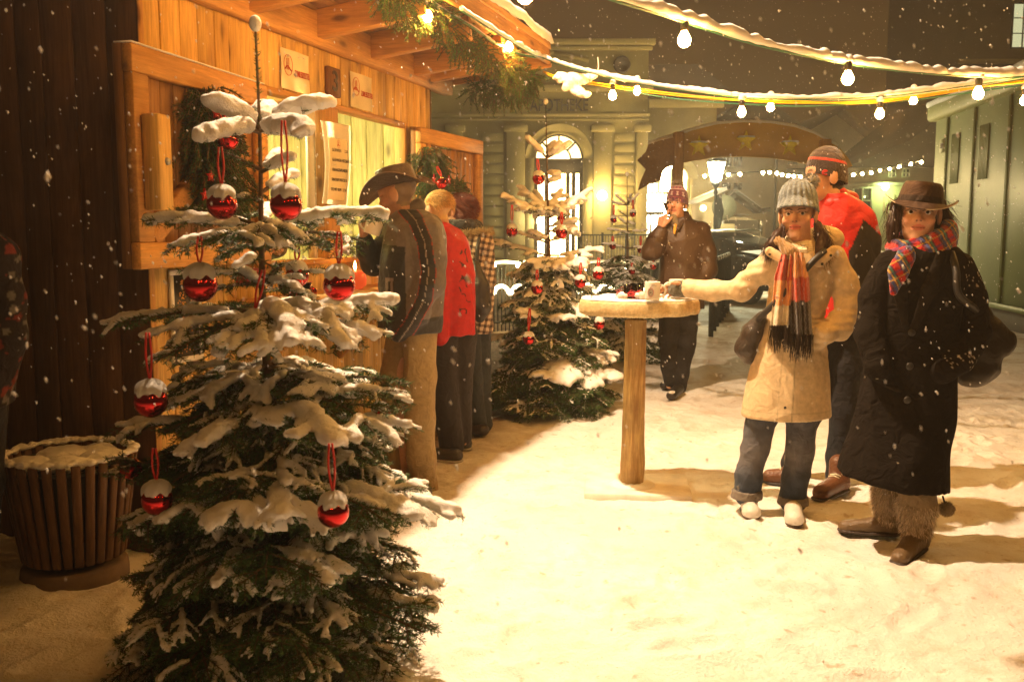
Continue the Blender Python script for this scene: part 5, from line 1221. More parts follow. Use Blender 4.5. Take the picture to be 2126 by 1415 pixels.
# bunches hung on the shutters
def sh_at(px, py, y): x, z = sl(px, py, y); return to_world(x, y, z)
W1 = thing('fir_bunch', sh_at(430, 440, -.2), 'long dark fir bunch with red stars hung on the big left shutter', 'fir bunch')
greens(W1, [sh_at(434, 190, -.17), sh_at(430, 250, -.19), sh_at(425, 330, -.2), sh_at(440, 420, -.2)], .13, 420, 23, L=(.10, .2), down=1.2, bright=.8)
greens(W1, [sh_at(440, 200, -.17), sh_at(480, 330, -.15), sh_at(510, 440, -.15)], .07, 120, 26, L=(.08, .16), down=.8, bright=1.0)
W2 = thing('fir_bunch', sh_at(905, 420, -.2), 'fir bunch with two red stars hung on the small right shutter', 'fir bunch')
greens(W2, [sh_at(892, 310, -.16), sh_at(895, 350, -.18), sh_at(900, 395, -.18)], .13, 190, 24, L=(.10, .18), down=1.0, bright=1.1)
greens(W2, [sh_at(905, 370, -.18), sh_at(935, 390, -.2), sh_at(955, 385, -.2)], .07, 70, 27, L=(.08, .15), down=.3, bright=1.2)
def red_star(root, p, r_):
    pl = star_poly(0, 0, r_)[::-1]; m = MB(); m.prism(pl, -.004, .004, M=rotm(rz=ST.rotation_euler.z, loc=tuple(p))); m.build('star', M['red'], root)
for q in ((449, 235), (480, 300), (425, 405), (437, 365)): red_star(W1, sh_at(*q, -.30), .028)
for q in ((901, 372), (932, 374)): red_star(W2, sh_at(*q, -.32), .034)
c = sh_at(473, 289, -.34); bauble(473, 289, c[1], 22, (455, 225), 'snowless red ball hung in the fir bunch of the left shutter', snow=0)
c = sh_at(917, 381, -.34); bauble(917, 381, c[1], 11.5, (907, 345), 'snowless red ball hung in the fir bunch of the right shutter', snow=0)
# ============================================================ PEOPLE
t = NT('skin'); a = t.n('Attribute'); a.attribute_name = 'col'; v = t.coords()
t.color(t.mix(1.0, a.outputs['Color'], t.ramp(t.noise(v, 60, 4), [(.3, .88), (.7, 1.06)]), 'MULTIPLY')); t.set(rough=.48, spec=.4, sss=.12)
t.b.inputs['Subsurface Radius'].default_value = (.01, .004, .002); t.bump(t.noise(v, 300, 3), .12, .002); M['skin'] = t.m
M['cloth'] = m_cloth('woven cloth', bump=.55, sheen=.05, fold=16); M['cloth_smooth'] = m_cloth('smooth shell cloth', rough=.5, weave=250, bump=.42, sheen=.02, fold=12); M['wool_black'] = m_cloth('black wool', rough=.95, weave=260, bump=.8, sheen=0, fold=15, spec=.12)
M['knit'] = m_cloth('knitted wool', rough=.95, weave=200, bump=.5, sheen=.4, fold=60)
t = NT('worn leather'); a = t.n('Attribute'); a.attribute_name = 'col'; v = t.coords(); t.color(a.outputs['Color']); t.set(rough=.38, spec=.55); t.bump(t.mix(.6, t.noise(v, 11, 4, .6, 1.2), t.noise(v, 90, 3)), .5, .02); M['leather'] = t.m
t = NT('hair strands'); a = t.n('Attribute'); a.attribute_name = 'col'; t.color(a.outputs['Color']); t.set(rough=.45, spec=.4); M['hair'] = t.m
t = NT('wet eye'); a = t.n('Attribute'); a.attribute_name = 'col'; t.color(a.outputs['Color']); t.set(rough=.08, spec=.6); M['eye'] = t.m
SKIN = V(.56, .31, .19)
class Fig:
    def __init__(s, label, D, px, py, group=None):
        s.D = D; s.k = D / FPX; s.root = thing('person', ground(px, py) * V(1, 1, 0), label, 'person', group); s.body = SDF(.012); s.heads = []
    def p(s, px, py, dy=0.0): return at(px, py, s.D + dy)
    def r(s, px): return px * s.k
    def rows(s, L, dy=0.0):
        out = []
        for row in L:
            cx, py, hw, ry = row[:4]; d = row[4] if len(row) > 4 else 0; q = s.p(cx, py, dy + d); out.append((q[0], q[1], q[2], hw * s.k, ry))
        return out
    def ch(s, sdf, pts, **kw):
        P = [s.p(a[0], a[1], a[3] if len(a) > 3 else 0) for a in pts]; sdf.chain(P, [a[2] * s.k for a in pts], **kw); return P
    def xz(s, v):
        """flat garment-pattern coordinates (depend on x and z only)"""
        px = v[:, 0] / s.D * FPX + 1063
        yc = (v[:, 2] - CAM_H) / s.D; py = 707.5 - FPX * np.tan(np.arctan(yc) + PITCH); return px, py
    def head(s, c, f, up=(0, 0, 1), sc=1.0, hair=(.05, .02, .01), brow=None, skin=SKIN, beard=None, lips=(.48, .13, .09), mouthz=-.057, female=False, jaw=1.0, gaze=None):
        f = nrm(f); up = nrm(np.asarray(up, float)); f = nrm(f - up * (f @ up)); sd = np.cross(f, up); Mx = np.stack([sd, f, up], 1); B = s.body
        def L(x, y, z): return c + Mx @ (np.array([x, y, z]) * sc)
        def E_(x, y, z, r, **kw): B.ell(L(x, y, z), np.array(r) * sc, Mx, **kw)
        E_(0, -.012, .038, (.074, .092, .082)); E_(0, .028, -.028, (.060, .062, .078), k=.03); E_(0, .020, -.062, (.052 * jaw, .058, .052), k=.03)
        cw = .006 if female else .014; B.cap(L(-cw, .066, -.102), L(cw, .066, -.102), (.017 if female else .021) * sc, k=.03)
        E_(0, .062, .036, (.055, .030, .030), k=.02)
        B.cap(L(0, .082, .014), L(0, .100, -.020), .0075 * sc, .0115 * sc, k=.012); B.cap(L(-.0115, .090, -.026), L(.0115, .090, -.026), .0080 * sc, k=.008)
        for q in (-1, 1):
            E_(q * .031, .103, .006, (.017, .022, .0085), op='s', k=.012)
            E_(q * .036, .062, -.026, (.026, .024, .022), k=.02)
            B.cap(L(q * .014, .083, .023), L(q * .044, .072, .022), .0075 * sc, k=.012)
            B.cap(L(q * .017, .0850, .0128), L(q * .045, .0760, .0118), .0050 * sc, k=.004); B.cap(L(q * .018, .0820, -.0035), L(q * .043, .0740, -.003), .0038 * sc, k=.004)
            E_(q * .080, -.012, -.006, (.011, .025, .038), k=.004)
        B.cap(L(-.020, .080, mouthz + .0045), L(.020, .080, mouthz + .0045), .0068 * sc, k=.005); B.cap(L(-.015, .080, mouthz - .0065), L(.015, .080, mouthz - .0065), .0078 * sc, k=.005)
        B.cap(L(-.026, .084, mouthz - .0005), L(.026, .084, mouthz - .0005), .0016 * sc, op='s', k=.004)
        bc = np.array(brow if brow is not None else hair); hc = np.array(hair)
        def col(v, C):
            q = (v - c) @ Mx / sc; x, y, z = q.T; ax = np.abs(x); inh = (np.linalg.norm(q * V(1, 1, .8), axis=1) < .16)
            def put(m, cc, w_=1.0): w_ = (w_ * inh * np.clip(m, 0, 1))[:, None]; C[:] = C * (1 - w_) + np.array(cc) * w_
            put(np.exp(-((ax - .042) ** 2 + (z + .03) ** 2) / .0004) * (y > .03), skin * V(1.08, .78, .70), .6)
            put(np.exp(-((x) ** 2 / .0003 + (z + .025) ** 2 / .0003)) * (y > .07), skin * V(1.08, .75, .68), .5)
            if beard is not None: put(np.clip((-.028 - z) / .02, 0, 1) * (y > -.02) * np.where((ax < .022) & (z > -.072) & (z < -.045), .3, 1), beard, .75); put(((ax < .03) & (z < -.034) & (z > -.05) & (y > .06)) * 1., beard, .8)
            put((ax < .026) * (np.abs(z - mouthz) < .011 * (1 - (ax / .03) ** 2) + .002) * (y > .06), lips, .85)
            put((ax < .025) * (np.abs(z - mouthz) < .0022) * (y > .06), (.10, .02, .015), .8)
            by = .0265 - 6.0 * (ax - .032) ** 2; put((ax > .012) * (ax < .047) * (np.abs(z - by) < (.0035 if female else .0048)) * (y > .05), bc, .85)
            e = ((ax - .031) / .0185) ** 2 + ((z - .0065) / .0085) ** 2; put((e < 1.6) * (e > .55) * (z > .0075) * (y > .05) * 1., (.05, .025, .018), .8 if female else .5)
            put((e >= 1.25) * (e < 2.6) * (y > .05) * 1., skin * V(.8, .68, .6), .25)
            put((np.abs(ax - .008) < .004) * (np.abs(z + .030) < .003) * (y > .08) * 1., (.08, .03, .02), .8)
            # hair line
            hl = np.where(y > .045, .075, np.where(y > -.005, .045, -.05)); put(((z > hl) * 1. + ((y < -.02) & (z > -.065)) * 1.) * (ax < .0725), hc, .95)
        s.heads.append(col)
        for q in (-1, 1):
            m = MB(); th = np.linspace(0, math.pi, 15); r_ = .0138 * sc; g = nrm(Mx @ np.array([-.0, 1, .02])) if gaze is None else nrm(np.array(gaze, float) - c)
            a1 = nrm(np.cross(g, (0, 0, 1))); a2 = np.cross(a1, g); cc = L(q * .031, .0735, .0055)
            P = np.array([[cc + r_ * (math.cos(t_) * g + math.sin(t_) * (math.cos(p_) * a1 + math.sin(p_) * a2)) for p_ in np.arange(20) / 20 * 6.2832] for t_ in th])
            cc_ = np.repeat(np.array([(.01, .008, .006) if t_ < .26 else ((.07, .036, .016) if t_ < .60 else (.60, .52, .45)) for t_ in th])[:, None], 20, 1)
            m.surf(P, c=cc_, closed_v=True); m.build('eye', M['eye'], s.root, smooth=True, col=True)
        s.H = (c, Mx, sc); return L, Mx
    def hand(s, w_, a, n, side=1, sc=1.0, curl=(.5, .6, .4), thumb=(.6, .7, .3), curls=None):
        a = nrm(a); n = nrm(np.asarray(n, float) - a * (np.asarray(n, float) @ a)); t_ = np.cross(n, a) * side; B = s.body
        for i in range(4):
            kb = w_ + (a * (.088 - .006 * abs(i - 1)) + t_ * (.030 - .0205 * i)) * sc; B.cap(w_ + (a * .012 + t_ * (.016 - .011 * i)) * sc, kb, .0145 * sc, .0115 * sc, k=.01)
            L_ = np.array((.043, .047, .044, .035))[i] * sc; d = a.copy(); p = kb; rr = .0088 * sc * (1 if i < 3 else .88); cu = curls[i] if curls else curl
            for j, (f_, c_) in enumerate(zip((1, .62, .52), cu)):
                ang = sum(cu[:j + 1]); d = a * math.cos(ang) + n * math.sin(ang); q = p + d * L_ * f_; B.cap(p, q, rr, rr * .9, k=.004); p = q; rr *= .9
        b0 = w_ + (a * .022 + t_ * .026) * sc; d1 = nrm(a * thumb[0] + t_ * thumb[1] + n * thumb[2]); q = b0 + d1 * .045 * sc; B.cap(b0, q, .0135 * sc, .0108 * sc, k=.01)
        d2 = nrm(d1 + a * .5 + n * .25); B.cap(q, q + d2 * .032 * sc, .0105 * sc, .0085 * sc, k=.004)
    def finish_body(s, h=.004):
        v, q = s.body.arrays(h); C = np.tile(SKIN, (len(v), 1)); [f(v, C) for f in s.heads]; link('body', mesh_np(v, q, np.clip(C, 0, 1)), M['skin'], s.root)
    def inner(s, torso, legs, arms):
        """covered body under the clothes: keeps the figure one continuous surface"""
        sh = lambda c: [(a[0], a[1], a[2] * (.70 if i < len(c) - 1 else .92), *a[3:]) for i, a in enumerate(c)]
        torso = [(a[0], a[1], a[2] * .66, *a[3:]) for a in torso]; torso[0] = (*torso[0][:2], torso[0][2] * 1.5, *torso[0][3:]); legs = [sh(l) for l in legs]; arms = [sh(a) for a in arms]
        s.ch(s.body, torso, k=.03)
        for l in legs: s.ch(s.body, l, k=.03)
        for a in arms: s.ch(s.body, a, k=.03)
    def garment(s, name, sdf, col, mat='cloth', h=.007, disp=None, par=None):
        cf = (lambda v: np.tile(np.array(col, float), (len(v), 1))) if not callable(col) else col
        return sdf.build(name, M[mat], par or s.root, h=h, disp=disp, col=cf)
def folds(amp, sc=(9, 9, 4), seed=1, fine=.25):
    sc = np.array(sc, float)
    def f(v):
        w_ = v + .04 * np.stack([vnoise(v, 4, seed + 7), vnoise(v, 4, seed + 8), vnoise(v, 4, seed + 9)], -1)
        return amp * ((1 - 2 * np.abs(vnoise(w_ * sc, 1, seed))) * .7 + fine * vnoise(w_ * sc, 2.7, seed + 3))
    return f
def strands(root, roots, dirs, L, seed, col=(.05, .02, .01), w_=.0022, curl=.02, grav=.6, n=7, name='hair', cv=.35):
    """roots, dirs: arrays; thin flat ribbons"""
    r = np.random.default_rng(seed); N = len(roots); P = np.zeros((N, n, 3)); P[:, 0] = roots; d = dirs / (np.linalg.norm(dirs, axis=1)[:, None] + 1e-9)
    Ls = np.broadcast_to(L, (N,)) * r.uniform(.7, 1.1, N)
    for i in range(1, n):
        d = d + V(0, 0, -grav / n) + r.normal(0, curl, (N, 3)); d /= np.linalg.norm(d, axis=1)[:, None]; P[:, i] = P[:, i-1] + d * (Ls / (n - 1))[:, None]
    sd = np.cross(d, r.normal(0, 1, (N, 3))); sd /= np.linalg.norm(sd, axis=1)[:, None]; wt = np.linspace(1, .25, n)[None, :, None] * w_ / 2
    A = P - sd[:, None] * wt; B = P + sd[:, None] * wt; v = np.stack([A, B], 2).reshape(-1, 3)
    o = (np.arange(N) * n * 2)[:, None] + (np.arange(n - 1) * 2)[None]; f = np.stack([o, o + 1, o + 3, o + 2], -1).reshape(-1, 4)
    c = np.repeat(np.array(col) * r.uniform(1 - cv, 1 + cv, N)[:, None], n * 2, 0)
    return link(name, mesh_np(v, f, c), M['hair'], root)
def ell_pts(c, Mx, rad, N, seed, cond=None):
    r = np.random.default_rng(seed); q = r.normal(0, 1, (N * 4, 3)); q /= np.linalg.norm(q, axis=1)[:, None]
    if cond is not None: q = q[cond(q)]
    q = q[:N]; n_ = q / np.array(rad); n_ /= np.linalg.norm(n_, axis=1)[:, None]; return c + (q * np.array(rad)) @ Mx.T, n_ @ Mx.T
def hatsurf(fn, c, Mx, nu=26, nv=56, thick=.006, col=None):
    """fn(t, a) -> local x,y,z ; t 0..1 from the crown centre to the rim"""
    A = np.arange(nv) / nv * 2 * math.pi; G = np.array([[fn(t_, a) for a in A] for t_ in np.linspace(0, 1, nu)]); G2 = G.copy()
    n = np.cross(np.roll(G, -1, 1) - np.roll(G, 1, 1), np.gradient(G, axis=0)); n /= np.linalg.norm(n, axis=2)[..., None] + 1e-9
    if n[nu // 3, :, :].reshape(-1, 3) @ V(0, 0, 0) is None: pass
    cen = V(0, 0, -.02); sg = np.sign(((G - cen) * n).sum(2).mean()); n = n * sg
    G2 = G - n * thick; G2[0] = G2[0, 0] * 0 + G[0].mean(0) - V(0, 0, thick)
    full = np.concatenate([G, G2[::-1]]) @ Mx.T + c; m = MB(); full = full if sg < 0 else full[:, ::-1]
    cc = None
    if col is not None:
        C = np.array([[col(t_, a) for a in A] for t_ in np.linspace(0, 1, nu)]); C = np.concatenate([C, C[::-1] * .8]); cc = C if sg < 0 else C[:, ::-1]
    m.surf(full, c=cc, closed_v=True); return m
def tube_cloth(fig, name, pts, rs, col, mat='knit', h=.006, disp=None, flat=None, k=.01):
    d = SDF(k); d.chain(pts, rs, flat=flat); return fig.garment(name, d, col, mat, h, disp)
# ------------------------------------------------------------ 1. woman in the beige coat
F = Fig('young woman in a beige coat, grey bobble hat and striped scarf reaching for a mug', 4.68, 1602, 1062)
c = F.p(1656, 446); L, Mx = F.head(c, (-.40, -.90, .02), (-.03, 0, 1), 1.05, hair=(.045, .016, .008), female=True, lips=(.55, .12, .09), jaw=.84, gaze=cam.location)
F.inner([(1660, 480, 20), (1662, 545, 44), (1648, 650, 40), (1640, 760, 45)], [[(1610, 780, 26), (1572, 925, 20), (1553, 1030, 14)], [(1665, 780, 26), (1661, 930, 20), (1647, 1040, 14)]],
        [[(1608, 535, 16), (1537, 592, 15, .10), (1434, 599, 11, .27)], [(1733, 540, 16), (1762, 645, 15, .02), (1715, 697, 12, -.06)]])
F.hand(F.p(1428, 599, .28), F.p(1385, 600, .33) - F.p(1428, 599, .28), (-.35, -.75, -.5), side=-1, sc=.92, curls=[(.25, .5, .4), (.35, .6, .4), (.45, .7, .5), (.5, .8, .5)], thumb=(.6, .6, .5))
F.finish_body(.0036)
D = SDF(.03); D.loft(F.rows([(1666, 503, 34, .065), (1664, 514, 58, .085), (1663, 540, 72, .11), (1661, 600, 64, .115), (1648, 655, 60, .11), (1643, 710, 70, .12), (1638, 785, 84, .145), (1632, 862, 93, .165)]))
F.ch(D, [(1610, 533, 25), (1576, 565, 24, .03), (1542, 600, 23, .09), (1484, 604, 20, .20), (1430, 599, 19.5, .27)]); F.ch(D, [(1728, 536, 27), (1750, 585, 27, .0), (1766, 640, 26, .0), (1742, 678, 24, -.05), (1714, 694, 21, -.09), (1692, 706, 14, -.06)])
D.half(F.p(1632, 857), np.cross(F.p(1632, 857) - F.p(1560, 838), (0, 1, 0)) * -1 if False else (-.10, 0, -1)) if False else None
tanc = V(.70, .54, .32)
def coatcol(v):
    px, py = F.xz(v); C = np.tile(tanc, (len(v), 1)); seam = np.exp(-((px - (1642 - (py - 700) * .06)) / 1.3) ** 2) * (py > 560) + np.exp(-((px - (1618 - (py - 700) * .09)) / 1.0) ** 2) * (py > 700) * .5 + np.exp(-((py - 846) / 1.0) ** 2) * .4 + np.exp(-((py - 522 - (px - 1600) * .02) / 1) ** 2) * (px < 1620) * .3
    return C * (1 - .45 * np.clip(seam, 0, 1))[:, None]
ft = folds(.010, (7, 7, 3.2), 3)
def coatdisp(v):
    px, py = F.xz(v); cr = np.exp(-((px - 1700) ** 2 / 2500 + (py - 690) ** 2 / 2500)) + np.exp(-((px - 1760) ** 2 + (py - 640) ** 2) / 900) + np.exp(-((px - 1560) ** 2 + (py - 580) ** 2) / 1500)
    return ft(v) * (.7 + 1.0 * cr) + .004 * np.sin(v[:, 2] * 130 + 6 * vnoise(v, 9, 2)) * cr
F.garment('coat', D, coatcol, 'cloth_smooth', .006, coatdisp)
D = SDF(.012); F.ch(D, [(1598, 522, 10, -.10), (1628, 540, 11, -.125)], flat=((0, 1, 0), .5)); F.ch(D, [(1730, 520, 10, -.10), (1700, 543, 12, -.13)], flat=((0, 1, 0), .5)); F.garment('collar_flap', D, tanc * 1.02, 'cloth_smooth', .005)
D = SDF(.03); D.ell(F.p(1712, 498, .07), (F.r(38), .07, F.r(28))); D.ell(F.p(1690, 500, .12), (F.r(45), .07, F.r(26))); F.garment('hood', D, tanc * .95, 'cloth_smooth', .007, folds(.012, (10, 10, 10), 5))
m = MB()
for q in ((1598, 528), (1623, 541), (1725, 530), (1707, 548), (1630, 846)): m.ell = None; p_ = F.p(q[0], q[1], -.165 if q[1] > 600 else -.148); m.lathe([(1e-3, .003), (.006, .002), (.007, 0)], n=10, M=rotm(rx=R(90), loc=tuple(p_)))
m.build('press_stud', M['black'], F.root)
# jeans, clogs
def jeans(v):
    px, py = F.xz(v); fade = np.exp(-((py - 940) / 38) ** 2) * .8 + np.exp(-((py - 880) / 30) ** 2) * .3; n_ = .5 + .5 * vnoise(v, 25, 4); return V(.030, .042, .065) * (1 + .25 * n_)[:, None] + V(.16, .13, .10) * (fade * (.5 + .5 * n_))[:, None]
D = SDF(.02); F.ch(D, [(1598, 790, 38), (1583, 860, 31), (1568, 930, 27), (1555, 985, 26), (1551, 1026, 27)]); F.ch(D, [(1665, 790, 38), (1664, 865, 31), (1661, 935, 27), (1652, 990, 27), (1647, 1036, 28)])
F.garment('jeans', D, jeans, 'cloth', .006, folds(.008, (11, 11, 14), 6))
D = SDF(.006); 
for (x, y) in ((1551, 1024), (1647, 1037)): D.loft(F.rows([(x - 1, y + 8, 33, .083), (x, y, 32, .081), (x, y - 8, 31, .079)]), sm=False)
F.garment('trouser_cuff', D, (.20, .17, .14), 'cloth', .005, folds(.003, (30, 30, 10), 7))
for (x, y, tx) in ((1554, 1048, 1559), (1647, 1062, 1648)):
    g1 = ground(x, y - 6, .045); g2 = ground(tx, y + 13, .035); g1[1] += 0; D = SDF(.02); D.cap(g1, g2, .044, .040, flat=((0, 0, 1), .9)); D.ell(g2 + V(0, -.01, .0), (.043, .05, .036)); D.half((0, 0, .004), (0, 0, -1)) if False else None
    o = F.garment('clog', D, (.74, .70, .62), 'leather', .005); D = SDF(.008); D.cap(g1 * V(1, 1, 0) + V(0, 0, .010), g2 * V(1, 1, 0) + V(0, -.012, .010), .046, .043, flat=((0, 0, 1), .28)); F.garment('clog_sole', D, (.10, .06, .03), 'leather', .005)
# hat
HC, HM, hs = F.H
def hat1(t_, a):
    ca, sa_ = math.cos(a), math.sin(a); fr = max(0, sa_); zb = -.045 + .082 * (0.5 + .5 * sa_) ** 1.1; e = t_ / .82
    cab = .004 * math.sin(a * 22) * (1 if t_ > .42 else .4) + .005 * math.sin(t_ * 40 + 3 * math.sin(a * 7)) * (t_ < .45)
    if t_ <= .82: ph = e * math.pi / 2; rr = math.sin(ph); z = zb + .035 + (.145 - zb) * math.cos(ph) ** .9 * .86; r_ = 1.0
    else: u_ = (t_ - .82) / .18; rr = 1.0 + u_ * (.05 + .42 * fr ** 2.5); z = zb + .035 * (1 - u_) - .012 * u_ * fr; 
    return ((.094 + cab) * rr * ca, (.108 + cab) * rr * sa_ - .012 + .0, z + .020)
m = hatsurf(hat1, HC, HM, 44, 120, .008, lambda t_, a: V(.155, .185, .20) * (1 + .30 * math.sin(a * 22) * (.3 + .7 * (t_ > .42)) * .6 + .15 * math.sin(t_ * 40 + 3 * math.sin(a * 7)))); hat = m.build('knitted_hat', M['knit'], F.root, smooth=True, col=True)
pc = F.p(1683, 377, .03); r_ = F.r(17); D = SDF(.01); D.ell(pc, r_ * .86); bob = F.garment('bobble', D, (.20, .20, .18), 'knit', .005, par=hat)
P_, N_ = ell_pts(pc, np.eye(3), (r_ * .7,) * 3, 900, 3); strands(hat, P_, N_, r_ * .5, 4, (.20, .20, .18), .003, .10, .2, 4, 'bobble_yarn')
# pigtails
D = SDF(.02); F.ch(D, [(1627, 470, 7, -.02), (1614, 490, 9, -.06), (1602, 508, 7, -.09)]); F.ch(D, [(1697, 466, 8, -.02), (1707, 492, 11, -.06), (1702, 522, 9, -.11)]); hr = F.garment('hair', D, (.035, .013, .007), 'hair', .006, folds(.006, (40, 40, 12), 3))
for (pts, sp) in (([(1622, 478), (1612, 495), (1596, 515)], -1), ([(1700, 475), (1709, 500), (1703, 535)], 1)):
    C = crom([F.p(*q, -.06) for q in pts], 30); n_ = len(C); r2 = np.random.default_rng(4); i = r2.integers(0, n_, 1100); o = r2.normal(0, F.r(5.5), (1100, 3)); dd = V(sp * .35, -.2, -1) + r2.normal(0, .25, (1100, 3)); strands(F.root, C[i] + o, dd, .07, 6 + sp, (.05, .018, .009), .0028, .12, .5, 6)
# scarf
def scarfc(stops, D_=F):
    def f(v):
        px, py = D_.xz(v); C = np.zeros((len(v), 3)); C[:] = stops[0][1]
        for (y, cc) in stops[1:]: C = np.where((py > y)[:, None], np.array(cc), C)
        rib = 1 - .14 * (.5 + .5 * np.sin(px * 1.3)); return C * rib[:, None]
    return f
cream, tan_, rust, orng, dbrn = (.70, .60, .42), (.30, .18, .07), (.52, .06, .02), (.72, .30, .09), (.030, .018, .012)
D = SDF(.012); cpt = F.p(1662, 497, .0); 
th = np.linspace(0, 2 * math.pi, 22)
for dz, rr, rt in ((-.004, .062, .013), (-.022, .072, .016), (-.042, .080, .018)): D.chain([cpt + V(rr * math.cos(a), rr * 1.0 * math.sin(a), dz + .018 * math.sin(a)) for a in th], [rt] * len(th))
F.garment('scarf', D, lambda v: np.where((F.xz(v)[0] > 1618)[:, None] & (F.xz(v)[0] < 1672)[:, None], V(*cream), V(.42, .29, .14)) * (1 - .2 * (.5 + .5 * np.sin((v[:, 2]) * 700)))[:, None], 'knit', .0045, folds(.004, (20, 20, 40), 5))
D = SDF(.015); F.ch(D, [(1616, 500, 9, -.10), (1640, 523, 13, -.14), (1652, 530, 12, -.14)]); F.garment('scarf_knot', D, V(*tan_) * 1.05, 'knit', .0045, lambda v: .003 * np.sin(v[:, 0] * 420 + v[:, 2] * 120))
def tail(x0, x1, y0, y1, xa, xb, stops, dyy, seed):
    G = []; 
    for v_ in np.linspace(0, 1, 60):
        row = []; py = y0 + (y1 - y0) * v_; c0 = x0 + (x1 - x0) * v_; hw = 13 + 9.5 * min(1, v_ * 3.2)
        for u_ in np.linspace(-1, 1, 28): row.append(F.p(c0 + hw * u_, py, dyy - .018 * math.cos(u_ * 7 + seed) - .022 * v_ - .012 * (1 - u_ * u_)))
        G.append(row)
    G = np.array(G); G2 = G + V(0, .012, 0); m = MB(); full = np.concatenate([G, G2[:, ::-1]], 1); cf = scarfc(stops); m.surf(full[:, ::-1], c=cf(full[:, ::-1].reshape(-1, 3)), closed_v=True); m.build('scarf_tail', M['knit'], F.root, smooth=True, col=True)
    r2 = np.random.default_rng(seed); R0 = G[-1][r2.integers(0, 28, 130)] + r2.normal(0, .003, (130, 3)); strands(F.root, R0, V(0, -.05, -1) + r2.normal(0, .07, (130, 3)), F.r(52), seed, dbrn, .006, .05, .2, 6, 'fringe', .3)
tail(1636, 1623, 528, 676, 0, 0, [(0, rust), (578, orng), (628, cream)], -.150, 3); tail(1655, 1664, 524, 694, 0, 0, [(0, orng), (572, rust), (619, dbrn)], -.168, 8)
# shoulder bag strap + bag
m = MB(); C = crom([F.p(1712, 520, -.12), F.p(1690, 540, -.155), F.p(1650, 585, -.15), F.p(1612, 625, -.145), F.p(1585, 652, -.11), F.p(1575, 662, -.07)], 8)
m.tube(C, F.r(6.5), 8); 
BGc = SDF(.02); F.ch(BGc, [(1582, 655, 9, -.05), (1562, 690, 20, .0), (1550, 722, 23, .02), (1556, 742, 14, .03)], flat=((0, 1, 0), 1.3))
bag = thing('shoulder_bag', F.p(1555, 755, .0), 'dark shoulder bag at the hip of the woman in beige', 'bag'); m.build('strap', M['black'], bag, smooth=True); link('pouch', BGc.mesh(.006, folds(.006, (14, 14, 14), 2), (.035, .025, .018)), M['leather'], bag)
D = SDF(.006); D.chain([F.p(1431, 599, .27), F.p(1402, 599, .315)], [F.r(19.5), F.r(17.5)]); 
F.garment('mitten', D, (.085, .075, .045), 'knit', .0045, folds(.003, (30, 30, 30), 4))
BEIGE = F

# ------------------------------------------------------------ 2. woman in the long black coat
F = Fig('woman in a long black coat, brown felt hat and tartan scarf with fur boots', 4.22, 1860, 1130)
c = F.p(1907, 444); L, Mx = F.head(c, (-.36, -.93, -.02), (.03, 0, 1), 1.08, hair=(.035, .014, .008), female=True, lips=(.50, .14, .10), jaw=1.02, skin=SKIN, gaze=cam.location)
F.inner([(1905, 490, 24), (1915, 560, 60), (1895, 700, 60), (1880, 820, 60)], [[(1840, 860, 30), (1825, 960, 24), (1845, 1010, 18, .12)], [(1905, 860, 30), (1908, 960, 24), (1912, 1020, 18, .0)]],
        [[(1838, 560, 20), (1808, 690, 18), (1830, 780, 14, -.08)], [(2000, 565, 20), (2025, 690, 18), (1955, 765, 14, -.08)]])
F.finish_body(.004)
D = SDF(.018); D.loft(F.rows([(1916, 498, 38, .07), (1918, 516, 66, .10), (1920, 545, 88, .125), (1910, 600, 86, .13), (1898, 700, 86, .135), (1890, 780, 93, .145), (1876, 860, 103, .165, -.02), (1858, 940, 111, .20, -.06), (1846, 1040, 119, .23, -.10)]))
F.ch(D, [(1845, 546, 24), (1816, 620, 27), (1805, 690, 27, -.03), (1826, 762, 22, -.11), (1848, 785, 15, -.07)]); F.ch(D, [(1992, 550, 28), (2014, 620, 31, .0), (2020, 690, 30, -.03), (1990, 745, 27, -.12), (1958, 766, 22, -.14), (1932, 782, 15, -.08)])
pA_, pB_ = F.p(1725, 966), F.p(1962, 1008); n_ = nrm(np.cross(pB_ - pA_, V(0, 1, 0))); n_ = n_ if n_[2] < 0 else -n_
D.p.append((lambda P, a=pA_, n=n_: -((P - a) @ n), V(-1e3, -1e3, -1e3), V(1e3, 1e3, 1e3), 's', .002))
F2 = F
def wool(v):
    px, py = F2.xz(v); s_ = vnoise(v, 190, 3); up_ = np.exp(-((py - 560) / 60) ** 2) * np.clip((px - 1960) / 60, 0, 1) + np.exp(-((py - 735) / 22) ** 2) * (px > 1930) + .15
    return np.where((s_ > (1.0 - .42 * np.clip(up_, 0, 1)))[:, None], V(.45, .38, .28), V(.012, .009, .007))
F.garment('coat', D, wool, 'wool_black', .0065, folds(.020, (5.5, 5.5, 2.0), 9, .35))
D = SDF(.01); F.ch(D, [(1872, 530, 10, -.13), (1868, 600, 15, -.15), (1878, 670, 8, -.15)], flat=((0, 1, 0), .4)); F.ch(D, [(1952, 530, 10, -.13), (1930, 600, 15, -.15), (1898, 680, 8, -.15)], flat=((0, 1, 0), .4)); F.garment('lapel', D, (.016, .012, .009), 'wool_black', .006)
m = MB()
for q in ((1893, 690), (1889, 760), (1884, 830)): m.lathe([(1e-3, .006), (.014, .005), (.017, 0)], n=14, M=rotm(rx=R(90), loc=tuple(F.p(*q, -.150 if q[1] < 800 else -.19))))
m.build('coat_button', M['black'], F.root, smooth=True)
D = SDF(.006); F.ch(D, [(1838, 800, 4, -.13), (1868, 812, 4, -.15)], flat=((0, 1, 0), .6)); F.ch(D, [(1915, 802, 4, -.15), (1950, 790, 4, -.13)], flat=((0, 1, 0), .6)); F.garment('pocket_edge', D, (.02, .015, .011), 'wool_black', .005)
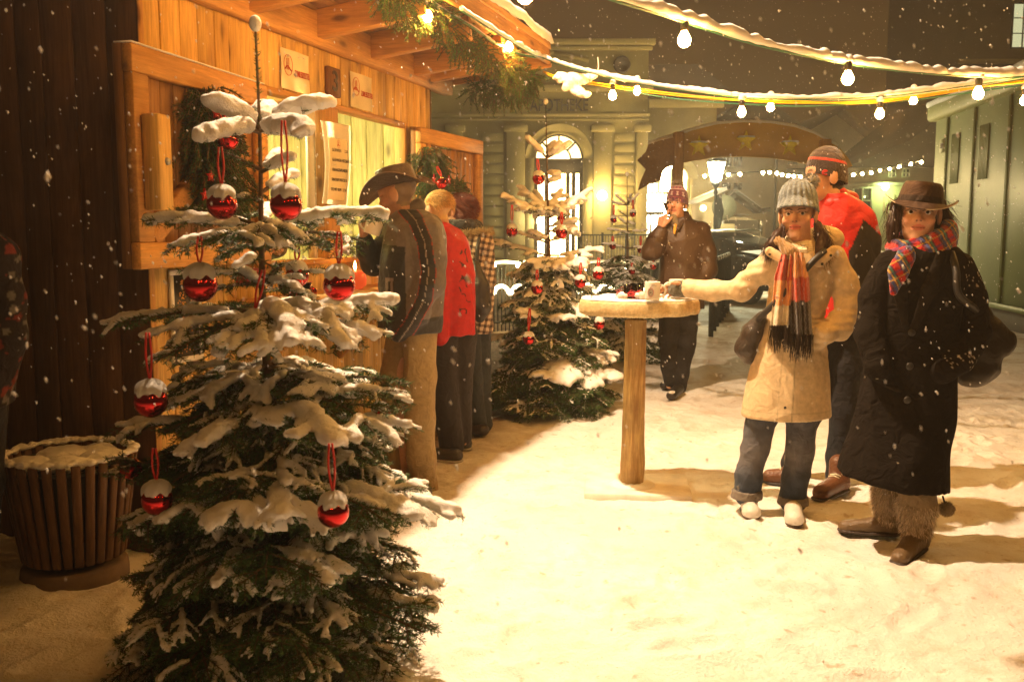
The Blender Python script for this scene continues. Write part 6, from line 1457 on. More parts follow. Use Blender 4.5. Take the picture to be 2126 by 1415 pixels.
# tartan scarf
def tartan(v):
    px, py = F2.xz(v); q = px * .8 - py * .45; w_ = px * .45 + py * .8; C = np.tile(V(.13, .025, .06), (len(v), 1)); a = np.mod(q, 31); b = np.mod(w_, 27)
    C = np.where((a < 11)[:, None], V(.50, .02, .015), C); C = np.where(((a > 15) & (a < 20))[:, None], V(.05, .07, .20), C); C = np.where(((a > 21) & (a < 23.5))[:, None], V(.55, .36, .06), C); C = np.where(((a > 25) & (a < 28))[:, None], V(.05, .22, .18), C)
    C = np.where((b < 5)[:, None], C * .45 + V(.02, .03, .12), C); C = np.where(((b > 12) & (b < 14))[:, None], V(.5, .3, .06), C); return C
D = SDF(.012); cpt = F.p(1912, 505, .01); th = np.linspace(0, 2 * math.pi, 24)
for dz, rr, rt in ((.035, .105, .026), (.002, .110, .030), (-.030, .108, .028)): D.chain([cpt + V(rr * 1.08 * math.cos(a), rr * .9 * math.sin(a), dz + .045 * math.cos(a) + .02 * math.sin(a)) for a in th], [rt] * len(th))
F.garment('scarf', D, tartan, 'knit', .0048, folds(.009, (18, 18, 30), 5))
D = SDF(.012); F.ch(D, [(1880, 530, 20, -.12), (1866, 562, 18, -.15), (1855, 605, 9, -.16)], flat=((0, 1, 0), .5)); F.garment('scarf_tail', D, tartan, 'knit', .0048, folds(.006, (20, 20, 12), 6))
# hair
D = SDF(.02); F.ch(D, [(1860, 425, 10, .02), (1857, 465, 12, .02), (1853, 500, 9, .02)]); F.ch(D, [(1950, 425, 14, .03), (1958, 452, 15, .03), (1952, 478, 12, .03)]); F.ch(D, [(1905, 424, 14, .13), (1910, 480, 22, .12)]); F.garment('hair', D, (.03, .012, .007), 'hair', .006, folds(.006, (40, 40, 14), 3))
r2 = np.random.default_rng(5); N = 700; A_p = np.array([F.p(*q) for q in ((1860, 422, .0), (1858, 450, .02), (1955, 428, .02), (1962, 446, .03))]); i = r2.integers(0, 4, N)
strands(F.root, A_p[i] + r2.normal(0, .014, (N, 3)), np.where((i < 2)[:, None], V(-.10, -.1, -1), V(.35, -.1, -.8)) + r2.normal(0, .22, (N, 3)), np.where(i < 2, .13, .075), 8, (.05, .02, .01), .0028, .12, .5, 7)
N = 130; fp = np.array([L(x, .083 - abs(x) * .35, .068) for x in r2.uniform(-.045, .05, N)]); strands(F.root, fp, np.tile(Mx @ V(0, .35, -1), (N, 1)) + r2.normal(0, .12, (N, 3)), .034, 9, (.05, .02, .01), .004, .05, .3, 5)
# felt hat
HC, HM, hs = F.H; tilt = np.array(Matrix.Rotation(R(-6), 3, 'Y')) 
def fed(t_, a):
    ca, sa_ = math.cos(a), math.sin(a)
    if t_ < .60:
        e = t_ / .60; rr = min(1, e * 1.9) ** .55; dent = -.020 * math.exp(-(e / .32) ** 2) * 1.3 - .012 * math.exp(-((ca) / .3) ** 2) * (sa_ > 0) * e * 0
        z = .150 - .020 * e ** 2 if e < .42 else .1465 - (e - .42) / .58 * .095
        pinch = 1 - .12 * math.exp(-((abs(ca) - .75) / .25) ** 2) * (sa_ > 0) * (1 - max(0, e - .5) * 2)
        r0 = .064 + .036 * e; return (r0 * 1.0 * rr * ca * pinch, r0 * 1.16 * rr * sa_, z + dent)
    u_ = (t_ - .60) / .40; r0 = .100 + .048 * u_; z = .052 - .002 * u_ + .030 * u_ ** 1.6 * (abs(ca) ** 3) - .030 * u_ * max(0, sa_) - .012 * u_ * max(0, -sa_)
    return (r0 * 1.02 * ca, r0 * 1.12 * sa_, z)
def fedc(t_, a): return V(.60, .48, .33) if t_ > .985 and math.sin(a * 3 + 1) > -.2 else (V(.02, .01, .006) if .50 < t_ < .60 else V(.050, .024, .012))
m = hatsurf(fed, HC - Mx[:, 1] * .012 + V(0, 0, -.002), HM @ np.array(Matrix.Rotation(R(-5), 3, 'Y')), 60, 90, .004, fedc); m.build('felt_hat', M['cloth'], F.root, smooth=True, col=True)
# fur boots
for (sx, sy, fx, fy, tx, ty, dyy) in ((1836, 1035, 1858, 1098, 1757, 1092, .10), (1911, 1045, 1915, 1130, 1868, 1158, -.12)):
    D = SDF(.02); a0 = F.p(sx, 1000, dyy); g1 = ground(fx, fy, .05) + V(0, .07, 0); g2 = ground(tx, ty, .030)
    D.chain([g1 + V(0, .01, .34), g1 + V(0, 0, .16), g1 + V(0, 0, .06)], [.070, .080, .066]); F.garment('boot_shaft', D, (.23, .16, .08), 'cloth', .007)
    sh = D.arrays(.012)[0]; r3 = np.random.default_rng(int(sx)); i = r3.integers(0, len(sh), 5200); P_ = sh[i]; ax_ = g1 + V(0, 0, .1); nn = (P_ - ax_) * V(1, 1, 0); nn /= np.linalg.norm(nn, axis=1)[:, None] + 1e-6
    ok = P_[:, 2] < (.29 if sx < 1880 else .23); P_, nn = P_[ok], nn[ok]; band = (.55 + .45 * np.sin(P_[:, 2] * 85 + vnoise(P_, 14, 3) * 3)); 
    strands(F.root, P_ - nn * .006, nn * .6 + V(0, 0, -.7) + r3.normal(0, .2, (len(P_), 3)), .030, 3, (.58, .46, .30), .0034, .12, .4, 4, 'fur_trim', .6)
    D = SDF(.02); D.cap(g1, g2, .050, .036, flat=((0, 0, 1), .85)); D.ell(g1 + V(.01, .02, -.005), (.058, .06, .05)); F.garment('boot', D, (.16, .10, .045), 'leather', .005, folds(.003, (25, 25, 25), 4))
    D = SDF(.01); D.cap(g1 * V(1, 1, 0) + V(0, 0, .013), g2 * V(1, 1, 0) + V(0, 0, .013), .056, .042, flat=((0, 0, 1), .30)); F.garment('boot_sole', D, (.05, .03, .018), 'leather', .005)
pc = F.p(1965, 1056, -.16); D = SDF(.01); D.ell(pc, F.r(13)); pm = F.garment('pompom', D, (.24, .17, .08), 'knit', .006); P_, N_ = ell_pts(pc, np.eye(3), (F.r(12),) * 3, 700, 3); strands(pm, P_, N_, F.r(6), 4, (.28, .20, .10), .003, .1, .3, 4, 'pompom_fur')
m = MB(); m.tube([pc, pc + V(-.02, 0, .06)], .004, 6); m.build('cord', M['hair'] if False else M['black'], pm)
# bag
bag = thing('shoulder_bag', F.p(2040, 795, .08), 'big slouchy black bag hanging at the side of the woman in black', 'bag')
D = SDF(.03); F.ch(D, [(2035, 655, 22, .08), (2030, 720, 46, .09), (2028, 755, 46, .09)], flat=((0, 1, 0), .8)); F.ch(D, [(2050, 690, 30, .09), (2076, 712, 24, .09), (2090, 706, 12, .09)]); D.ell(F.p(2015, 768, .09), (F.r(38), .10, F.r(27))); link('pouch', D.mesh(.008, folds(.016, (9, 9, 9), 2), (.022, .017, .012)), M['cloth_smooth'], bag)
m = MB(); m.tube(crom([F.p(1975, 525, -.10), F.p(1985, 560, -.17), F.p(1990, 610, -.19), F.p(2022, 640, -.10), F.p(2050, 670, .05)], 8), .016, 8); m.build('strap', M['black'], bag, smooth=True)

# ------------------------------------------------------------ 3. tall man in the red and black jacket
F = Fig('tall man in a red and black jacket and striped beanie, facing away', 5.2, 1690, 1000)
F3 = F; c = F.p(1712, 366); L, Mx = F.head(c, (-.96, -.10, .0), (0, 0, 1), 1.08, hair=(.05, .03, .02)); 
F.inner([(1725, 405, 20), (1750, 480, 48), (1752, 600, 44), (1750, 690, 44)], [[(1762, 700, 28), (1752, 830, 22), (1738, 990, 15)], [(1715, 700, 28), (1680, 850, 22, .1), (1640, 970, 15, .25)]], [[(1795, 460, 18), (1802, 570, 16), (1800, 650, 12)], [(1700, 460, 18, .1), (1690, 570, 16, .1), (1680, 650, 12, .05)]])
F.finish_body(.0055)
D = SDF(.03); D.loft(F.rows([(1728, 402, 24, .08), (1740, 414, 36, .10), (1752, 440, 54, .12), (1757, 480, 60, .13), (1757, 560, 58, .13), (1760, 640, 56, .13), (1762, 685, 54, .13)]))
F.ch(D, [(1788, 452, 26), (1798, 500, 25), (1803, 570, 24), (1802, 650, 20)]); F.ch(D, [(1705, 455, 24, .1), (1700, 570, 22, .1), (1690, 650, 18, .05)])
def redblack(v):
    px, py = F3.xz(v); C = np.tile(V(.48, .016, .010), (len(v), 1)); blk = ((px > 1742) & (py > 515 - (px - 1742) * 2.3 + 5) & (px < 1768)) | ((px >= 1768) & (py > 455 + (px - 1768) * .72)); blk = blk | ((px > 1745) & (py > 560)); blk &= ~((px > 1788) & (py > 655)) ; blk &= ~((px < 1788) & (py > 600) & (px > 1700) & (px < 1745))
    return np.where(blk[:, None], V(.022, .018, .014), C)
F.garment('jacket', D, redblack, 'cloth_smooth', .007, folds(.010, (8, 8, 5), 4))
D = SDF(.04); F.ch(D, [(1722, 420, 11, -.05), (1746, 404, 13, .02), (1768, 412, 13, .08)]); F.ch(D, [(1735, 422, 14, .15), (1772, 425, 14, .13)]); F.garment('hood', D, (.48, .016, .010), 'cloth_smooth', .007, folds(.012, (12, 12, 12), 5))
D = SDF(.01); F.ch(D, [(1708, 408, 10, .0), (1725, 396, 14, .0), (1738, 385, 13, .0)]); F.garment('neck_warmer', D, (.03, .022, .018), 'knit', .007)
D = SDF(.03); F.ch(D, [(1760, 690, 36), (1758, 760, 32), (1752, 850, 27), (1742, 950, 24), (1738, 985, 24)]); F.ch(D, [(1715, 690, 34), (1685, 850, 27, .1), (1643, 960, 22, .22)]); F.garment('trousers', D, (.018, .018, .022), 'cloth', .008, folds(.008, (9, 9, 6), 6))
for (x0, y0, x1, y1) in ((1742, 990, 1705, 1018), (1648, 978, 1600, 985)):
    g1 = ground(x0, y0 + 10, .055); g2 = ground(x1, y1 + 4, .045); D = SDF(.02); D.cap(g1, g2, .055, .046, flat=((0, 0, 1), .95)); D.cap(g1, g1 + V(0, .02, .10), .055, .05); b_ = F.garment('boot', D, (.15, .055, .022), 'leather', .006)
    D = SDF(.01); D.cap(g1 * V(1, 1, 0) + V(0, 0, .014), g2 * V(1, 1, 0) + V(0, 0, .014), .060, .052, flat=((0, 0, 1), .3)); F.garment('boot_sole', D, (.03, .02, .015), 'leather', .006)
    m = MB(); u_ = nrm((g2 - g1) * V(1, 1, 0)); s_ = np.cross(u_, (0, 0, 1))
    for q in range(4): p0 = g1 + u_ * (.01 + q * .022) + V(0, 0, .060 - q * .006); m.tube([p0 - s_ * .03, p0 + V(0, 0, .008), p0 + s_ * .03], .004, 5)
    m.build('laces', M['paper'], b_)
def bean(stripe):
    def fn(t_, a):
        ca, sa_ = math.cos(a), math.sin(a); ph = min(1, t_ / .86) * math.pi / 2; zb = -.030 + .060 * (.5 + .5 * sa_)
        z = zb + (.155 - zb) * math.cos(ph) ** .85 if t_ < .86 else zb - .012 * (t_ - .86) / .14
        w_ = .0015 * math.sin(a * 40); return ((.090 + w_) * math.sin(ph) ** .9 * ca, (.106 + w_) * math.sin(ph) ** .9 * sa_ - .012, z)
    return fn
HC, HM, hs = F.H; m = hatsurf(bean(0), HC, HM * 1.06, 44, 100, .006, lambda t_, a: V(.65, .04, .015) if .60 < t_ < .64 else (V(.035, .020, .013) if t_ > .64 else (V(.085, .055, .032) if math.sin(t_ * 45) > 0 else V(.05, .03, .02)))); bn = m.build('beanie', M['knit'], F.root, smooth=True, col=True)
p_ = F.p(1713, 358, -.112); m = MB(); m.tube([p_ + V(.014 * math.cos(a), 0, .012 * math.sin(a)) for a in np.linspace(.4, 5.6, 14)], .004, 5); m.tube([p_ + V(-.012, 0, 0), p_ + V(.006, 0, .004)], .0035, 5); m.build('badge', M['red'], bn)

# ------------------------------------------------------------ 4. man on the phone
F = Fig('man in a brown leather jacket and patterned bobble cap talking on a phone', 8.3, 1395, 812)
F4 = F; c = F.p(1405, 423); L, Mx = F.head(c, (-.42, -.90, -.03), (.04, 0, 1), 1.06, hair=(.14, .12, .10), brow=(.15, .09, .05), skin=SKIN * V(1.1, .9, .8), lips=(.45, .14, .10), jaw=1.08)
F.inner([(1408, 448, 12), (1415, 500, 30), (1412, 600, 28)], [[(1393, 640, 15), (1388, 720, 12), (1390, 800, 8)], [(1425, 640, 15), (1423, 730, 12), (1405, 812, 8)]], [[(1376, 487, 10), (1352, 522, 9, -.08), (1372, 474, 7, -.13)], [(1458, 482, 10), (1468, 555, 9), (1445, 600, 7, -.05)]])
wr = F.p(1371, 474, -.13); F.hand(wr, F.p(1379, 442, -.10) - wr, (.75, .55, .1), side=1, sc=1.25, curls=[(.1, .2, .1), (.7, .8, .5), (.9, .9, .5), (1.0, .9, .5)], thumb=(.8, .3, .4))
F.finish_body(.0045)
D = SDF(.04); D.loft(F.rows([(1412, 452, 17, .10), (1414, 463, 36, .12), (1417, 485, 48, .15), (1416, 540, 44, .15), (1414, 600, 46, .16), (1414, 640, 48, .17)]))
F.ch(D, [(1378, 485, 18), (1362, 508, 18, -.04), (1352, 522, 18, -.08), (1362, 500, 15, -.12), (1370, 480, 12, -.13)]); F.ch(D, [(1455, 480, 19), (1464, 520, 20), (1468, 560, 19), (1450, 598, 16, -.10)]); F.garment('jacket', D, (.070, .036, .016), 'leather', .008, folds(.016, (6, 6, 5), 8))
D = SDF(.01); F.ch(D, [(1398, 452, 8, -.08), (1402, 468, 7, -.12)]); F.garment('scarf', D, (.22, .16, .08), 'knit', .008); D = SDF(.01); F.ch(D, [(1402, 468, 4, -.15), (1400, 484, 2.5, -.17)]); F.garment('shirt', D, (.70, .38, .05), 'cloth', .006)
D = SDF(.02); F.ch(D, [(1420, 448, 12, .04), (1426, 458, 12, -.02)]); F.ch(D, [(1392, 452, 5, -.07), (1399, 470, 5, -.14)]); F.ch(D, [(1425, 452, 6, -.07), (1408, 474, 5, -.15)]); F.garment('collar', D, (.060, .032, .015), 'leather', .008)
D = SDF(.03); F.ch(D, [(1393, 630, 24), (1387, 700, 19), (1389, 760, 15), (1392, 792, 14)]); F.ch(D, [(1427, 630, 24), (1426, 710, 19), (1415, 775, 16), (1409, 802, 15)]); F.garment('trousers', D, (.016, .014, .013), 'cloth', .009, folds(.010, (8, 8, 5), 6))
for (x0, y0, x1, y1) in ((1408, 805, 1394, 818), (1392, 788, 1380, 797)): g1 = ground(x0, y0 + 2, .05); g2 = ground(x1, y1 + 3, .04); D = SDF(.02); D.cap(g1, g2, .052, .045, flat=((0, 0, 1), .9)); b_ = F.garment('shoe', D, (.02, .016, .013), 'leather', .008); D = SDF(.01); D.ell(g2 + V(0, -.01, .030), (.030, .03, .016)); F.garment('snow_cap', D, (.75, .7, .6), 'knit', .006, par=b_)
HC, HM, hs = F.H
def pat(t_, a):
    b = V(.20, .05, .075)
    if .26 < t_ < .30 or .44 < t_ < .48: return V(.55, .42, .38)
    if .34 < t_ < .42: return V(.48, .10, .16) if math.sin(a * 14) > 0 else V(.06, .02, .03)
    if .58 < t_ < .72: return V(.50, .38, .34) if (math.sin(a * 11) > .25 and abs(t_ - .65) > .025) or (math.sin(a * 11) > .75) else V(.14, .035, .06)
    if t_ > .80: return V(.16, .04, .09) if math.sin(a * 20) > 0 else V(.06, .02, .03)
    return b if math.sin(t_ * 90) > 0 else V(.10, .03, .04)
m = hatsurf(bean(0), HC, HM * 1.07, 50, 110, .007, pat); bn = m.build('knitted_cap', M['knit'], F.root, smooth=True, col=True)
pc = F.p(1407, 385, .02); P_, N_ = ell_pts(pc, np.eye(3), (.03, .03, .02), 500, 3); strands(bn, P_, N_, .04, 4, (.30, .24, .18), .006, .15, .2, 4, 'bobble_yarn')
ph = thing('mobile_phone', F.p(1381, 445, -.14), 'thin dark phone held to the ear of the man in leather', 'phone'); m = MB(); m.bar(F.p(1389, 446, -.11), F.p(1379, 420, -.06), .012, .052, up=(.5, .8, 0), bevel=.004); m.build('case', M['black'], ph)
m = MB(); p_ = F.p(1395, 514, -.20); m.lathe([(1e-3, .006), (.010, .004), (.012, 0)], n=10, M=rotm(rx=R(90), loc=tuple(p_))); m.tube(crom([F.p(1387, 498, -.19), F.p(1390, 508, -.20), p_], 5), .003, 5); m.build('press_stud', M['metal'], F.root)

# ------------------------------------------------------------ 5. man with the leather hat
F = Fig('bearded man in a wide leather hat and khaki trousers drinking at the counter', 5.08, 855, 1012)
F5 = F; fdir = -OUT; hp = R(15); upv = nrm(V(0, 0, 1) * math.cos(hp) + fdir * math.sin(hp)); fd = nrm(fdir * math.cos(hp) - V(0, 0, 1) * math.sin(hp))
c = F.p(826, 405); L, Mx = F.head(c, fd, upv, 1.08, hair=(.20, .14, .08), skin=SKIN * V(1.05, .85, .75), beard=(.30, .14, .07), brow=(.20, .10, .05))
F.inner([(845, 450, 24), (858, 540, 46), (852, 680, 46)], [[(868, 700, 28), (868, 860, 24), (872, 1000, 16)], [(838, 700, 28, .12), (836, 860, 24, .12), (850, 1000, 16, .12)]], [[(888, 485, 20, -.12), (890, 590, 18, -.18), (832, 688, 13, -.14)], [(820, 485, 18, .15), (775, 548, 16, .10), (756, 492, 12, .02)]])
wr = F.p(757, 494, .02); F.hand(wr, V(-.05, -.05, 1), fdir * -1 + V(.1, -.2, 0), side=-1, sc=1.0, curls=[(.8, .9, .5)] * 4, thumb=(.7, .3, .6)); F.finish_body(.0045)
D = SDF(.03); D.loft(F.rows([(852, 438, 32, .10), (858, 452, 48, .15), (860, 480, 62, .19), (858, 520, 66, .21), (855, 580, 67, .21), (852, 640, 66, .20), (850, 688, 66, .20)]), yaw=0)
F.ch(D, [(885, 478, 31, -.12), (893, 530, 30, -.16), (892, 590, 28, -.18), (868, 640, 25, -.18), (832, 690, 20, -.15)]); F.ch(D, [(818, 482, 26, .12), (795, 520, 23, .12), (774, 548, 22, .10), (762, 520, 18, .05), (757, 500, 16, .03)])
stripe = np.array([(846, 432), (872, 458), (890, 500), (899, 560), (890, 615), (862, 665), (832, 705)], float)
def jk(v):
    px, py = F5.xz(v); P = np.stack([px, py], 1); dm = np.full(len(v), 1e9)
    for a, b in zip(stripe[:-1], stripe[1:]): d_ = b - a; t_ = np.clip(((P - a) @ d_) / (d_ @ d_), 0, 1); dm = np.minimum(dm, np.linalg.norm(P - a - t_[:, None] * d_, axis=1))
    C = np.tile(V(.125, .105, .095), (len(v), 1)); panel = ((px < 852) & (py > 506 + (px - 800) * .10) & (px < 872 - (py - 520) * .10)) | (py > 655) | ((px < 800) & (py > 488) & (py < 560)); C = np.where(panel[:, None], V(.020, .018, .018), C)
    near = (v[:, 1] < F5.D - .02); C = np.where(((dm < 14) & near)[:, None], V(.018, .015, .014), C); C = np.where(((dm >= 14) & (dm < 15.4) & near)[:, None], V(.30, .03, .02), C); C = np.where(((dm < .9) & near)[:, None], V(.30, .25, .2), C)
    pk = (np.abs(px - 817) < 9) & (np.abs(py - 600) < 27) & ~((np.abs(px - 817) < 3) & (py > 580)); return np.where(pk[:, None], V(.22, .17, .14), C)
F.garment('jacket', D, jk, 'cloth_smooth', .006, folds(.011, (8, 8, 6), 5))
D = SDF(.015); F.ch(D, [(815, 470, 8, -.06), (845, 446, 14, -.02), (868, 428, 16, .02)]); F.ch(D, [(830, 470, 8, .1), (868, 430, 15, .08)]); F.garment('collar', D, (.15, .125, .11), 'cloth_smooth', .006)
D = SDF(.035); F.ch(D, [(870, 690, 38), (874, 780, 34), (872, 870, 29), (876, 950, 28), (880, 1012, 30)]); F.ch(D, [(838, 690, 36, .14), (824, 780, 31, .18), (820, 880, 26, .20), (826, 990, 26, .20)]); F.garment('trousers', D, (.33, .23, .10), 'cloth', .007, folds(.016, (6, 6, 3), 6))
for (x0, y0, dy_) in ((878, 1022, 0), (850, 1010, .1)): g1 = ground(x0, y0, .045); D = SDF(.02); D.cap(g1, g1 + fdir * .16, .05, .042, flat=((0, 0, 1), .9)); F.garment('shoe', D, (.05, .03, .02), 'leather', .008)
HC, HM, hs = F.H
def cow(t_, a):
    ca, sa_ = math.cos(a), math.sin(a)
    if t_ < .5:
        e = t_ / .5; rr = min(1, e * 2.0) ** .6; z = .148 + .008 * abs(ca) - .022 * math.exp(-(e / .35) ** 2) if e < .5 else .148 + .008 * abs(ca) - (e - .5) * 2 * .095
        r0 = .078 + .020 * e; return (r0 * .92 * rr * ca, r0 * 1.18 * rr * sa_, z)
    u_ = (t_ - .5) / .5; rx = .092 + .075 * u_; ry = .116 + (.115 if sa_ > 0 else .085) * u_; z = .053 + .062 * u_ ** 1.4 * abs(ca) ** 2.2 - .050 * u_ ** 1.3 * max(0, sa_) ** 2 - .048 * u_ ** 1.2 * max(0, -sa_) ** 2
    return (rx * ca, ry * sa_, z)
m = hatsurf(cow, HC - Mx[:, 1] * .012 + V(0, 0, -.006), HM, 60, 100, .004, lambda t_, a: V(.10, .062, .040) if t_ < .5 else (V(.16, .10, .06) if t_ > .97 else V(.060, .036, .022))); m.build('leather_hat', M['leather'], F.root, smooth=True, col=True)

# ------------------------------------------------------------ 6. fair-haired customer in red
F = Fig('fair-haired customer in a bright red jacket seen from behind', 5.9, 940, 942)
F6 = F; fdir = nrm(-OUT + U * .5); c = F.p(909, 437); L, Mx = F.head(c, nrm(fdir - V(0, 0, .25)), nrm(V(0, 0, 1) + fdir * .25), 1.04, hair=(.62, .42, .17), skin=SKIN * V(1.1, .9, .8))
F.inner([(915, 465, 16), (940, 540, 34), (945, 680, 34)], [[(958, 700, 22), (955, 820, 18), (962, 915, 11)], [(925, 700, 22), (925, 820, 18), (940, 935, 11, -.1)]], [[(962, 500, 14), (965, 600, 13), (950, 680, 10)], [(915, 500, 14, -.1), (912, 600, 13, -.1), (912, 690, 10, -.1)]]); F.finish_body(.006)
P_, N_ = ell_pts(L(0, -.014, .036), Mx, np.array((.078, .094, .086)) * 1.04, 2600, 7, lambda q: (q[:, 2] > -.45) & ~((q[:, 1] > .35) & (q[:, 2] < .55)) & ~((np.abs(q[:, 0]) > .75) & (q[:, 2] < -.05) & (q[:, 1] > -.3))); strands(F.root, P_ - N_ * .004, N_ * .35 + (Mx @ V(0, -.6, -.5))[None], .034, 5, (.80, .52, .20), .0042, .12, .4, 5, 'hair', .3)
D = SDF(.03); D.loft(F.rows([(914, 462, 18, .09), (920, 470, 26, .12), (928, 490, 36, .15), (938, 540, 43, .16), (944, 600, 43, .16), (946, 692, 42, .16)])); F.ch(D, [(922, 500, 22, -.1), (914, 590, 20, -.14), (914, 700, 16, -.16)]); F.ch(D, [(950, 500, 14, .05), (964, 590, 15, .05), (958, 680, 13, .02)])
def redj(v):
    px, py = F6.xz(v); n1 = np.abs(vnoise(np.stack([px * .11, py * .075, px * 0], 1), 1, 6)); m_ = (np.abs(px - 968 + 4 * np.sin(py * .12)) < 9) & (py > 515) & (py < 648) & (n1 < .15); return np.where(m_[:, None], V(.05, .005, .005), V(.45, .008, .008))
F.garment('jacket', D, redj, 'cloth_smooth', .007, folds(.010, (8, 8, 5), 9))
D = SDF(.03); F.ch(D, [(960, 690, 34, .03), (950, 800, 28, .03), (957, 905, 22, .03)]); F.ch(D, [(922, 690, 30, -.05), (922, 800, 27, -.06), (937, 925, 24, -.08)]); F.garment('trousers', D, (.022, .016, .014), 'cloth', .008, folds(.012, (7, 7, 4), 2))
for (x0, y0) in ((945, 945), (965, 920)): g1 = ground(x0, y0, .045); D = SDF(.02); D.cap(g1, g1 + fdir * .17 * V(1, .3, 1), .05, .042, flat=((0, 0, 1), .9)); F.garment('shoe', D, (.03, .025, .02), 'leather', .008); D = SDF(.01); D.cap(g1 * V(1, 1, 0) + V(0, 0, .012), (g1 + fdir * .18 * V(1, .3, 1)) * V(1, 1, 0) + V(0, 0, .012), .053, .045, flat=((0, 0, 1), .3)); F.garment('shoe_sole', D, (.45, .42, .36), 'leather', .008)

# ------------------------------------------------------------ 7. customer with the checked hood
F = Fig('red-haired customer with a checked fur-edged hood at the far end of the counter', 6.55, 1000, 888)
F7 = F; fdir = nrm(-OUT + U * .25); c = F.p(950, 437); L, Mx = F.head(c, fdir, (0, 0, 1), 1.0, hair=(.10, .022, .012), female=True)
F.inner([(960, 460, 14), (980, 520, 30), (985, 650, 30)], [[(975, 690, 19), (980, 790, 16), (990, 880, 9)], [(998, 690, 19, .1), (1000, 790, 16, .1), (1005, 885, 9, .1)]], [[(1005, 500, 12), (1010, 580, 11), (985, 640, 9)], [(955, 500, 12), (945, 580, 11), (925, 600, 9)]]); F.finish_body(.007)
P_, N_ = ell_pts(L(0, -.016, .034), Mx, (.082, .100, .088), 2200, 7, lambda q: (q[:, 2] > -.75) & ~((q[:, 1] > .45) & (q[:, 2] < .5)) & ~((np.abs(q[:, 0]) > .8) & (q[:, 2] < -.0) & (q[:, 1] > -.2))); strands(F.root, P_, N_ * .15 + (Mx @ V(0, -1, -.25))[None], .07, 5, (.16, .03, .015), .004, .10, .5, 6)
D = SDF(.01); D.ell(L(0, -.115, -.01), (.035, .035, .04)); F.garment('hair_bun', D, (.13, .025, .012), 'hair', .006, folds(.01, (30, 30, 30), 3))
m = MB(); m.tube([L(.083 * math.sin(a), .03 + 0 * a, .035 + .09 * math.cos(a)) for a in np.linspace(-1.9, 1.9, 24)], .005, 6); m.build('headband', M['metal'], F.root, smooth=True)
D = SDF(.02); cpt = F.p(960, 472); D.chain([cpt + V(.09 * math.cos(a), .09 * math.sin(a), 0) for a in np.linspace(0, 6.28, 14)], [.042] * 14); F.garment('scarf', D, (.018, .016, .022), 'knit', .008, folds(.014, (22, 22, 22), 3))
def check(v):
    px, py = F7.xz(v); a = np.mod(px + py * .2, 12) < 5.5; b = np.mod(py - px * .2, 13) < 6; C = np.tile(V(.58, .46, .33), (len(v), 1)); C = np.where((a ^ b)[:, None], V(.20, .13, .09), C); return np.where((a & b)[:, None], V(.03, .02, .02), C)
D = SDF(.03); D.loft(F.rows([(968, 470, 20, .09), (975, 485, 34, .13), (985, 520, 38, .15), (988, 600, 36, .15), (985, 690, 38, .16)])); F.ch(D, [(1005, 505, 17), (1010, 580, 16), (990, 640, 13)]); F.ch(D, [(955, 500, 15, .05), (945, 570, 14, .05), (922, 590, 12, .0)]); F.garment('coat', D, check, 'cloth', .006, folds(.010, (8, 8, 6), 3))
D = SDF(.03); D.ell(F.p(1000, 508, -.06), (F.r(23), .12, F.r(27))); D.ell(F.p(988, 492, -.02), (F.r(30), .13, F.r(14))); hd = F.garment('hood', D, check, 'cloth', .006, folds(.014, (12, 12, 12), 4))
r2 = np.random.default_rng(3); C = crom([F.p(945, 488, -.1), F.p(968, 484, -.15), F.p(998, 480, -.14), F.p(1018, 484, -.05), F.p(1016, 478, .06)], 60); i = r2.integers(0, len(C), 1500); strands(hd, C[i] + r2.normal(0, .008, (1500, 3)), r2.normal(0, 1, (1500, 3)), .034, 4, (.42, .30, .14), .0045, .1, .2, 4, 'fur_trim')
D = SDF(.02); F.ch(D, [(975, 690, 22), (982, 790, 19), (992, 880, 18)]); F.ch(D, [(998, 690, 22, .1), (1000, 790, 19, .1), (1004, 880, 18, .1)]); F.garment('jeans', D, (.03, .035, .04), 'cloth', .008, folds(.008, (9, 9, 6), 5))
for (x0, y0) in ((1002, 892), (1010, 880)): g1 = ground(x0, y0, .04); D = SDF(.02); D.cap(g1, g1 + fdir * .17, .048, .042, flat=((0, 0, 1), .9)); F.garment('shoe', D, (.03, .022, .018), 'leather', .009)
bag = thing('shoulder_bag', F.p(1003, 660, -.2), 'black leather bag on the back of the customer with the checked hood', 'bag'); D = SDF(.02); F.ch(D, [(988, 548, 9, -.2), (1000, 590, 17, -.22), (1002, 635, 19, -.22), (997, 655, 13, -.2)], flat=((.9, -.3, 0), .8)); link('pouch', D.mesh(.008, folds(.012, (12, 12, 8), 2), (.022, .016, .012)), M['leather'], bag)
m = MB(); m.tube(crom([F.p(1000, 485, -.12), F.p(992, 510, -.20), F.p(990, 550, -.2)], 6), .014, 6); m.build('strap', M['black'], bag)

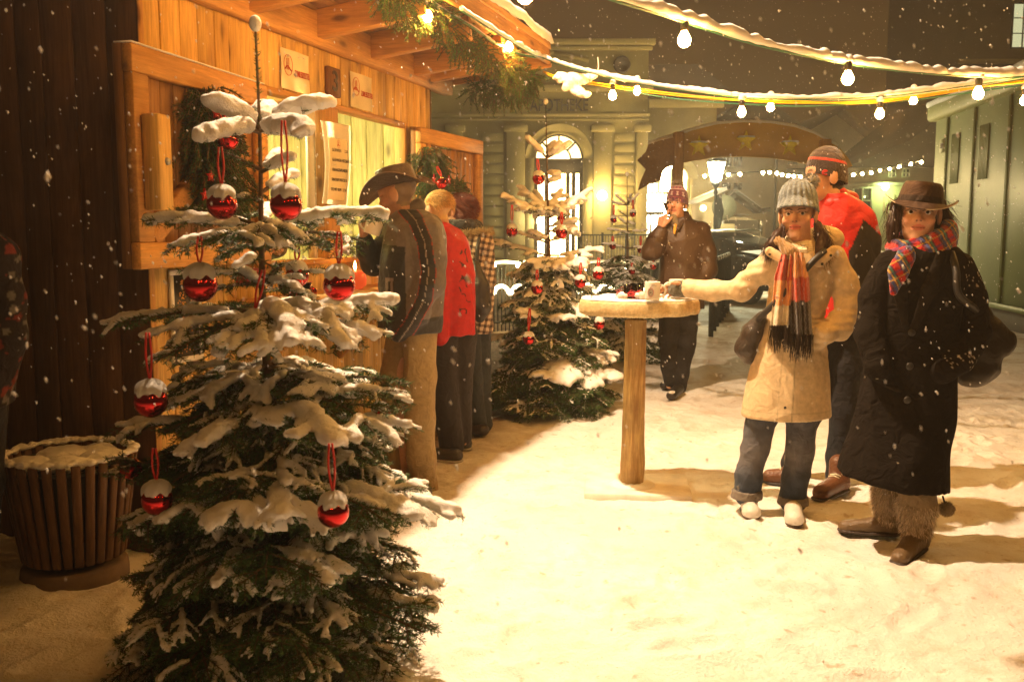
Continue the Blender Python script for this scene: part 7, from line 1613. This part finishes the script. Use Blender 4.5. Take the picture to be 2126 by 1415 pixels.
# ------------------------------------------------------------ 8. figure cut by the left edge
F = Fig('person in a dark flowered jacket, cut off by the left edge', 3.5, -40, 1190)
F8 = F; c = F.p(-70, 380); F.head(c, (-.5, .8, 0), (0, 0, 1), 1.0, hair=(.05, .02, .01))
F.inner([(-70, 440, 20), (-60, 560, 60), (-60, 800, 60)], [[(-90, 820, 40), (-90, 1000, 32), (-90, 1180, 20)], [(-35, 820, 40), (-38, 1000, 32), (-40, 1190, 20)]], [[(5, 560, 24), (16, 690, 22), (2, 780, 17)], [(-130, 560, 24), (-150, 690, 22), (-140, 800, 16)]]); F.hand(F.p(3, 785), F.p(0, 830) - F.p(3, 785), (-1, 0, 0), side=1, sc=.95); F.finish_body(.009)
def flor(v):
    n1 = vnoise(v, 38, 3); n2 = vnoise(v, 38, 9); C = np.tile(V(.016, .012, .014), (len(v), 1)); C = np.where((n1 > .42)[:, None], V(.16, .025, .02), C); C = np.where((n2 > .50)[:, None], V(.13, .12, .10), C); return C
D = SDF(.04); D.loft(F.rows([(-70, 470, 40, .09), (-66, 500, 80, .13), (-64, 600, 84, .15), (-62, 840, 88, .17)])); F.ch(D, [(-8, 540, 40), (8, 620, 38), (12, 700, 34), (2, 775, 26)]); F.ch(D, [(-120, 540, 38), (-150, 690, 34), (-140, 790, 26)]); F.garment('jacket', D, flor, 'cloth', .008, folds(.012, (7, 7, 5), 3))
D = SDF(.04); F.ch(D, [(-92, 830, 52), (-92, 1000, 42), (-92, 1170, 34)]); F.ch(D, [(-38, 830, 52), (-40, 1000, 42), (-42, 1180, 34)]); F.garment('trousers', D, (.02, .02, .025), 'cloth', .012)

# ------------------------------------------------------------ 9. stall keeper
F = Fig('stall keeper in a grey knitted pullover leaning on the sill, half hidden by the tree', 5.3, 600, 960)
q0 = to_world(.92, .55, 0); F.D = q0[1]; F.k = F.D / FPX; F.root.location = Vector(tuple(q0))
sx_ = lambda x, y, z: to_world(x, y, z); D = SDF(.03); B = F.body
c = sx_(.98, .42, 1.66); F.head(c, nrm(OUT - U * .3 - V(0, 0, .2)), (0, 0, 1), 1.0, hair=(.10, .06, .03)); B.k = .03
B.chain([sx_(.98, .45, 1.58), sx_(.98, .5, 1.35), sx_(.98, .55, .9)], [.055, .12, .12]); B.chain([sx_(.88, .55, .9), sx_(.88, .55, .05)], [.08, .05]); B.chain([sx_(1.08, .55, .9), sx_(1.08, .55, .05)], [.08, .05])
B.chain([sx_(1.2, .48, 1.46), sx_(1.38, .25, 1.33), sx_(1.15, .08, 1.33)], [.05, .042, .035]); B.chain([sx_(.80, .48, 1.46), sx_(.68, .25, 1.34), sx_(.9, .08, 1.33)], [.05, .042, .035])
F.hand(sx_(1.13, .075, 1.325), -U, (0, 0, -1), side=1, sc=.95); F.finish_body(.006)
D.chain([sx_(.98, .46, 1.50), sx_(.98, .5, 1.35), sx_(.98, .55, .9)], [.10, .165, .16]); D.chain([sx_(1.16, .48, 1.45), sx_(1.38, .25, 1.34), sx_(1.17, .09, 1.335)], [.075, .062, .050]); D.chain([sx_(.80, .48, 1.45), sx_(.68, .25, 1.34), sx_(.9, .09, 1.34)], [.075, .062, .050])
F.garment('pullover', D, (.075, .065, .055), 'knit', .007, folds(.012, (12, 12, 12), 3)); D = SDF(.03); D.chain([sx_(.88, .55, .92), sx_(.88, .55, .08)], [.11, .08]); D.chain([sx_(1.08, .55, .92), sx_(1.08, .55, .08)], [.11, .08]); F.garment('trousers', D, (.03, .03, .035), 'cloth', .012)
D = SDF(.02); D.ell(c + V(0, 0, .075), (.095, .10, .06)); F.garment('cap', D, (.75, .72, .66), 'cloth', .008)
# ============================================================ LOG TABLE AND WHAT STANDS ON IT
g0 = ground(1312, 1012); TZ = 1.075; TX, TY = g0[0] , g0[1]
TB = thing('standing_table', g0 * V(1, 1, 0), 'high standing table made of a log post and a thick round slab, dusted with snow', 'table')
M['log'] = m_wood('peeled log', (.36, .17, .04), (.80, .58, .24), 2, scale=1.8, knots=True, dark=(.05, .02, .008), bump=.9, weather=.6)
m = MB(); n = 36; th = np.arange(n) / n * 2 * math.pi; G = []
for z in np.linspace(-.03, TZ - .13, 60):
    P = np.stack([np.cos(th), np.sin(th), np.full(n, z * .6)], 1); r_ = .059 + .006 * vnoise(P, 1.6, 3) + .004 * vnoise(P * V(1, 1, 4), 4, 5) + .006 * math.exp(-((z - .12) / .1) ** 2); G.append(np.stack([TX - .012 * (z / TZ) * -1 + r_ * np.cos(th), TY + r_ * np.sin(th), np.full(n, z)], 1))
m.surf(np.array(G)[::-1], closed_v=True); m.build('post', M['log'], TB, smooth=True)
M['slab'] = m_wood('sawn slab', (.62, .45, .20), (.80, .66, .38), 1, scale=.8, knots=False, bump=.3, weather=.25)
cx, cy0 = at(1326, 640, TY)[0], TY; th = np.arange(96) / 96 * 2 * math.pi
def edge(a): return .318 * (1 + .035 * math.cos(2 * a + .5) + .03 * math.cos(3 * a + 2) + .012 * math.cos(7 * a)) - .045 * math.exp(-((a - 5.15) / .10) ** 2) - (.028 if 5.2 < a < 6.0 else 0)
E_ = np.array([edge(a) for a in th]); G = []
for (z, s_) in ((TZ - .097, 0.001), (TZ - .097, .93), (TZ - .09, .985), (TZ - .07, 1.0), (TZ - .03, .985), (TZ - .018, .97), (TZ - .015, .955), (TZ - .0155, .5), (TZ - .015, .001)): G.append(np.stack([cx + E_ * s_ * np.cos(th), cy0 + E_ * s_ * np.sin(th), np.full(96, z)], 1))
m = MB(); m.surf(np.array(G)[::-1][::-1], closed_v=True); o = m.build('table_top', M['slab'], TB, smooth=False)
G = []; rr_ = np.concatenate([np.linspace(.001, .93, 26), [.955, .965, .962]])
for s_ in rr_:
    P = np.stack([cx + E_ * s_ * np.cos(th), cy0 + E_ * s_ * np.sin(th), np.zeros(96)], 1); hgt = .009 + .006 * vnoise(P, 16, 3) + .003 * vnoise(P, 45, 4); f_ = 1 if s_ < .94 else (.5 if s_ < .96 else -.2); P[:, 2] = TZ - .0145 + np.maximum(hgt, .002) * f_; G.append(P)
m = MB(); m.surf(np.array(G)[::-1][::-1], closed_v=True); m.build('snow_cover', M['snow_soft'], TB, smooth=True)
m = MB(); a = R(-6); m.box((-.29, -.23, -.05), (.29, .23, .020), M=rotm(rz=a, loc=(TX + .03, TY + .02, 0)), bevel=.006); m.build('foot_plate', m_plain('snowy wooden base', (.84, .78, .68), .8, .15, 10), TB)
D = SDF(.02)
for k_ in range(22): a = k_ / 22 * 6.283; D.ell((TX + .075 * math.cos(a), TY + .075 * math.sin(a), .012), (.045, .045, .014 + .007 * math.sin(k_ * 2.7)))
link('snow_drift', D.mesh(.006, folds(.005, (30, 30, 30), 3), None), M['snow_soft'], TB)
def mug(px, py, Y, label, r_=.040, h_=.094, hx=1, print_=False, M_=None, z=None):
    c = at(px, py, Y); c[2] = c[2] if z else TZ; K = thing('mug', c, label, 'mug', 'white mugs')
    if M_ is not None: K.rotation_euler = M_
    m = MB(); m.lathe([(1e-3, .002), (r_ * .9, .0), (r_ * .97, .004), (r_, .012), (r_, h_ - .004), (r_ * .98, h_), (r_ * .93, h_ - .003), (r_ * .92, .01), (1e-3, .008)], n=32); m.build('cup', M['white'], K, world=False, smooth=True)
    m = MB(); m.tube([(hx * (r_ * .9 + .032 * math.sin(t_)), 0, h_ * .5 + .030 * math.cos(t_)) for t_ in np.linspace(.05, math.pi - .05, 16)], .0055, 10); m.build('handle', M['white'], K, world=False, smooth=True)
    m = MB(); m.lathe([(r_ * .91, h_ * .8), (1e-3, h_ * .8)], n=24); m.build('drink', m_plain('mulled wine', (.10, .01, .01), .15, bump=0), K, world=False)
    if print_:
        def on(x, z_, off=.0006): a = -math.pi / 2 + x / r_; return ((r_ + off) * math.cos(a), (r_ + off) * math.sin(a), z_)
        m = MB(); th_ = np.linspace(0, 2 * math.pi, 29)[:-1]; cx_, cz_ = -.014, .040
        m.tube([on(cx_ + .015 * math.cos(a), cz_ + .0215 * math.sin(a)) for a in th_], .0011, 5, closed=True); m.build('emblem', M['ink'], K, world=False)
        m = MB(); m.tube([on(cx_ + .011 * math.cos(a), cz_ + .0165 * math.sin(a)) for a in th_], .0008, 5, closed=True)
        for a in np.linspace(0, 2 * math.pi, 13)[:-1]: m.tube([on(cx_ + .005 * math.cos(a), cz_ + .008 * math.sin(a)), on(cx_ + .011 * math.cos(a), cz_ + .0165 * math.sin(a))], .0007, 4)
        m.tube([on(cx_, cz_ + .022), on(cx_, cz_ + .030)], .0009, 4); m.tube([on(cx_ - .004, cz_), on(cx_ + .004, cz_)], .003, 5)
        for (x0, x1, z_) in ((-.010, .004, .078), (-.010, .014, .072)):
            for q in np.arange(x0, x1, .0034): m.tube([on(q, z_), on(q + .0018, z_ + .0022)], .0007, 4)
        m.build('print', M['inkd'], K, world=False)
    return K
mug(1354, 621, 4.82, 'white mug with a round compass-like emblem at the front edge of the log table', print_=True, hx=1)
mug(1404, 612, 5.05, 'plain white mug held by the woman in beige on the log table', hx=-1)
K = mug(771, 486, 5.02, 'white mug tilted to the lips of the man with the hat', r_=.046, h_=.088, hx=-1, z='px', M_=(0, R(18), 0))
M['glass'] = m_glass('clear glass', (.96, .97, .95), .03)
for (px, py, Y, lab) in ((1309, 612, 4.98, 'snow-filled tea-light glass with red straw, left of the printed mug'), (1322, 600, 5.12, 'tea-light glass just behind the other glass on the log table')):
    c = at(px, py, Y); c[2] = TZ - .004; K = thing('tea_light_glass', c, lab, 'glass', 'glasses on the log table'); m = MB(); m.lathe([(1e-3, .0), (.034, .0), (.037, .004), (.038, .072), (.036, .073), (.034, .006), (1e-3, .005)], n=28); m.build('glass', M['glass'], K, world=False, smooth=True)
    D = SDF(.008); D.ell((0, 0, .028), (.028, .028, .022)); D.ell((.01, 0, .045), (.018, .018, .012)); link('snow_fill', D.mesh(.004, folds(.004, (60, 60, 60), 2), None), M['snow_soft'], K, world=False)
c = at(1312, 612, 4.93); c[2] = TZ; K = thing('red_straw', c, 'nest of red decorative straw round the foot of the glasses', 'straw')
m = MB(); r2 = np.random.default_rng(9)
for q in range(130):
    a = r2.uniform(0, 6.28); r_ = r2.uniform(.036, .068); p0 = V(r_ * math.cos(a) * 1.15, r_ * math.sin(a) * .8 + .05, r2.uniform(.002, .03)); d = nrm(V(-math.sin(a), math.cos(a), r2.normal(0, .3))) * r2.uniform(.02, .05); m.tube([p0, p0 + d * .5 + V(0, 0, .006), p0 + d], .0011, 4, cap=False)
m.build('strands', m_plain('red straw', (.60, .02, .03), .5, bump=0), K, world=False)
D = SDF(.01); r3 = random.Random(3)
for q in range(9): a = r3.uniform(0, 6.28); D.ell((.07 * math.cos(a), .05 + .045 * math.sin(a), .008 + r3.uniform(0, .012)), (.022, .02, .014))
link('snow_clump', D.mesh(.005, folds(.005, (50, 50, 50), 5), None), M['snow_soft'], K, world=False)
c = at(1333, 615, 4.92); c[2] = TZ - .003; K = thing('candle_cube', c, 'tiny white square candle holder between the glass and the printed mug', 'candle holder'); m = MB(); m.box((-.017, -.017, 0), (.017, .017, .036), bevel=.004); m.build('holder', M['white'], K, world=False); m = MB(); m.lathe([(1e-3, .039), (.012, .0385), (.0125, .0365)], n=14); m.build('wax', M['paper'], K, world=False)

# ============================================================ ON THE COUNTER
def cnt(px, y=-.2): x, z = sl(px, 600, y); return to_world(x, y, CZ + .001)
c = cnt(738, -.16); K = thing('candle', c, 'round red candle with a burning flame on the counter', 'candle')
m = MB(); m.lathe([(1e-3, .0), (.035, .0), (.062, .02), (.068, .055), (.060, .09), (.035, .108), (1e-3, .104)], n=28); t = NT('red wax'); t.set(col=(.55, .03, .01), rough=.35, sss=.3, ecol=(1, .12, .02), es=.25); m.build('wax', t.m, K, world=False, smooth=True)
m = MB(); m.lathe([(1e-3, .112), (.008, .120), (.009, .130), (.004, .150), (1e-3, .165)], n=12); m.build('flame', m_emit('flame', (1, .55, .15), 60), K, world=False, smooth=True)
c = cnt(612, -.2); K = thing('pink_bowl', c, 'glass bowl of pink decorative straw on the counter', 'bowl'); m = MB(); m.lathe([(1e-3, .0), (.05, .0), (.075, .03), (.085, .075), (.082, .076), (.07, .03), (1e-3, .006)], n=28); m.build('glass', M['glass'], K, world=False, smooth=True)
m = MB(); r2 = np.random.default_rng(4)
for q in range(120): a = r2.uniform(0, 6.28); r_ = r2.uniform(0, .06); p0 = V(r_ * math.cos(a), r_ * math.sin(a), r2.uniform(.02, .075)); m.tube([p0, p0 + r2.normal(0, .02, 3) * V(1, 1, .5)], .0013, 4, cap=False)
m.build('straw', m_plain('pink straw', (.65, .06, .10), .5, bump=0), K, world=False)
c = cnt(648, -.25); o = bauble(648, 612, c[1], 10, None, 'small red ball lying on the counter beside the pink bowl', snow=0, group=None)
o.location = Vector(c)
for i, px in enumerate((573, 588)): c = cnt(px, -.30 + .04 * i); K = thing('tea_light', c, ('left' if i == 0 else 'right') + ' small white tea light on the counter behind the fir', 'candle'); m = MB(); m.lathe([(1e-3, 0), (.019, 0), (.02, .018), (.017, .019), (.016, .012), (1e-3, .012)], n=18); m.build('cup', M['white'], K, world=False, smooth=True); m = MB(); m.tube([(0, 0, .012), (0, 0, .02)], .001, 4); m.build('wick', M['black'], K, world=False)
c = sl(721, 524, -.005); K = thing('wall_label', to_world(c[0], -.012 + .0, c[1]), 'small pale blue label on the glass above the sill', 'label', rz=0); K.rotation_euler[2] = ST.rotation_euler.z; m = MB(); m.box((-.045, 0, -.012), (.045, .004, .016)); m.build('plate', m_plain('pale blue plate', (.45, .55, .5), .4, bump=0), K, world=False)
m = MB(); [m.lathe([(.004, .001), (.0055, .001), (.0055, 0)], n=8, M=rotm(rx=R(90), loc=(x, -.001, .003))) for x in (-.03, -.015, 0, .015, .03)]; m.build('marks', M['inkd'], K, world=False)

# ============================================================ SLATTED BIN
gb = ground(158, 1196); BN = thing('litter_bin', gb * V(1, 1, 0), 'round dark bin of wooden slats with snow on its rim, beside the stall', 'bin')
YBn = gb[1]; kz = YBn / FPX; r0, r1 = 98 * kz, 130 * kz; hb = at(140, 940, YBn)[2]
m = MB(); m.lathe([(1e-3, .07), (r0 * 1.02, .07), (r0 * 1.08, .06), (r0 * 1.10, .03), (r0 * 1.10, -.03)], n=40); m.build('concrete_base', m_plain('wet concrete', (.16, .11, .075), .85, .2, 12, .4, 50), BN, world=False, smooth=True)
for k_ in range(30):
    a = 2 * math.pi * k_ / 30; m = MB(); d = V(math.cos(a), math.sin(a), 0); m.bar(d * r0 + V(0, 0, .10), d * r1 + V(0, 0, hb), 2 * math.pi * r0 / 30 * .86, .020, up=tuple(d), bevel=.004); m.build('slat', M['wood_side'], BN, world=False)
m = MB(); m.lathe([(1e-3, .12), (r0 * .86, .12), (r1 * .88, hb - .05), (r1 * .85, hb - .05), (r0 * .8, .14), (1e-3, .14)], n=32); m.build('liner', M['black'], BN, world=False, smooth=True)
m = MB(); m.tube([(r1 * .93 * math.cos(a), r1 * .93 * math.sin(a), hb - .04) for a in np.arange(32) / 32 * 6.2832], .010, 6, closed=True); m.tube([(r0 * .95 * math.cos(a), r0 * .95 * math.sin(a), .2) for a in np.arange(32) / 32 * 6.2832], .010, 6, closed=True); m.build('hoop', M['iron'], BN, world=False)
D = SDF(.012)
for k_ in range(60): a = 2 * math.pi * k_ / 60; rj = r1 * (.97 + .03 * math.sin(k_ * 2.1)); D.ell((rj * math.cos(a), rj * math.sin(a), hb + .006), (.017 + .005 * math.sin(k_ * 1.7), .017, .010 + .004 * math.sin(k_ * 3.3)))
for (a, rr, s_) in ((.5, .5, .09), (2.2, .55, .10), (3.6, .6, .08), (5.0, .3, .08), (1.3, .7, .07)): D.ell((r1 * rr * math.cos(a), r1 * rr * math.sin(a), hb - .03), (s_, s_, .03))
link('snow_cover', D.mesh(.006, folds(.006, (30, 30, 30), 3), None), M['snow_soft'], BN, world=False)

# ============================================================ FALLING SNOW
r2 = np.random.default_rng(33); N = 17000; Yf = 1.1 + 15 * r2.random(N) ** .8; pxf = r2.uniform(-60, 2190, N); pyf = r2.uniform(-40, 1420, N)
P = np.array([at(a, b, y) for a, b, y in zip(pxf, pyf, Yf)]); ok = P[:, 2] > .02; P = P[ok]; Yf = Yf[ok]
lp = np.array([to_local(p) for p in P]); out_ = ((P[:, 2] > .95) | (r2.random(len(P)) < .02)) & ((lp[:, 1] < -.85) | (lp[:, 0] > 3.6) | (lp[:, 0] < -.6)); P = P[out_]; N = len(P); sz = r2.uniform(.0010, .0026, N) * np.where(r2.random(N) < .1, 1.5, 1)
base = np.array([[1, 0, 0], [-1, 0, 0], [0, 1, 0], [0, -1, 0], [0, 0, 1], [0, 0, -1]], float); fc = np.array([[0, 2, 4], [2, 1, 4], [1, 3, 4], [3, 0, 4], [2, 0, 5], [1, 2, 5], [3, 1, 5], [0, 3, 5]])
dirs = V(.35, .0, -1) + r2.normal(0, .25, (N, 3)); dirs /= np.linalg.norm(dirs, axis=1)[:, None]; b = base[None] * sz[:, None, None] * r2.uniform(.6, 1.2, (N, 6, 1)); b = b + dirs[:, None] * (b @ dirs[:, :, None]) * 1.2
me = mesh_np((P[:, None] + b).reshape(-1, 3), (fc[None] + (np.arange(N) * 6)[:, None, None]).reshape(-1, 3)); o = link('falling_snow', me, M['snow_soft'], smooth=False); tag(o, kind='stuff')
